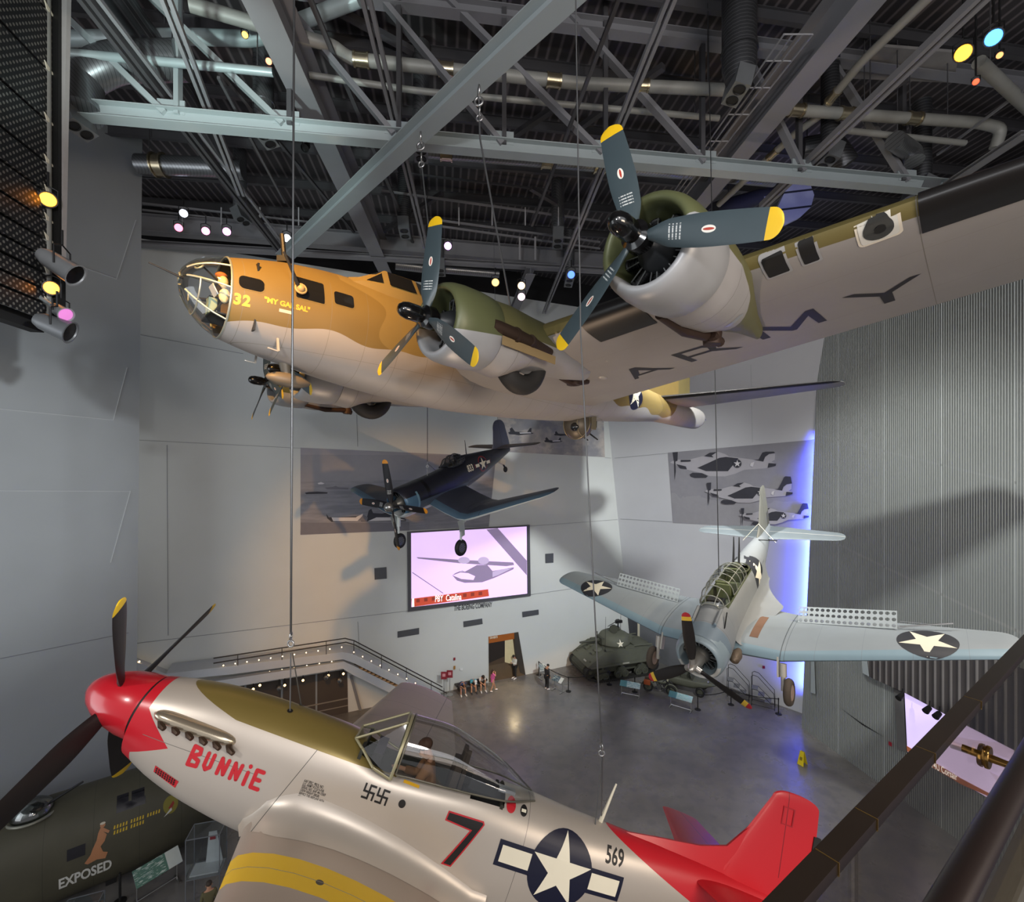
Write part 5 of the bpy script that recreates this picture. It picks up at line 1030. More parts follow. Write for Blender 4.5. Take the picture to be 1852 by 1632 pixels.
# ================================================================ ducts, pipes, lamps and cables under the roof
silver = mat('duct_silver', '#8d8f92', .32, .8, [('gt(sin((x+y+z)*42),0.93)', '#5e6063')], var=.08); duct_d = mat('duct_dark', '#4c4d50', .4, .7, [('gt(sin(z*60),0.85)', '#6d6e71')], var=.1); whitep = mat('pipe_white', '#8f8f8a', .5, .1, var=.06); joint_m = mat('pipe_joint_metal', '#b9ad93', .25, .9)
def pipe(name, label, cat, pts, r, m=whitep, joints=(), seg=12, group=None):
    """pts rows (u, v, height over the eye)"""
    P = [at_z(u, v, EYE+h) for u, v, h in pts]
    if pts[0][1] < 74: P[0] = P[0]+(P[0]-P[1]).normalized()*3
    if pts[-1][1] < 74: P[-1] = P[-1]+(P[-1]-P[-2]).normalized()*3
    Q = [P[0]]
    for a, b, c in zip(P[:-2], P[1:-1], P[2:]):
        k = min(.35, (b-a).length*.4, (c-b).length*.4); p0, p1 = b+(a-b).normalized()*k, b+(c-b).normalized()*k
        Q += [p0*(1-t)**2+b*2*t*(1-t)+p1*t*t for t in (0, .25, .5, .75, 1)]
    Q.append(P[-1]); g = G(); g.tube(Q, r, seg); o = g.out(name, m, None, 60); tag(o, label, cat, group)
    for i, t in joints:
        a, b = P[i], P[i+1]; c = a.lerp(b, t); d = (b-a).normalized(); g = G(); g.tube([c-d*.22, c+d*.22], r*1.1, seg); g.tube([c-d*.24, c-d*.18], r*1.25, seg); g.tube([c+d*.18, c+d*.24], r*1.25, seg); g.out('pipe_joint', joint_m, o, 60)
    seg_ = max(range(len(P)-1), key=lambda i: (P[i+1]-P[i]).length)
    for t in (.15, .85): c = P[seg_].lerp(P[seg_+1], t); g = G(); g.tube([c, V((c.x, c.y, EYE+15.12))], .018, 6); g.out('hanger_rod', steel_d, o)
    return o
pipe('roof_pipe', 'long pale pipe across the roof with a kink at its left end', 'pipe', [(556, 70, 12.6), (604, 84, 12.6), (632, 106, 12.6), (850, 130, 12.4), (1050, 151, 12.4), (1320, 163, 12.4)], .19, joints=((2, .1), (2, .8), (3, .75), (4, .4)))
pipe('roof_pipe', 'thin pale pipe running below the long kinked roof pipe', 'pipe', [(560, 136, 12.2), (760, 165, 12.2), (1000, 187, 12.2), (1300, 214, 12.2)], .10)
pipe('roof_pipe', 'pale pipe across the upper right with a downturned right end', 'pipe', [(1422, 198, 11.8), (1600, 211, 11.8), (1770, 222, 11.8), (1812, 232, 11.6), (1800, 268, 11.0)], .18, joints=((0, .1), (0, .6), (1, .3)))
pipe('roof_pipe', 'pipe slanting up to the top edge right of the wide girder', 'pipe', [(1610, 62, 12), (1560, 110, 12), (1502, 180, 12), (1488, 205, 11.9), (1440, 240, 11.8), (1300, 370, 11.6)], .13, joints=((1, .9), (4, .25)))
pipe('roof_pipe', 'thin pipe under the upper right pipe', 'pipe', [(1530, 236, 11.4), (1745, 259, 11.4)], .10)
pipe('roof_pipe', 'bluish pipe along the top edge at upper left', 'pipe', [(228, 68, 13.2), (340, 66, 13.2), (462, 71, 13.2), (490, 60, 13.3)], .22, mat('pipe_blue_white', '#a6b4b6', .4, .2))
pipe('roof_pipe', 'thin bright pipe just above the left end of the truss', 'pipe', [(112, 95, 11.5), (300, 112, 11.5), (494, 131, 11.5)], .12, mat('pipe_blue_white', '#a6b4b6'))
pipe('round_duct', 'large silver elbow duct at the left end of the truss', 'duct', [(146, 205, 9.9), (148, 140, 11.2), (205, 112, 11.7), (330, 110, 11.9)], .52, silver, seg=20)
pipe('round_duct', 'silver round duct running level behind the left tall wall', 'duct', [(250, 297, 13.3), (380, 303, 13.3), (440, 308, 13.3)], .42, silver, ((0, .3),), seg=18)
pipe('round_duct', 'long shiny duct running level below the middle of the truss', 'duct', [(772, 272, 12.2), (1000, 290, 12.2), (1400, 325, 12.2)], .30, silver, ((0, .15), (0, .95), (1, .2)), seg=18)
pipe('round_duct', 'dull duct slanting down behind the narrow left beam', 'duct', [(258, 60, 12.9), (330, 160, 12.9), (395, 275, 12.9)], .42, duct_d, seg=18)
pipe('round_duct', 'short silver duct just above the bomber flight deck', 'duct', [(715, 478, 11.5), (782, 486, 11.5)], .3, silver, seg=16)
pipe('round_duct', 'short silver duct behind the inner propeller', 'duct', [(806, 487, 11.4), (902, 495, 11.4)], .26, silver, seg=16)
pipe('round_duct', 'short wrapped duct at upper right under the pale pipe', 'duct', [(1618, 254, 11), (1650, 276, 11), (1654, 292, 10.6)], .3, silver, seg=16)
pipe('round_duct', 'dark spiral duct beside the wide right girder', 'duct', [(1452, 272, 12), (1505, 262, 12), (1530, 300, 11.2)], .45, duct_d, seg=16)
pipe('roof_pipe', 'pale thick tube running off the upper right corner', 'pipe', [(1770, 112, 11.6), (1890, 225, 11.6)], .17)
def diffuser(h1, h2, h, label, r=.17, duct=.30, top=14.3, m=silver):
    a, b = at_z(*h1, EYE+h), at_z(*h2, EYE+h); c = (a+b)/2; d = (b-a).normalized(); L = (b-a).length; n = (V((0, 0, EYE))-c); n.normalize(); n = (n+V((0, 0, -.9))).normalized(); n = (n-d*n.dot(d)).normalized(); s = d.cross(n); r = min(r, L*.42)
    t = thing('air_diffuser', label, 'vent', c); g = G(); R = M((d, s, n)).transposed(); g.box(n*-.30, (L*2.1, r*2.7, .6), R)
    if duct: g.b.verts.ensure_lookup_table()
    g.out('nozzle_box', mat('diffuser_grey', '#7d8083', .4, .5, var=.06), t, 0)
    for p in (a, b): g = G(); g.lathe([(0, r), (.02, r), (.02, r*.86), (-.01, r*.8), (-.01, .01)], p-c+n*.005, n, 20); g.out('nozzle', mat('nozzle_black', '#0c0c0d', .5), t, 40)
    if duct:
        g = G(); z1 = EYE+top-c.z; q = n*-.45; g.tube([q, q+V((0, 0, .35)), q+V((0, 0, z1))], [duct*.8, duct, duct], 16); g.tube([q+V((0, 0, .8)), q+V((0, 0, .88))], duct*1.08, 16); g.out('duct', m, t, 60)
    return t
diffuser((134, 228), (157, 244), 9.35, 'twin-hole air diffuser under the left end of the truss', duct=0)
diffuser((477, 246), (489, 261), 10.6, 'twin-hole air diffuser hanging left of the long steel girder', .18, .32, 14.6)
diffuser((762, 274), (762, 288), 10.8, 'twin-hole air diffuser beside the chain hoist on the diagonal beam', .2, .3)
diffuser((1337, 162), (1324, 182), 10.8, 'twin-hole air diffuser below a fat spiral duct by the wide right girder', .24, .48, m=duct_d)
diffuser((731, 418), (733, 428), 11.4, 'twin-hole air diffuser below a dark duct left of the tall yellow-tipped blade', .2, .34, m=duct_d)
diffuser((1009, 436), (1008, 446), 11.4, 'twin-hole air diffuser on a long silver drop duct left of the outer propeller', .2, .34)
diffuser((435, 397), (445, 404), 11.6, 'small twin-hole air diffuser beside the pink spotlights', .18, .30, 14.75)
diffuser((1501, 289), (1487, 302), 10.6, 'twin-hole air diffuser right of the double-angle beam', .22, .3, m=duct_d)
diffuser((1668, 352), (1648, 365), 9.8, 'twin-hole air diffuser just above the bomber landing light', .25, .3, 13, duct_d)
diffuser((1030, 508), (1028, 516), 10.4, 'twin-hole air diffuser in blue light right of the far beams', .18, .3, 13)
diffuser((797, 490), (798, 497), 10.6, 'tiny twin-hole air diffuser just over the inner propeller cowling', .18, .2, 12)
# cable tray along the wide right girder
t = thing('cable_tray', 'ladder cable tray of thin rods along the wide right girder', 'tray', hz(11.2)(1300, 250)); o_ = t.location.copy()
for k, du in enumerate((0, 16, 33, 52)):
    g = G(); g.tube([hz(11.2)(1418+du, 62)-o_, hz(11.2)(1215+du*.5, 352)-o_], .028, 6); g.out('rod', steel, t)
for i in range(7):
    f = i/6; g = G(); g.tube([hz(11.2)(lerp(1418, 1215, f), lerp(62, 352, f))-o_, hz(11.2)(lerp(1470, 1241, f), lerp(62, 352, f))-o_], .022, 6); g.out('rung', steel, t)
g = G(); P = [hz(14.2)(u, v) for u, v in ((1532, 142), (1590, 84), (1735, 96), (1725, 150))]; g.loft([P, [p+V((0, 0, .1)) for p in P]]); tag(g.out('acoustic_panel', mat('panel_pale', '#8b8886', .8, var=.08), None, 0), 'pale flat panel in the roof at upper right', 'panel')
# lamps
def lampunit(u, v, h, col, s, label, to=(0, 20, 8), r=.16, Y=None, body='#161617', L=.38, lens=True, up=.35):
    p = at_y(u, v, Y) if Y else at_z(u, v, EYE+h); d = (V(to)-p).normalized(); t = thing('spotlight', label, 'spotlight', p)
    g = G(); g.lathe([(-L, r*.55), (-L*.8, r*.8), (-.04, r), (0, r*1.12), (0, r*.98), (-.05, r*.9)], (0, 0, 0), d, 18, c1=False); g.out('lamp_housing', mat('housing'+body[1:], body, .4, .3), t, 50)
    g = G(); g.lathe([(-.03, r*.92), (-.02, .01)], (0, 0, 0), d, 18); g.out('lens', lamp('lens'+col[1:], col, s*.33) if lens else mat('lens_off'+col[1:], col, .2, .2), t, 50)
    g = G(); b = -d*L*.4; a = d.cross(V((0, 0, 1))).normalized()
    for k in (-1, 1): g.tube([b+a*k*r*1.05, b+a*k*r*1.05+V((0, 0, r*1.6)), b+V((0, 0, r*2.0))], .018, 6)
    g.tube([b+V((0, 0, r*2)), b+V((0, 0, r*2+up))], .025, 6); g.out('yoke', M_dk, t, 50); return t
cam_t = (0, 0, EYE)
for u, v, c, s, lb in ((332, 386, '#dfe8ff', 14, 'white spotlight above the three pink ones on the far beam'), (323, 412, '#ff7a98', 8, 'reddish-pink spotlight, leftmost on the far beam'), (372, 418, '#ff8cc4', 9, 'small pink spotlight between two others on the far beam'), (410, 419, '#ff9cee', 11, 'bright pink spotlight, rightmost of the row of pink ones'), (519, 431, '#eef4ff', 12, 'white spotlight at the foot of the light diagonal beam'), (810, 445, '#dca0ff', 12, 'violet-white spotlight right of the tall propeller blade'),
                 (896, 511, '#ffb860', 9, 'warm spotlight just above the inner engine nacelle'), (943, 517, '#ffcf9a', 8, 'warm spotlight above a pinkish one, right of the nacelle'), (943, 537, '#ffd0ea', 9, 'pinkish spotlight low between roof and nacelle'), (1033, 497, '#4468ff', 9, 'blue spotlight left of the lower propeller blade')):
    lampunit(u, v, (830-v)/850*23.2, c, s, lb, cam_t, .19, 23.2)
lampunit(486, 111, 0, '#ff8a60', 8, 'small red-orange lamp beside the long steel girder', cam_t, .09, 14); lampunit(443, 63, 0, '#ffb050', 8, 'small orange lamp at the top edge above the left girder', cam_t, .09, 14)
lampunit(551, 268, 0, '#222222', 0, 'small unlit black spotlight hanging on the long steel girder', (-9, 10, 18), .14, 18, lens=False)
lampunit(1742, 96, 0, '#ffa02c', 12, 'bright amber spotlight in the upper right corner', cam_t, .20, 13, up=2.2); lampunit(1797, 68, 0, '#4a98ff', 9, 'blue spotlight at the upper right edge', cam_t, .18, 11.8, up=2.2); lampunit(1765, 148, 0, '#ff5030', 6, 'small red lamp below the amber corner spotlight', cam_t, .08, 13, up=2.2); lampunit(1808, 100, 0, '#ffa060', 5, 'small orange lamp right of the amber corner spotlight', cam_t, .08, 13, up=2.2)
# left side: perforated screen wall with its lamp column
perf = mat('perforated_black', '#29292b', .45, .5, [('gt(sin(y*36)*sin(z*36),0.45)', '#8d8a83', .35)], var=.15, vs=.8)
sp = at_y(94, 583, 12); sdv = V((-.2, 1, 0)).normalized(); sn = V((1, .2, 0)).normalized()
zs = [3.45, 3.9, 4.25, 4.65, 5.05, 5.5, 6.0, 6.7, 7.45, 8.5, 9.8, 11.3, 13.0]
for a, b in zip(zs[:-1], zs[1:]):
    tn[0] += 1; g = G(); P = [V((sp.x, sp.y, 0))+sdv*k+V((0, 0, EYE+z)) for k, z in ((-10, a+.035), (0, a+.035), (0, b-.035), (-10, b-.035))]; g.loft([P, [p-sn*.05 for p in P]]); struct(g.out('trim_%d' % tn[0], perf, None, 0))
    tn[0] += 1; g = G(); q = V((sp.x, sp.y, EYE+a))+sdv*.1; P = [q, q-sdv*.38+V((0, 0, .16)), q-sdv*.30]; g.loft([[p+sn*.03 for p in P], [p+sn*.01 for p in P]]); struct(g.out('trim_%d' % tn[0], M_white, None, 0))
slab('wall_left_backing', [(sp.x-.5-sdv.x*0, sp.y+.3, EYE+3.3), (sp.x-.5, sp.y+.3, EYE+14.9), (sp.x-.5+2.4, sp.y-11.7, EYE+14.9), (sp.x-.5+2.4, sp.y-11.7, EYE+3.3)], (1, .2, 0), .3, mat('backing_black', '#151516', .8))
c0 = at_y(101, 300, 12.1); tn[0] += 1; g = G(); g.box((c0.x+.04, c0.y, EYE+9), (.24, .2, 11.2)); struct(g.out('trim_%d' % tn[0], M_blk, None, 0))
c1 = at_y(114, 300, 12.15); tn[0] += 1; g = G(); g.box((c1.x, c1.y, EYE+9), (.20, .12, 10.8), M.Rotation(.02, 3, 'Y')); struct(g.out('trim_%d' % tn[0], mat('strip_pale', '#b5b0ae', .5, .1), None, 0))
g = G(); g.tube([at_y(86, 600, 11.9), at_y(84, 60, 11.9)+V((0, 0, 2))], .09, 12); tag(g.out('lamp_pole', whitep, None, 60), 'pale vertical pole carrying spotlights along the perforated screen', 'pole')
lampunit(87, 361, 0, '#ff9a2e', 14, 'bright orange spotlight high on the left lamp pole', cam_t, .17, 11.7); lampunit(93, 521, 0, '#ff9a38', 12, 'orange spotlight lower on the left pole, between two grey cylinders', cam_t, .16, 11.7)
lampunit(138, 499, 0, '#0d0d0e', 0, 'large grey cylindrical spotlight with black mouth on the left pole', (2, 14, 12), .26, 11.2, '#9a9da0', .85, False); lampunit(120, 570, 0, '#d07ac0', 1.5, 'small grey spotlight with a pink lens on the left pole', (1, 8, 13), .16, 11.2, '#9a9da0', .5); lampunit(128, 602, 0, '#0d0d0e', 0, 'dark grey cylindrical spotlight, lowest on the left pole', (3, 16, 13), .25, 11.2, '#6d7073', .7, False)
for u0, v0, u1, v1 in ((64, 456, 108, 482), (66, 534, 108, 562), (70, 585, 112, 600)): tn[0] += 1; g = G(); g.tube([at_y(u0, v0, 11.7), at_y(u1, v1, 11.4)], .05, 8); struct(g.out('trim_%d' % tn[0], steel_l, None, 60))
# another aircraft's tail far up on the right
def far_tail():
    T = thing('distant_airplane', 'pale rounded airplane tail in blue light, high behind the outer propeller', 'airplane', at_y(1420, 355, 24))
    m = mat('far_tail_pale', '#c3c6d6', .5, .05, [('lt(abs(z-0.12-0.12*x),0.05)', '#34363f'), ('lt(abs(z+0.72-0.12*x),0.05)', '#34363f')], var=.04); g = G(); k = 24/850
    out = [(-10, 55), (-15, 20), (0, -12), (25, -30), (42, -22), (50, 0), (44, 22), (25, 40), (0, 52)]
    g.loft([[V((x*k, d, -y*k)) for x, y in out] for d in (-.12, .12)]); g.out('rudder', m, T, 30)
    g = G(); g.loft([[V((x*k, d, -y*k)) for x, y in ((-42, 0), (0, -18), (2, -8), (-34, 12))] for d in (-.1, .1)]); g.out('fin', m, T, 30)
    g = G(); g.tube([V((-3.4, .4, -.6)), V((-1.2, .2, 0.1)), V((.3, 0, .4))], [.5, .36, .1], 14); g.out('fuselage_end', mat('far_body_dark', '#34343c', .6), T, 50)
far_tail()
# wire ropes
rope = mat('wire_rope', '#77787a', .4, .7, var=.05); rope_d = mat('wire_rope_dark', '#4a4b4d', .5, .6)
def hook(parent, p, s=1.0):
    g = G(); g.torus(p, (1, .2, 0), .045*s, .011*s, 20, 8); g.torus(p+V((0, 0, -.10*s)), (.2, 1, 0), .04*s, .012*s, 20, 8); g.tube([p+V((0, 0, -.05*s)), p+V((0, 0, -.08*s))], .014*s, 8); g.out('shackle', M_steel, parent, 60)
def cable(label, pts, r=.016, m=rope, hooks=(), group=None):
    P = [V(p) for p in pts]; g = G(); g.tube(P, r, 6); o = tag(g.out('suspension_cable', m, None, 60), label, 'cable', group)
    for h, s in hooks: hook(o, V(h), s)
    return o
lp = lambda T, p: T.matrix_world @ V(p)
a = lp(P51, (-2.40, .15, .54)); b = lp(P51, (-2.45, -.12, .56)); u_ = at_y(526, 1150, a.y); top = V((u_.x+.09, u_.y, EYE+14.8))
cable('wire rope from the roof down to the nose of the silver fighter', [top, u_], .013, rope_d, ((u_, 1.0),)); cable('left strand of the short sling above the silver fighter nose', [u_+V((0, 0, -.22)), a-V((0, 0, .04))], .008); cable('right strand of the short sling above the silver fighter nose', [u_+V((.02, 0, -.22)), b-V((0, 0, .04))], .008)
a = lp(P51, (-6.55, .08, .40)); m2 = at_y(1088, 1350, a.y); cable('long wire rope from the roof to the tail of the silver fighter', [V((at_y(1023, 60, m2.y).x, m2.y, EYE+14.8)), at_y(1050, 600, m2.y), m2], .010, rope, ((m2, .9),)); cable('short strand from the turnbuckle down to the silver fighter spine', [m2+V((0, 0, -.14)), a], .008); cable('short strand from the turnbuckle to beside the radio mast', [m2+V((0.01, 0, -.14)), lp(P51, (-6.68, -.05, .42))], .008)
a = lp(F4U, (-2.6, .1, .62)); b = lp(F4U, (-3.3, .1, .66)); m2 = at_y(773, 838, a.y); cable('wire rope from the roof to the bent-wing fighter', [V((m2.x, m2.y, EYE+14.8)), m2], .016, rope_d, ((m2, 1.4),)); cable('left strand of the sling on the bent-wing fighter', [m2, a], .012); cable('right strand of the sling on the bent-wing fighter', [m2, b], .012)
a = lp(F4U, (-8.6, 0, .58)); cable('thin wire at the tail of the bent-wing fighter', [a, V((a.x-.3, a.y, EYE+14.8))], .010)
a = lp(SBD, (-3.0, -.05, 1.08)); cable('wire rope from the roof to the dive bomber canopy', [V((at_y(1280, 500, a.y).x, a.y, EYE+14.8)), a], .014, rope_d)
for s in (.3, -.3): cable('pale wire from the dive bomber fin to its %s tailplane' % ('right-hand' if s > 0 else 'left-hand'), [lp(SBD, (-7.8, 0, 1.05)), lp(SBD, (-7.6, s*2.0, .38))], .010, M_white)
a = lp(B17, (-5.6, 3.3, .45)); cable('wire rope from the diagonal beam to the inner engine nacelle', [at_y(866, 160, a.y+.0), at_y(868, 250, a.y), a], .022, rope, ((at_y(866, 165, a.y), 2.2), (at_y(867, 200, a.y), 1.6)))
a = lp(B17, (-5.8, .3, 1.38)); cable('wire rope from the diagonal beam to the bomber fuselage', [at_y(761, 240, a.y), at_y(763, 300, a.y), a], .02, rope, ((at_y(761, 248, a.y), 2.4), (at_y(762, 285, a.y), 1.8)))
lug = G(); p = lp(B17, (-2.05, .1, 1.18)); lug.box(p+V((0, 0, .06)), (.22, .22, .12)); lug.tube([p, V((p.x-.05, p.y, p.z+.6))], .05, 8); lug.out('lifting_lug', M_dk, None); tag(bpy.data.objects['lifting_lug'], 'dark lifting lug on top of the bomber nose', 'lug')
# ================================================================ ledge, stair and what is under it
OFF = 1.5
def ws(u, v, off=OFF): return w1(u, v, off)
def ext(px, d0, d1, m, name, parent=None, ang=0): g = G(); g.loft([[w1(u, v, d0) for u, v in px], [w1(u, v, d0) - w1n*(d0-d1) for u, v in px]]); return g.out(name, m, parent, ang)
pale = mat('stair_pale', '#c3c6cb', .7, 0, var=.02); brn = mat('tread_underside', '#b98f63', .6, var=.05)
st = thing('staircase', 'long pale ledge and stair along the back wall with rows of tiny lights', 'staircase', (0, 0, 0))
LT = [(300, 1219), (420, 1205), (620, 1180), (640, 1184), (805, 1268)]; LB = [(300, 1232), (420, 1220), (620, 1193), (640, 1200), (796, 1276)]
ext(LT+LB[::-1], OFF, .1, pale, 'stringer', st); ext([(330, 1241), (420, 1228), (622, 1197), (640, 1205), (742, 1256), (735, 1268), (640, 1222), (620, 1210), (420, 1243), (330, 1257)], OFF-.05, OFF-.35, pale, 'fascia', st)
for k in range(22):
    f = k/21; u, v = lerp(648, 792, f), lerp(1203, 1273, f); g = G(); c = ws(u, v, OFF*.5); g.box(c, (1.3, .42, .10), M(((w1n.x, w1d.x, 0), (w1n.y, w1d.y, 0), (0, 0, 1)))); g.out('tread', brn, st, 0)
rail_m = mat('rail_dark_bronze', '#44403f', .4, .5)
for pts in ([(386, 1191), (624, 1155), (640, 1159), (800, 1243)], [(386, 1200), (626, 1162), (642, 1167), (808, 1254)]):
    g = G(); g.tube([ws(u, v) for u, v in pts], .035, 8); g.out('handrail', rail_m, st, 60)
for u, v0, v1 in ((430, 1184, 1204), (510, 1172, 1194), (590, 1160, 1184), (640, 1159, 1184), (690, 1185, 1209), (735, 1209, 1232), (780, 1232, 1256), (803, 1245, 1267)):
    g = G(); g.tube([ws(u, v0), ws(u, v1)], .02, 6); g.out('rail_post', rail_m, st, 60)
bulb = lamp('tiny_bulb', '#ffd9a0', 6.0); k = 0
for i in range(21):
    if i < 11: u, v = lerp(404, 618, i/10), lerp(1204, 1171, i/10)
    else: u, v = lerp(640, 783, (i-11)/9), lerp(1180, 1252, (i-11)/9)
    g = G(); g.ball(ws(u, v, OFF+.05), .032, 8, 6); g.out('step_light', bulb, st)
for i in range(9):
    u, v = lerp(420, 600, i/8), lerp(1226, 1197, i/8); g = G(); g.ball(ws(u, v, OFF-.3), .03, 8, 6); g.out('step_light', bulb, st)
for u, v in ((252, 1197), (278, 1203), (327, 1216), (351, 1216)): g = G(); g.ball(w1(u, v, .4), .04, 8, 6); g.out('step_light', bulb, st)
ext([(225, 1190), (300, 1219), (300, 1232), (225, 1206)], .5, 0, pale, 'return_ledge', st)
# shop front under the ledge
struct(wbox([(330, 1258), (620, 1212), (628, 1216), (630, 1306), (500, 1330), (330, 1350)], .03, 0, mat('shopfront_brown', '#4d443d', .5, .1, [('lt(abs(mod(x*0.91+y*0.41,1.9)-0.9),0.05)', '#8d9296'), ('lt(abs(z-0.9),0.04)', '#8b8377'), ('lt(abs(z-0.45),0.03)', '#8b8377')], var=.1, vs=.6), 'window_1'))
struct(wbox([(632, 1222), (637, 1222), (656, 1290), (650, 1290)], .12, 0, steel, 'trim_820'))
for k, (u, v) in enumerate(((458, 1247), (470, 1240), (515, 1240), (548, 1231), (594, 1222), (607, 1210), (621, 1219))):
    lampunit(u, v, 0, '#ffd08a', 10, 'small warm lamp under the stair ledge, %s' % ('leftmost of the row', 'second from the left', 'third from the left', 'the brightest in the middle', 'third from the right', 'second from the right', 'rightmost of the row')[k], cam_t, .075, ws(u, v, .7).y, L=.2)
for k, (u, v) in enumerate(((505, 1246), (590, 1226), (614, 1232))): lampunit(u, v, 0, '#101010', 0, 'small unlit black lamp under the stair ledge, %s' % ('left of the brightest lamp', 'right of the brightest lamp', 'at the right end')[k], cam_t, .13, ws(u, v, .8).y, L=.3, lens=False)
g = G(); g.tube([ws(470, 1234, .8), ws(622, 1209, .8)], .03, 6); tag(g.out('lighting_track', M_blk, None), 'black lighting track under the pale stair ledge', 'track')
# seated bench, sign stands
def put_at(u, v): return at_z(u, v, 0)
ang_w = math.atan2(w1d.y, w1d.x)
b = put_at(853, 1246); t = thing('bench', 'low dark bench against the wall, three people sitting on it', 'bench', b, ang_w); g = G(); g.box((0, .1, .42), (2.3, .4, .07)); g.out('seat', mat('bench_dark', '#332c29', .6), t, 0)
for s in (-1, 1): g = G(); g.box((s*.9, .1, .2), (.08, .36, .40)); g.out('leg', MATS['bench_dark'], t, 0)
for k, (u, v, uu, lb) in enumerate(((803, 1260, 802, 'red notice on a thin stand at the stair foot, nearer the stair'), (813.5, 1257, 813.5, 'red notice on a thin stand at the stair foot, nearer the seated people'))):
    p = put_at(u, v); t = thing('sign_stand', lb, 'sign', p); g = G(); g.lathe([(0, .22), (.02, .22), (.03, .03)], (0, 0, 0), (0, 0, 1), 20); g.out('base', M_steel, t); g = G(); g.tube([(0, 0, .02), (0, 0, 1.25)], .022, 8); g.out('post', M_steel, t)
    g = G(); g.box((0, -.03, 1.42), (.40, .03, .50)); g.out('notice', mat('notice_red', '#8e2a36', .5), t, 0); g = G(); g.box((0, -.05, 1.45), (.2, .01, .2)); g.out('pictogram', mat('notice_pale', '#d99aa0', .5), t, 0)
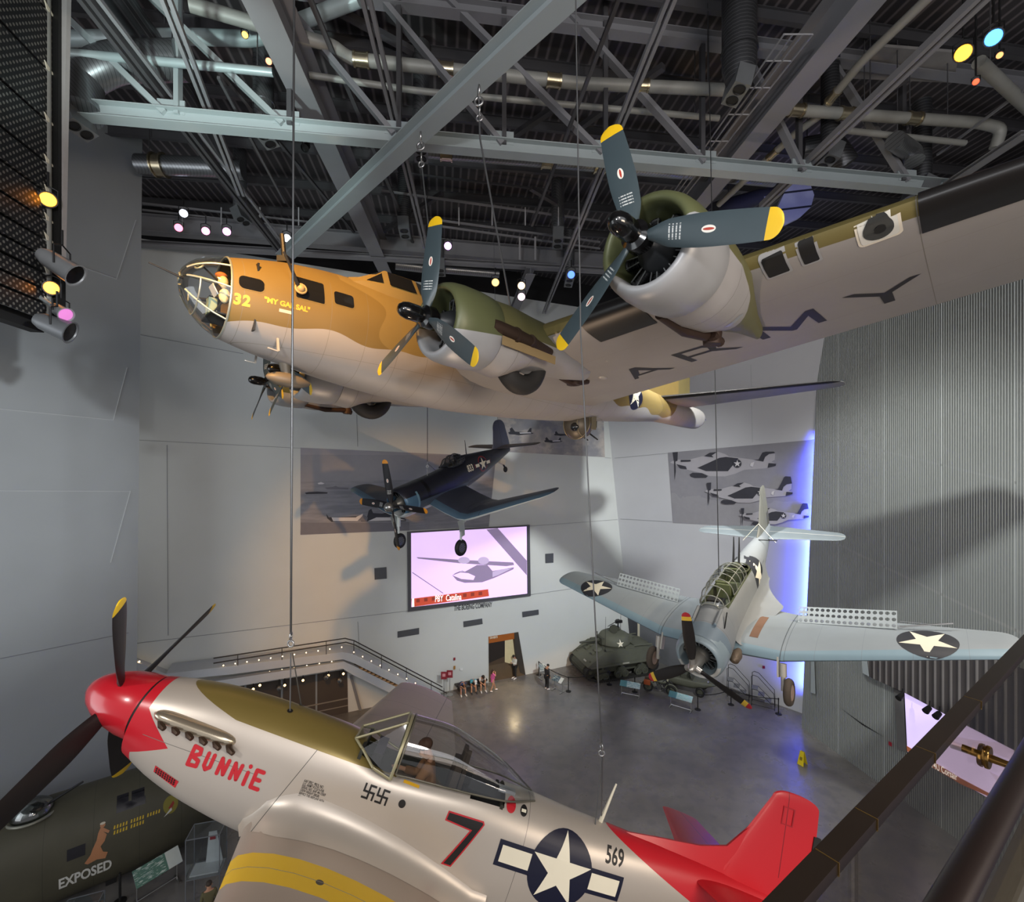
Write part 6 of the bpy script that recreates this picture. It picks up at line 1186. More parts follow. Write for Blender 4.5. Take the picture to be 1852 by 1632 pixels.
# ================================================================ vehicles on the floor
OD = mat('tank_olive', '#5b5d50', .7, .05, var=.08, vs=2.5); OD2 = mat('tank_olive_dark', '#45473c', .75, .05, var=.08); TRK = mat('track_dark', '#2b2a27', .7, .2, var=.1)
def build_tank():
    p = (put_at(1058, 1240)+put_at(1190, 1219))*.5; f = (put_at(1058, 1240)-put_at(1190, 1219)).normalized(); rz = math.atan2(f.y, f.x); side = V((f.y, -f.x, 0))   # local x forward, y left
    T = thing('tank', 'olive green army tank with a white star on its turret, in the corner', 'tank', p+V((-f.y, f.x, 0))*(-1.35 if V((-f.y, f.x, 0)).y < 0 else 1.35), rz)
    T.scale = (1.1, 1.1, 1.1)
    g = G(); g.loft([[V((x, s*w, z)) for x, z in ((-2.9, .95), (-2.7, .45), (2.2, .42), (2.65, .62), (2.75, .85), (2.3, 1.05))] for s, w in ((-1, .84), (1, .84))]); g.tube([(2.28, -.86, .76), (2.28, .86, .76)], .42, 20)
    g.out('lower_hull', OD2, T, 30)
    g = G(); pr = [(-2.75, 1.02), (2.35, 1.02), (2.55, 1.12), (1.30, 1.92), (.2, 1.98), (-1.9, 1.92), (-2.85, 1.62)]; g.loft([[V((x, s, z)) for x, z in pr] for s in (-1.28, 1.28)])
    for s in (-1, 1): g.ball((1.42, s*.55, 1.86), (.34, .28, .16), 14, 8); g.box((1.75, s*.45, 1.72), (.3, .3, .1), M.Rotation(.55, 3, 'Y')); g.box((.9, s*1.05, 1.98), (.5, .3, .06)); g.box((-1.5, s*.7, 2.0), (.9, .5, .06)); g.box((-.6, s*1.0, 2.0), (.7, .35, .1)); g.tube([(-2.4, s*1.0, 1.98), (-.4, s*1.0, 2.03)], .04, 6)
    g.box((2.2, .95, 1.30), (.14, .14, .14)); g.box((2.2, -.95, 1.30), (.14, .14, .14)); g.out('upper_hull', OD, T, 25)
    for s in (-1, 1):
        g = G(); g.loft([[V((x, s*(1.30+d), z)) for x, z in ((-2.8, 1.0), (2.3, 1.0), (2.45, 1.14), (-2.85, 1.20))] for d in (0, .03)]); g.out('side_skirt', OD, T, 0)
        loop = []; 
        for cx, cz, r, a0, a1 in ((2.30, .70, .36, -70, 110), (-2.35, .66, .36, 80, 250)): loop += [(cx+r*math.cos(math.radians(a)), cz+r*math.sin(math.radians(a))) for a in [a0+(a1-a0)*i/10 for i in range(11)]]
        loop += [(-1.9, .06), (1.75, .06)]; n = len(loop); c = V((0, .55))
        cxm, czm = sum(p[0] for p in loop)/n, sum(p[1] for p in loop)/n; inn = [(cxm+(x-cxm)*.965, czm+(z-czm)*.86) for x, z in loop]
        g = G(); y0, y1 = s*.88, s*1.29
        A, B, C, D_ = ([V((x, y0, z)) for x, z in loop], [V((x, y1, z)) for x, z in loop], [V((x, y1, z)) for x, z in inn], [V((x, y0, z)) for x, z in inn]); rr_ = [A, B, C, D_, A]; g.loft(rr_, c0=False, c1=False)
        L = 0
        for (x0, z0), (x1, z1) in zip(loop, loop[1:]+loop[:1]):
            d = math.hypot(x1-x0, z1-z0); m_ = max(1, int(d/.15))
            for i in range(m_):
                t = (i+.5)/m_; ang = math.atan2(z1-z0, x1-x0); g.box((lerp(x0, x1, t), s*1.085, lerp(z0, z1, t)), (.09, .44, .06), M.Rotation(-ang, 3, 'Y'))
        g.out('track', TRK, T, 0)
        for k, x in enumerate((-1.75, -1.25, -.25, .25, 1.2, 1.65)):
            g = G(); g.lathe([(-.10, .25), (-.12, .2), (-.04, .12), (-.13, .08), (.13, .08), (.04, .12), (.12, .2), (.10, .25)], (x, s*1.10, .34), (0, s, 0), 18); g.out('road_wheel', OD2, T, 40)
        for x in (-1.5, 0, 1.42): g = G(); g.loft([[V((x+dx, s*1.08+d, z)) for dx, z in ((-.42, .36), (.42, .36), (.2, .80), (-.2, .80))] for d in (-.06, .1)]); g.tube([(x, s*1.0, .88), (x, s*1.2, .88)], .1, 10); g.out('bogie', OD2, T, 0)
        for x, z in ((2.30, .70), (-2.35, .66)): g = G(); g.lathe([(-.1, .30), (-.1, .1), (.1, .1), (.1, .30)], (x, s*1.08, z), (0, 1, 0), 16); g.out('sprocket', OD2, T, 40)
    g = G(); g.lathe([(1.95, 1.0), (2.1, 1.10), (2.38, 1.06), (2.6, .92), (2.74, .66), (2.76, .01)], (-.05, 0, 0), (0, 0, 1), 32); g.box((-.9, 0, 2.3), (.5, 1.0, .36)); tu = g.out('turret', OD, T, 35)
    g = G(); g.loft([[V((x, y, z)) for y, z in ((-.45, 2.1), (.45, 2.1), (.4, 2.5), (-.4, 2.5))] for x in (.8, 1.08)]); g.tube([(1.0, 0, 2.3), (1.4, 0, 2.3), (2.5, 0, 2.26)], [.13, .10, .065], 14); g.out('gun', OD2, tu, 30)
    g = G(); g.lathe([(2.72, .36), (2.9, .34), (2.92, .25)], (-.30, -.30, 0), (0, 0, 1), 20); g.lathe([(-.03, .28), (.03, .28)], (.12, .30, 3.02), (.8, .5, .2), 20); g.out('hatch', OD2, tu, 30)
    g = G(); g.tube([(-.5, -.2, 2.8), (-.5, -.2, 3.2)], .05, 8); g.box((-.55, -.2, 3.28), (.5, .16, .18)); g.tube([(-.3, -.2, 3.28), (.35, -.1, 3.08)], .022, 8); g.box((-.6, -.4, 3.24), (.24, .18, .22)); g.out('machine_gun', M_dk, tu, 0)
    for x, y, z0, z1 in ((1.2, 1.1, 1.9, 4.2), (-.9, -.55, 2.5, 4.0)): g = G(); g.tube([(x, y, z0), (x, y, z0+.2), (x-.04, y, z1)], [.04, .015, .008], 6); g.out('antenna', M_dk, T)
    ft = g = G(); g.lathe([(1.95, 1.0), (2.1, 1.10), (2.38, 1.06), (2.6, .92), (2.74, .66), (2.76, .01)], (-.05, 0, 0), (0, 0, 1), 32); tb = g.bvh()
    for dirv, o, U in (((0, 1, 0), (.05, -3, 2.28), (1, 0, 0)), ((0, -1, 0), (.05, 3, 2.28), (-1, 0, 0))):
        q = G(); q.flat([star_pts(.27)]); decal('white_star', [q], M_white, tu, o, U, (0, 0, 1), dirv, tb, .01, .1)
    ft.b.free()
    q = G(); q.flat([star_pts(.25)], (-.1, .25, 2.70)); q.out('white_star', M_white, tu, 0); q = G(); q.bar((.62, -1.0, 2.02), (.72, -.95, 2.5), .07, .03); q.out('stowed_bar', M_steel, tu, 0)
    for s in (-1, 1): q = G(); q.box((-.2, s*1.345, 1.55*.0+1.10), (.5, .01, .09)); q.box((-2.2, s*1.292, 1.45), (.3, .01, .09)); q.out('stencil', mat('stencil_pale', '#a8a79b', .6), T, 0)
    q = G(); q.box((2.36, .5, 1.27), (.02, .34, .1), M.Rotation(-.9, 3, 'Y')); q.out('stencil', MATS['stencil_pale'], T, 0)
build_tank()
def build_jeep():
    a, b = put_at(1205, 1247), put_at(1305, 1272); f = (b-a).normalized(); T = thing('amphibious_jeep', 'low olive boat-shaped army vehicle under the dive bomber nose', 'vehicle', (a+b)/2+V((-f.y, f.x, 0))*.7-f*.55, math.atan2(f.y, f.x)); T.scale = (.82, .9, .9)
    rows = [(-2.3, .62, 1.0, .55, .9, 4, 3), (-1.6, .78, 1.08, .38, .95, 5, 3), (.3, .80, 1.08, .36, .98, 5, 3), (1.3, .74, 1.10, .50, .98, 4, 2.6), (2.1, .55, 1.06, .78, .98, 3, 2), (2.35, .40, 1.02, .9, .97, 3, 2)]
    g = G(); g.loft(hull(rows, [-2.3+4.65*i/30 for i in range(31)], 32)); g.out('hull', OD, T, 45)
    g = G(); g.box((-.5, 0, 1.07), (1.7, 1.2, .06)); g.box((-.1, .32, 1.22), (.45, .45, .3)); g.box((-.1, -.32, 1.22), (.45, .45, .3)); g.box((-1.0, 0, 1.22), (.4, 1.1, .3)); g.out('seat', OD2, T, 0)
    g = G(); g.loft([[V((.55, y, 1.08)), V((.62, y, 1.08)), V((.45, y, 1.5)), V((.40, y, 1.5))] for y in (-.68, .68)]); g.out('windshield_frame', OD2, T, 0)
    g = G(); g.torus((.25, .32, 1.35), (-.8, 0, .6), .18, .02, 20, 8); g.out('steering_wheel', M_blk, T)
    for x in (-1.25, 1.2):
        for s in (-1, 1): wheel(T, V((x, s*.72, .36)), .36, .18, (0, 1, 0), M_blk, OD2)
    for s in (-1, 1): g = G(); g.ball((1.75, s*.4, 1.12), .08, 10, 6); g.out('headlamp', M_steel, T)
build_jeep()
def build_motorcycle():
    a, b = put_at(1178, 1250), put_at(1206, 1259); f = (b-a).normalized(); T = thing('motorcycle', 'dark olive army motorcycle between two exhibit panels', 'motorcycle', (a+b)/2, math.atan2(f.y, f.x)+.25)
    for x in (-.72, .78):
        wheel(T, V((x, 0, .34)), .34, .11, (0, 1, 0), M_blk, OD2); g = G(); g.tube([(x+.40*math.cos(t), 0, .34+.40*math.sin(t)) for t in [.2+2.6*i/8 for i in range(9)]], .05, 8); g.out('mudguard', OD, T, 60)
    g = G(); g.tube([(.78, .1, .34), (.48, .09, 1.0)], .03, 8); g.tube([(.78, -.1, .34), (.48, -.09, 1.0)], .03, 8); g.out('fork', M_dk, T)
    g = G(); g.tube([(.5, 0, .9), (-.3, 0, .75), (-.72, 0, .34), (-.1, 0, .28), (.4, 0, .4), (.5, 0, .9)], .03, 8); g.out('frame', M_dk, T)
    g = G(); g.ball((.18, 0, .86), (.34, .17, .15), 14, 8); g.out('fuel_tank', OD, T, 60); g = G(); g.ball((-.32, 0, .92), (.24, .16, .07), 12, 6); g.out('saddle', mat('saddle_leather', '#3e2e22', .6), T, 60)
    g = G(); g.tube([(.30, .42, 1.06), (.46, .2, 1.12), (.46, -.2, 1.12), (.30, -.42, 1.06)], .018, 8); g.out('handlebar', M_dk, T, 60); g = G(); g.lathe([(-.1, .03), (-.06, .08), (.03, .10), (.04, .01)], (.58, 0, .98), (1, 0, 0), 16); g.out('headlamp', mat('lamp_glassy', '#b8b49c', .15, .4), T, 50)
    g = G(); g.lathe([(-.1, .16), (.1, .16)], (0, 0, .45), (0, 1, 0), 14); g.tube([(.05, 0, .5), (.16, 0, .8)], .08, 10); g.tube([(-.03, 0, .5), (-.14, 0, .8)], .08, 10); g.out('engine', mat('engine_grey', '#5a5a58', .4, .6), T, 40)
    for s in (-1, 1): g = G(); g.box((-.75, s*.24, .72), (.42, .16, .3)); g.out('saddlebag', mat('bag_orange', '#9a4a22', .7) if s < 0 else MATS['saddle_leather'], T, 0)
build_motorcycle()
# exhibit panels
def info_panel(bl, br, top, label, face='#8fb7bd', dark=False, hgt=None, tilt=.6, dep=.42):
    a, b = put_at(*bl), put_at(*br); d = b-a; L = d.length; T = thing('information_panel', label, 'panel', a+d*.5, math.atan2(d.y, d.x)); h = hgt or 1.0
    fm = mat('panel_face'+face[1:], face, .4, 0, [('gt(n(16,2,0.4,3,1)-0.52,0)*gt(x,-%g)' % (L*.15), '#d6e4e4'), ('lt(x,-%g)' % (L*.18), '#5d8f98')] if not dark else [('gt(x,%g)' % (L*.2), '#c9cfc9'), ('gt(n(14,2,0.35,3,1)-0.57,0)*lt(x,%g)' % (L*.15), '#b9c6bf')], var=.05)
    g = G(); g.box((0, 0, h), (L*1.05, dep, .04), M.Rotation(tilt, 3, 'X')); g.out('board', fm, T, 0)
    for s in (-1, 1): g = G(); g.tube([(s*L*.46, .05, .04), (s*L*.46, .05, h-.03)], .022, 8); g.box((s*L*.46, .0, .03), (.06, .5, .05)); g.out('leg', M_steel, T, 40)
    g = G(); g.tube([(-L*.46, .05, .10), (L*.46, .05, .10)], .02, 8); g.out('foot_bar', M_steel, T)
info_panel((1122.5, 1256), (1157, 1263), 0, 'pale exhibit panel in front of the tank tracks, left of the motorcycle', hgt=.78)
info_panel((1211, 1277), (1251, 1289), 0, 'pale turquoise exhibit panel in front of the boat-shaped vehicle', '#9fd3d6', hgt=.80)
info_panel((1001, 1247), (1017, 1254), 0, 'dark exhibit panel with photos in front of the person in black', '#3f5560', True, .82); info_panel((976, 1229), (986, 1226), 0, 'small exhibit panel at the wall behind the person in black', '#7d8c92', True, .85)
# posts with belts
posts = {}
def post(key, u, v, label, h=1.0):
    p = put_at(u, v); posts[key] = p+V((0, 0, h-.05)); t = thing('barrier_post', label, 'post', p); g = G(); g.lathe([(0, .19), (.02, .19), (.05, .10), (.06, .03)], (0, 0, 0), (0, 0, 1), 20); g.out('base', M_blk, t, 40); g = G(); g.tube([(0, 0, .05), (0, 0, h)], .032, 10); g.tube([(0, 0, h-.1), (0, 0, h)], .042, 10); g.out('pole', M_blk, t, 40)
for k, u, v, lb in (('a', 974.5, 1221, 'black barrier post against the wall right of the doorway'), ('b', 1028, 1251, 'black barrier post right of the photo panel at the tank front'), ('c', 1102, 1239, 'black barrier post beside the tank tracks'), ('d', 1148, 1252, 'black barrier post behind the pale panel left of the motorcycle'), ('e', 1262, 1284, 'black barrier post at the right end of the turquoise panel'), ('f', 1322, 1275, 'black barrier post at the foot of the left mobile steps'), ('g', 1408, 1292, 'black barrier post under the hanging wheel, rightmost')): post(k, u, v, lb)
for k, (a, b, lb) in enumerate((('a', 'b', 'black barrier belt from the wall post to the tank front'), ('b', 'c', 'black barrier belt along the tank tracks'), ('e', 'f', 'black barrier belt from the turquoise panel to the mobile steps'), ('f', 'g', 'black barrier belt in front of the mobile steps'))):
    g = G(); A, B = posts[a], posts[b]; g.loft([[A.lerp(B, t)+V((0, 0, dz-.14*math.sin(PI*t)))+o for o in (V((0, 0, 0)), V((.006, .006, 0)))] for t in [i/12 for i in range(13)] for dz in (0,)][:0] or [[A.lerp(B, t)+V((ox, 0, oz-.12*math.sin(PI*t))) for ox, oz in ((-.005, -.025), (.005, -.025), (.005, .025), (-.005, .025))] for t in [i/12 for i in range(13)]]); tag(g.out('barrier_belt', M_blk, None, 0), lb, 'belt')
def steps(u, v, label, rz):
    T = thing('mobile_steps', label, 'steps', put_at(u, v), rz); T.scale = (.85, .9, .92); fr = mat('steps_black', '#232427', .45, .4); tr_ = mat('tread_grey', '#8b8d90', .5, .4)
    for i in range(3): g = G(); g.box((-.75+.45*i, 0, 1.15-.36*i), (.42, .7, .04)); g.out('tread', tr_, T, 0)
    for s in (-1, 1):
        y = s*.36; g = G(); g.tube([(-.95, y, 0), (-.95, y, 2.05), (-.8, y, 2.15), (-.5, y, 2.1), (.55, y, 1.15), (.6, y, .5), (.6, y, 0)], .022, 8); g.tube([(-.95, y, 1.15), (-.55, y, 1.15), (.35, y, .43)], .02, 8); g.tube([(-.95, y, .1), (.6, y, .1)], .02, 8); g.out('side_frame', fr, T, 60)
steps(1340, 1262, 'black mobile steps by the blue wall, left of two', -.55); steps(1385, 1278, 'black mobile steps by the blue wall, right of two, under the wheel', -.55)
# warning sign
T = thing('floor_sign', 'yellow folding wet-floor sign on the open floor', 'sign', put_at(1451, 1383), .5)
for s in (-1, 1): g = G(); R = M.Rotation(s*.28, 3, 'Y'); g.loft([[V((s*.19+dx, y, .01)) if k == 0 else V((s*.03+dx, y*.62, .68)) for y in (-.16, .16) for dx in ((0, .02) if y < 0 else (.02, 0))] for k in (0, 1)]); g.out('panel', mat('sign_yellow', '#e6cf1e', .45), T, 0)
g = G(); g.box((-.12, 0, .34), (.01, .12, .16), M.Rotation(.24, 3, 'Y')); g.out('warning_print', mat('print_olive', '#8d7d14', .5), T, 0)
g = G(); P = [put_at(u, v)+V((0, 0, .006)) for u, v in ((1472, 1378), (1484, 1376), (1498, 1391), (1487, 1393))]; g.f([g.b.verts.new(p) for p in P]); tag(g.out('floor_plate', mat('plate_pale', '#7d7b7f', .4), None, 0), 'pale rectangular cover plate set in the floor beside the yellow sign', 'plate')
# bomber nose section on the floor at lower left
def build_nose():
    a = V((-17.4, 16.75, 0)); f = V((.79, .61, 0)).normalized(); b = a+f*4.8; T = thing('bomber_nose_section', 'dark olive bomber nose section with glass turret and "EXPOSED" lettering, lower left', 'airplane', a, math.atan2(f.y, f.x)); L = 4.8
    sk = mat('nose_olive', '#4b483a', .62, .1, [('lt(abs(mod(x,1.3)-0.65),0.006)', '#37352b')], var=.12, vs=1.2)
    rows = [(-6, 1.42, 3.5, .12, 1.75, 2.2, 2.6), (L-1.5, 1.42, 3.55, .12, 1.75, 2.2, 2.6), (L-.1, 1.3, 3.35, .2, 1.75, 2.1, 2.4), (L+.7, 1.05, 2.85, .4, 1.7, 2, 2), (L+1.3, .62, 2.3, 1.0, 1.65, 2, 2), (L+1.5, .2, 1.9, 1.3, 1.6, 2, 2)]
    g = G(); g.loft(hull(rows, [-6+(L+7.5)*i/60 for i in range(61)], 44)); tree = g.bvh(); g.out('fuselage', sk, T, 45)
    g = G()
    for x in (-2, 2.4): g.box((x, 0, .1), (.3, 1.4, .2))
    g.out('cradle', M_dk, T, 0)
    tc = V((.25, -.25, 3.36)); g = G(); g.ball(tc, (.62, .56, .55), 20, 12); tu = g.out('turret_dome', glass('turret_glass', '#c9d0d2', .14), T, 60); g = G(); g.torus(tc+V((0, 0, .02)), (0, 0, 1), .66, .05, 32, 8); g.out('ring', mat('ring_pale', '#8d8c80', .4, .4), tu, 60)
    g = G(); g.ball(tc+V((-.2, 0, .05)), (.3, .3, .3), 12, 8, mi=1); g.box(tc+V((.1, 0, .12)), (.5, .36, .2)); g.out('turret_gear', [M_dk, mat('turret_silver', '#b9bbb7', .3, .7)], tu, 40)
    g = G(); g.tube([tc+V((.3, -.1, .2)), tc+V((1.35, -.16, .68))], [.05, .035], 10); g.out('gun_barrel', M_dk, tu)
    def put(nm, L_, m, x, z, par=T, U=(1, 0, 0), Vv=(0, 0, 1), D=(0, .82, -.57)): 
        return decal(nm, L_, m, par, (x, -1.15, z), U, (0, .57, .82), D, tree, .008, .2)
    wh = mat('stencil_white', '#c9c9c4', .6); ye = mat('bomb_yellow', '#c9a92e', .6)
    put('nose_lettering', [text_g('EXPOSED', .38, .03, .88)], wh, 1.75, 1.05)
    bm_ = G()
    for i in range(15): 
        for j in range(2):
            if j == 1 and i > 9: continue
            bm_.flat([[(i*.085+(.06 if i > 4 else 0)+(.06 if i > 9 else 0)+(.06 if i > 14 else 0), -j*.16), (i*.085+.05+(.06 if i > 4 else 0)+(.06 if i > 9 else 0)+(.06 if i > 14 else 0), -j*.16), (i*.085+.06+(.06 if i > 4 else 0)+(.06 if i > 9 else 0)+(.06 if i > 14 else 0), -j*.16+.11), (i*.085+.02+(.06 if i > 4 else 0)+(.06 if i > 9 else 0)+(.06 if i > 14 else 0), -j*.16+.11)]])
    put('mission_marks', [bm_], ye, 2.5, 2.28)
    sknm = mat('art_skin', '#b07a55', .6); body = [(-.30, -.50), (-.05, -.46), (.18, -.52), (.25, -.36), (.12, -.30), (.05, -.12), (.16, .0), (.22, .18), (.12, .30), (.26, .20), (.30, .26), (.12, .42), (.04, .44), (-.02, .30), (-.06, .10), (-.16, -.10), (-.22, -.26), (-.38, -.44)]
    q1, q2, q3 = G(), G(), G(); q1.flat([body], mi=0); q2.flat([circ(.075, 16, (.10, .50))], mi=0); q3.flat([circ(.08, 12, (.10, .56), .04)], mi=1); put('painted_figure', [q1, q2, q3], [sknm, mat('art_pale', '#c9c0ae', .6)], 2.1, 1.98)
    q1, q2, q3 = G(), G(), G(); q1.flat([circ(.24, 24, (0, 0), .30)], mi=0); q2.flat([[(-.08, -.1), (.08, .1), (.12, 0), (.02, -.16)]], mi=1); q3.flat([[(-.22, -.34), (.02, -.10), (.04, -.2)]], mi=2); put('round_emblem', [q1, q2, q3], [mat('emblem_olive', '#7d7428', .6), mat('emblem_red', '#8d2a22', .6), wh], 4.2, 2.45)
    for i, (x, z, w, h) in enumerate(((2.75, 3.28, .34, .24), (3.2, 3.30, .38, .24), (3.0, 3.0, .85, .26), (2.75, 3.46, .34, .12), (3.2, 3.46, .38, .12))): q = G(); q.flat([rect(-w/2, -h/2, w/2, h/2)]); put('window', [q], mat('window_smoky', '#1c1b22', .4, 0, var=.05), x, z)
    q = G(); q.flat([rect(-.24, -.17, .24, .17)]); put('window', [q], MATS['window_smoky'], 1.5, 1.95)
    g = G(); g.tube([(3.6, -.5, 3.35), (3.7, -.55, 3.6)], .02, 6); g.tube([(3.8, -.45, 3.3), (3.7, -.55, 3.6)], .02, 6); g.out('wiper', M_steel, T)
build_nose()
info_panel((245, 1640), (324, 1590), 0, 'long green and white exhibit panel beside the bomber nose section', '#567a6c', True, .95, .7, .6)
p = put_at(217, 1632); t = thing('barrier_post', 'dark barrier post in front of the bomber nose lettering', 'post', p); g = G(); g.tube([(0, 0, .03), (0, 0, 1.05)], .04, 10); g.out('pole', M_blk, t); g = G(); g.lathe([(0, .2), (.03, .2), (.05, .05)], (0, 0, 0), (0, 0, 1), 18); g.out('base', M_blk, t)
gl2 = glass('case_glass', '#e4eaec', .07); edge = mat('case_edge', '#85898f', .35, .5)
def case(u, v, w, d, z0, z1, label, rz=.2, inside=None):
    T = thing('display_case', label, 'case', put_at(u, v), rz)
    g = G(); g.box((0, 0, (z0+z1)/2), (w, d, z1-z0)); g.out('glass_box', gl2, T, 0); g = G(); c = [V((x*w/2, y*d/2, z)) for z in (z0, z1) for x in (-1, 1) for y in (-1, 1)]
    for i, j in ((0, 1), (2, 3), (0, 2), (1, 3), (4, 5), (6, 7), (4, 6), (5, 7), (0, 4), (1, 5), (2, 6), (3, 7)): g.bar(c[i], c[j], .025, .025)
    g.out('frame', edge, T, 0)
    for x in (-1, 1):
        for y in (-1, 1): g = G(); g.bar((x*w/2, y*d/2, 0), (x*w/2, y*d/2, z0), .03, .03); g.out('leg', edge, T, 0)
    if inside: inside(T, z0)
def wedge(T, z0):
    g = G(); g.box((0, 0, z0+.03), (.9, .55, .05)); g.loft([[V((x, .2+d, z)) for x, z in ((-.1, z0+.06), (.45, z0+.06), (.25, z0+1.15), (.0, z0+1.15))] for d in (0, .03)]); g.box((.13, .18, z0+.95), (.18, .02, .14), mi=1); g.out('mount', [mat('mount_white', '#d5d7d8', .6), mat('flag_red', '#a2333a', .6)], T, 0)
case(374, 1640, 1.05, .75, 1.35, 2.75, 'tall glass case with a white stand and small red flag, by the silver fighter wing', .25, wedge); case(462, 1668, 1.3, .7, .7, 1.2, 'low wide glass case in front of the tall glass case', .25); case(150, 1690, 1.0, .5, .8, 1.1, 'glass-topped case under the bomber nose lettering', .35)
# ================================================================ people
SK = mat('skin_tone', '#b98a6d', .6, var=.03); HAIR = {}
def skin_g(nodes, edges, sub=2):
    me = bpy.data.meshes.new('t'); names = list(nodes); me.from_pydata([nodes[n][0] for n in names], [(names.index(a), names.index(b)) for a, b in edges], [])
    o = bpy.data.objects.new('t', me); COL.objects.link(o); m = o.modifiers.new('s', 'SKIN'); m.use_smooth_shade = True; o.modifiers.new('d', 'SUBSURF').levels = sub
    for i, n in enumerate(names): r = nodes[n][1]; me.skin_vertices[0].data[i].radius = (r, r) if not isinstance(r, tuple) else r; me.skin_vertices[0].data[i].use_root = (i == 0)
    bpy.context.view_layer.update(); ev = bpy.data.meshes.new_from_object(o.evaluated_get(bpy.context.evaluated_depsgraph_get())); g = G(); g.b.from_mesh(ev); bpy.data.objects.remove(o); bpy.data.meshes.remove(me); bpy.data.meshes.remove(ev); return g
def person(label, loc, rz, pose={}, top=('#222', 'short'), bottom=('#222', 'long'), hair=('#2a201a', 'short'), shoes='#d8d8d8', s=1.0, skinm=None, name='person', cat='person', dress=False, cap=None, par=None):
    J = {'pelvis': (0, 0, .95), 'waist': (0, 0, 1.10), 'chest': (0, 0, 1.33), 'neck': (0, .0, 1.50), 'head0': (0, .02, 1.57), 'head1': (0, .03, 1.68),
         'shL': (-.17, 0, 1.43), 'elL': (-.23, -.02, 1.15), 'wrL': (-.24, .06, .90), 'shR': (.17, 0, 1.43), 'elR': (.23, -.02, 1.15), 'wrR': (.24, .06, .90),
         'hpL': (-.09, 0, .92), 'knL': (-.10, .02, .50), 'anL': (-.10, -.01, .08), 'toL': (-.11, .15, .04), 'hpR': (.09, 0, .92), 'knR': (.10, .02, .50), 'anR': (.10, -.01, .08), 'toR': (.11, .15, .04)}
    J.update({k: v for k, v in pose.items() if k != 'face'}); J = {k: V(v)*s for k, v in J.items()}
    R = {'pelvis': .13, 'waist': .12, 'chest': .14, 'neck': .052, 'head0': .078, 'head1': .088, 'sh': .062, 'el': .042, 'wr': .028, 'hp': .088, 'kn': .058, 'an': .040, 'to': .034}
    rad = lambda k: (R[k] if k in R else R[k[:2]])*s
    T = thing(name, label, cat, loc, rz)
    if par is not None: T.matrix_world = par
    N = {k: (J[k], rad(k)) for k in J}; E = [('pelvis', 'waist'), ('waist', 'chest'), ('chest', 'neck'), ('neck', 'head0'), ('head0', 'head1')]
    hd = (J['head1']-J['head0']).normalized(); fw = pose.get('face'); fw = V(fw) if fw else V((0, 1, 0))
    fw = (fw-hd*fw.dot(hd)).normalized(); rt = fw.cross(hd).normalized(); c = (J['head0']+J['head1'])/2
    N['nose'] = (c+fw*.105*s-hd*.005*s, .013*s); E.append(('head0', 'nose'))
    for q in 'LR':
        E += [('chest', 'sh'+q), ('sh'+q, 'el'+q), ('el'+q, 'wr'+q), ('pelvis', 'hp'+q), ('hp'+q, 'kn'+q), ('kn'+q, 'an'+q), ('an'+q, 'to'+q)]
        d = (J['wr'+q]-J['el'+q]).normalized(); a = d.cross(V((0, 0, 1))); a = a.normalized() if a.length > .1 else V((1, 0, 0)); b = a.cross(d).normalized(); hnd = J['wr'+q]+d*.075*s; N['hand'+q] = (hnd, .032*s); E.append(('wr'+q, 'hand'+q))
        for i in range(4):
            base = hnd+a*(i-1.5)*.019*s+d*.02*s; k1 = base+d*(.035+.006*(1.5-abs(i-1.5)))*s; k2 = k1+(d*.7-b*.5)*.03*s; N['f%s%d' % (q, i)] = (k1, .0085*s); N['g%s%d' % (q, i)] = (k2, .0075*s); E += [('hand'+q, 'f%s%d' % (q, i)), ('f%s%d' % (q, i), 'g%s%d' % (q, i))]
        t1 = J['wr'+q]+d*.04*s+a*(.045 if q == 'L' else -.045)*s; N['t'+q] = (t1+d*.035*s, .009*s); E.append(('hand'+q, 't'+q))
    body = skin_g(N, E); body.out('body', skinm or SK, T, 80)
    def garment(nm, keys, ed, grow, col, over={}):
        NN = {k: (over.get(k, J[k] if k in J else None), rad(k)*grow[0]+grow[1]*s) for k in keys}; m = mat('cloth_'+col[1:], col, .8, var=.06, vs=8); return skin_g(NN, ed).out(nm, m, T, 80)
    tc, tl = top
    if tl:
        keys = ['waist', 'pelvis', 'chest', 'neck_']; J['neck_'] = J['chest'].lerp(J['neck'], .75); R['neck_'] = .05; ov = {}; ks = ['pelvis', 'waist', 'chest', 'neck_']; ed = [('pelvis', 'waist'), ('waist', 'chest'), ('chest', 'neck_')]
        for q in 'LR':
            J['cu'+q] = J['sh'+q].lerp(J['el'+q], .8) if tl == 'short' else J['el'+q].lerp(J['wr'+q], .9); R['cu'] = .052 if tl == 'short' else .04
            ks += ['sh'+q]; ed.append(('chest', 'sh'+q))
            if tl != 'short': ks.append('el'+q); ed += [('sh'+q, 'el'+q), ('el'+q, 'cu'+q)]
            else: ed.append(('sh'+q, 'cu'+q))
            ks.append('cu'+q)
        if dress: J['hem'] = J['pelvis']+(J['pelvis']-J['waist'])*1.4; R['hem'] = .15; ks.append('hem'); ed.append(('pelvis', 'hem'))
        garment('dress' if dress else 'shirt', ks, ed, (1.05, .014), tc)
    bc, bl = bottom
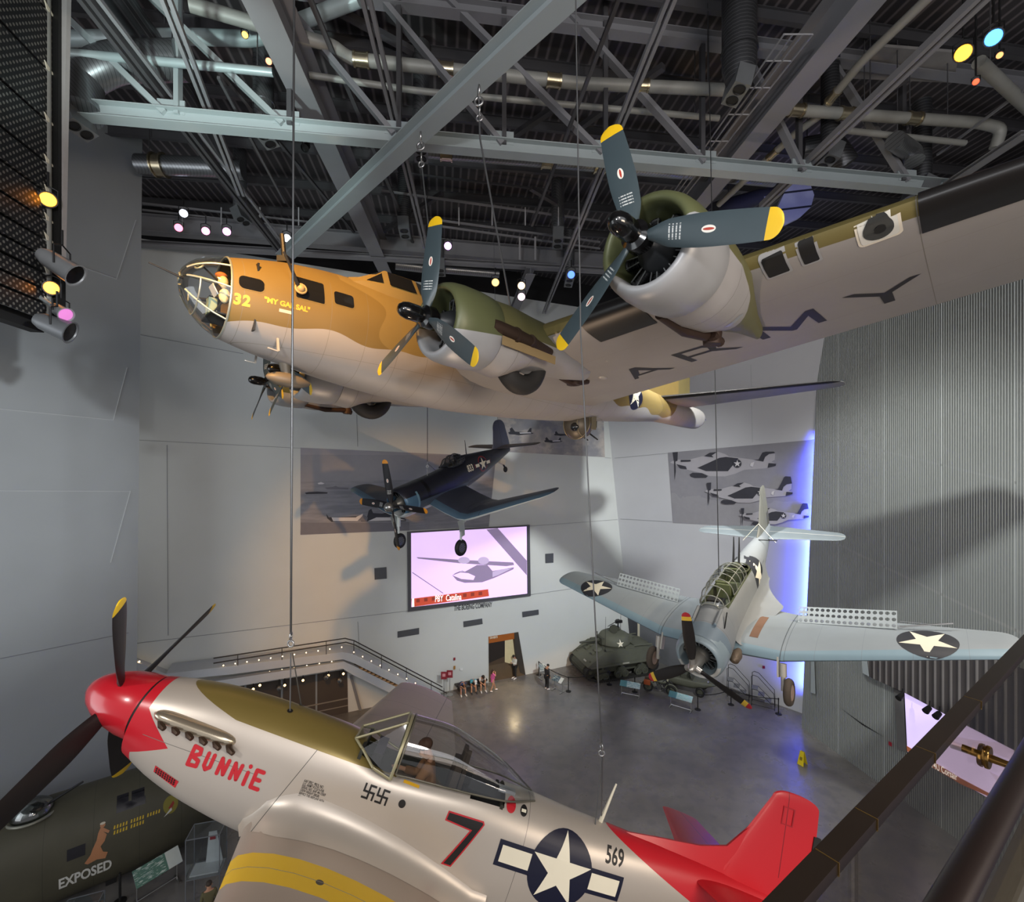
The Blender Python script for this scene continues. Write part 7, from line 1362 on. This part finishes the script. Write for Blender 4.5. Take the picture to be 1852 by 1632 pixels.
    if bl:
        ks, ed = ['pelvis'], []
        for q in 'LR':
            ks += ['hp'+q, 'kn'+q]; J['bc'+q] = J['kn'+q].lerp(J['an'+q], .88); R['bc'] = .05; ed += [('pelvis', 'hp'+q)]
            if bl == 'long': ks.append('bc'+q); ed += [('hp'+q, 'kn'+q), ('kn'+q, 'bc'+q)]
            else: J['sc'+q] = J['hp'+q].lerp(J['kn'+q], .85); R['sc'] = .075; ks.remove('kn'+q); ks.append('sc'+q); ed += [('hp'+q, 'sc'+q)]
        garment('trousers' if bl == 'long' else 'shorts', ks, ed, (1.05, .012), bc)
    g = G()
    for q in 'LR':
        a, b = J['an'+q], J['to'+q]; d = (b-a).normalized(); g.tube([a-d*.04*s, a+d*.05*s, b, b+d*.05*s], [.045*s, .05*s, .045*s, .02*s], 10)
    g.out('shoes', mat('shoe_'+shoes[1:], shoes, .6), T, 60)
    g = G(); hc, hl = hair; Rm = M((rt, fw, hd)).transposed(); top_ = J['head1']+hd*.02*s-fw*.018*s; g.ball(top_, (.092*s, .105*s, .085*s), 16, 10, R=Rm)
    if hl == 'long': g.tube([top_-fw*.06*s, c-fw*.10*s-hd*.05*s, J['neck']-fw*.09*s-hd*.10*s], [.08*s, .085*s, .05*s], 12)
    g.out('hair', mat('hair_'+hc[1:], hc, .7, var=.1), T, 60)
    g = G()
    for k in (-1, 1): g.ball(c+fw*.083*s+rt*.032*s*k+hd*.018*s, .010*s, 8, 6); g.ball(c+rt*.086*s*k, (.014*s, .022*s, .03*s), 8, 6, mi=1, R=Rm)
    g.ball(c+fw*.082*s-hd*.045*s, (.024*s, .008*s, .007*s), 8, 6, mi=2, R=Rm); g.out('face', [mat('eye_dark', '#1b1512', .3), skinm or SK, mat('lip_tone', '#94534a', .6)], T, 60)
    if cap: g = G(); g.ball(top_+hd*.02*s, (.10*s, .115*s, .08*s), 16, 8, R=Rm); g.box(top_+fw*.12*s, (.14*s, .11*s, .015*s), Rm); g.out('cap', mat('cap_'+cap[1:], cap, .7), T, 50)
    return T
bend = {'head0': (0, .06, 1.56), 'head1': (0, .12, 1.65), 'face': (0, .75, -.65)}
person('person in black standing at the exhibit panel, looking down', put_at(989, 1248), -.9, dict(bend, elL=(-.2, .06, 1.14), wrL=(-.12, .22, 1.08), elR=(.22, .0, 1.14), wrR=(.2, .1, .93)), ('#1d1d21', 'long'), ('#17171a', 'long'), ('#1f1815', 'short'))
person('person in a white shirt and black trousers in the doorway, looking at a phone', put_at(931, 1228), 2.2, dict(bend, elL=(-.2, .05, 1.16), wrL=(-.07, .26, 1.22), elR=(.2, .05, 1.16), wrR=(.07, .26, 1.22)), ('#d8d5cc', 'long'), ('#1d1d20', 'long'), ('#231a16', 'short'))
person('girl in a pink dress walking, one hand at her face', put_at(891, 1251), -1.1, {'anL': (-.08, .28, .08), 'knL': (-.09, .18, .52), 'toL': (-.08, .43, .05), 'anR': (.08, -.22, .10), 'knR': (.09, -.02, .50), 'toR': (.08, -.08, .05), 'elL': (-.2, .16, 1.22), 'wrL': (-.06, .14, 1.5), 'elR': (.2, .16, 1.25), 'wrR': (.08, .2, 1.42)}, ('#d0619f', 'short'), ('#d0619f', None), ('#3a261c', 'long'), '#e6dede', .86, dress=True)
def sit(lean): 
    return {'pelvis': (0, -.05, .52), 'waist': (0, .02, .66), 'chest': (0, .06+lean*.3, .88-lean*.08), 'neck': (0, .10+lean*.55, 1.03-lean*.18), 'head0': (0, .14+lean*.68, 1.06-lean*.22), 'head1': (0, .20+lean*.76, 1.14-lean*.24), 'shL': (-.17, .09+lean*.42, .97-lean*.13), 'shR': (.17, .09+lean*.42, .97-lean*.13), 'elL': (-.2, .36, .68), 'elR': (.2, .36, .68), 'wrL': (-.06, .55, .60), 'wrR': (.06, .55, .60),
            'hpL': (-.10, 0, .50), 'hpR': (.10, 0, .50), 'knL': (-.15, .44, .50), 'knR': (.15, .44, .50), 'anL': (-.16, .46, .08), 'anR': (.16, .46, .08), 'toL': (-.18, .62, .04), 'toR': (.18, .62, .04), 'face': (0, .55, -.85)}
fz = math.atan2(-1, 1.0)-PI/2+PI*0
def seat_at(u, v): return put_at(u, v)+w1n*0-V((w1n.x, w1n.y, 0))*.46
rzs = math.atan2(w1n.y, w1n.x)-PI/2
person('seated person in a dark blue shirt bent far forward, nearest the stair', seat_at(838, 1259), rzs, sit(1.0), ('#27406e', 'short'), ('#4a4a50', 'short'), ('#4b4138', 'short'))
person('seated person in a turquoise shirt and white cap, middle of the bench', seat_at(857, 1255), rzs, sit(.8), ('#3fa0b8', 'short'), ('#2a2b30', 'short'), ('#4b4138', 'short'), '#3a3a3e', cap='#d6dce0')
person('seated person with long dark hair, white top and black shorts', seat_at(874, 1252), rzs, sit(.45), ('#d6d4d2', 'short'), ('#1c1c1f', 'short'), ('#241a17', 'long'))
person('mannequin in an olive jacket beside the low glass case', put_at(378, 1690), .6, {}, ('#5c573c', 'long'), ('#4a4636', 'long'), ('#3a2f26', 'short'), '#2a2320', 1.0, name='mannequin', cat='mannequin')
lj = mat('pilot_leather', '#6f4c2c', .5, var=.1)
pm = P51.matrix_world @ M.Translation((-4.36, 0, -.42)) @ M.Rotation(-PI/2, 4, 'Z')
person('pilot figure in a brown leather jacket and flying helmet under the bubble canopy', (0, 0, 0), 0, dict(sit(.05), elL=(-.24, .2, .70), elR=(.24, .2, .70), wrL=(-.16, .42, .72), wrR=(.16, .42, .72), face=(0, 1, -.1), knL=(-.14, .46, .5), knR=(.14, .46, .5)), ('#7a5330', 'long'), ('#4a4232', 'long'), ('#4a2f1e', 'short'), '#2b211a', .93, name='pilot_figure', cat='mannequin', par=pm)
# ================================================================ the walkway rail at the viewer's right hand
zc = EYE-.75
A1, A2 = at_z(1852, 1147, zc), at_z(1480, 1527, zc); rdv = (A1-A2).normalized(); rnv = V((rdv.y, -rdv.x, 0))       # rnv points to the walkway side
bronze = mat('rail_bronze', '#352c26', .28, .55, var=.08, vs=4)
T = thing('glass_balustrade', 'glass balustrade with a dark bronze cap crossing the lower right', 'railing', A2)
s0, s1 = -1.6, 7.0; o_ = A2
g = G(); c = rnv*.020; g.bar(c+rdv*s0+V((0, 0, -.012)), c+rdv*s1+V((0, 0, -.012)), .040, .024); g.out('cap_rail', bronze, T, 0)
for k in range(5):
    a = s0+k*1.72; g = G(); p0, p1 = rdv*(a+.006)+rnv*.022, rdv*(a+1.71)+rnv*.022; g.loft([[p0+V((0, 0, z))+rnv*d for z, d in ((-.05, -.006), (-.05, .006), (-1.10, .006), (-1.10, -.006))], [p1+V((0, 0, z))+rnv*d for z, d in ((-.05, -.006), (-.05, .006), (-1.10, .006), (-1.10, -.006))]]); g.out('glass_panel', glass('rail_glass', '#f1ece4', .07), T, 0)
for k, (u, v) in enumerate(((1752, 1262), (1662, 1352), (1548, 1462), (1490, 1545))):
    q = at_z(u, v, zc)-o_; q = rdv*q.dot(rdv)+rnv*.022; g = G(); g.box(q+V((0, 0, -.012)), (.003, .041, .025), M.Rotation(math.atan2(rdv.y, rdv.x), 3, 'Z')); g.out('glint_strip', mat('glint_brass', '#a98a52', .25, .9), T, 0)  # glints on the cap, built as thin bright strips
H1, H2 = at_z(1852, 1395, zc-.02), at_z(1714, 1632, zc-.02); hd_ = rdv; hm = (H1+H2)/2-o_
g = G(); dm = hm-rdv*hm.dot(rdv); g.tube([dm+rdv*s0, dm+rdv*s1], .026, 18); g.out('handrail', mat('handrail_dark', '#2b2220', .3, .5, var=.06), T, 60)
brass = mat('bracket_brass', '#b58a4c', .18, .95)
bp_ = at_pl(1781, 1368, o_+rnv*.022, rnv)-o_; 
for s_ in (0, 1.72, 3.44):
    q = bp_+rdv*s_; g = G(); g.lathe([(-.014, .034), (-.010, .036), (-.003, .036), (-.003, .030), (.003, .030), (.003, .036), (.010, .036), (.014, .034)], q, rnv, 28); g.tube([q-rnv*.055, q+rnv*.02], .012, 10); e = dm+rdv*(q.dot(rdv)+.02); g.tube([q+rnv*.01, q+rnv*.05, V((e.x, e.y, q.z+.0)), e+V((0, 0, -.02))], [.013, .011, .010, .010], 10); g.out('bracket', brass, T, 60)
g = G(); zf = -1.05; g.loft([[rnv*d+rdv*s_+V((0, 0, z)) for d, z in ((-.05, zf+.1), (.08, zf+.1), (.08, zf), (.08, zf-.3), (-.05, zf-.3))] for s_ in (s0, s1)]); g.out('base_shoe', mat('shoe_grey', '#77756f', .4, .5), T, 0)
g = G(); P = [o_+rnv*.09+rdv*-4, o_+rnv*.09+rdv*7, o_+rnv*2.2+rdv*7, o_+rnv*2.2+rdv*-4]; g.loft([[V((p.x, p.y, zc-1.05-.02)) for p in P], [V((p.x, p.y, zc-1.4)) for p in P]]); struct(g.out('trim_900', mat('carpet_navy', '#1d2840', .9, var=.1, vs=20), None, 0))
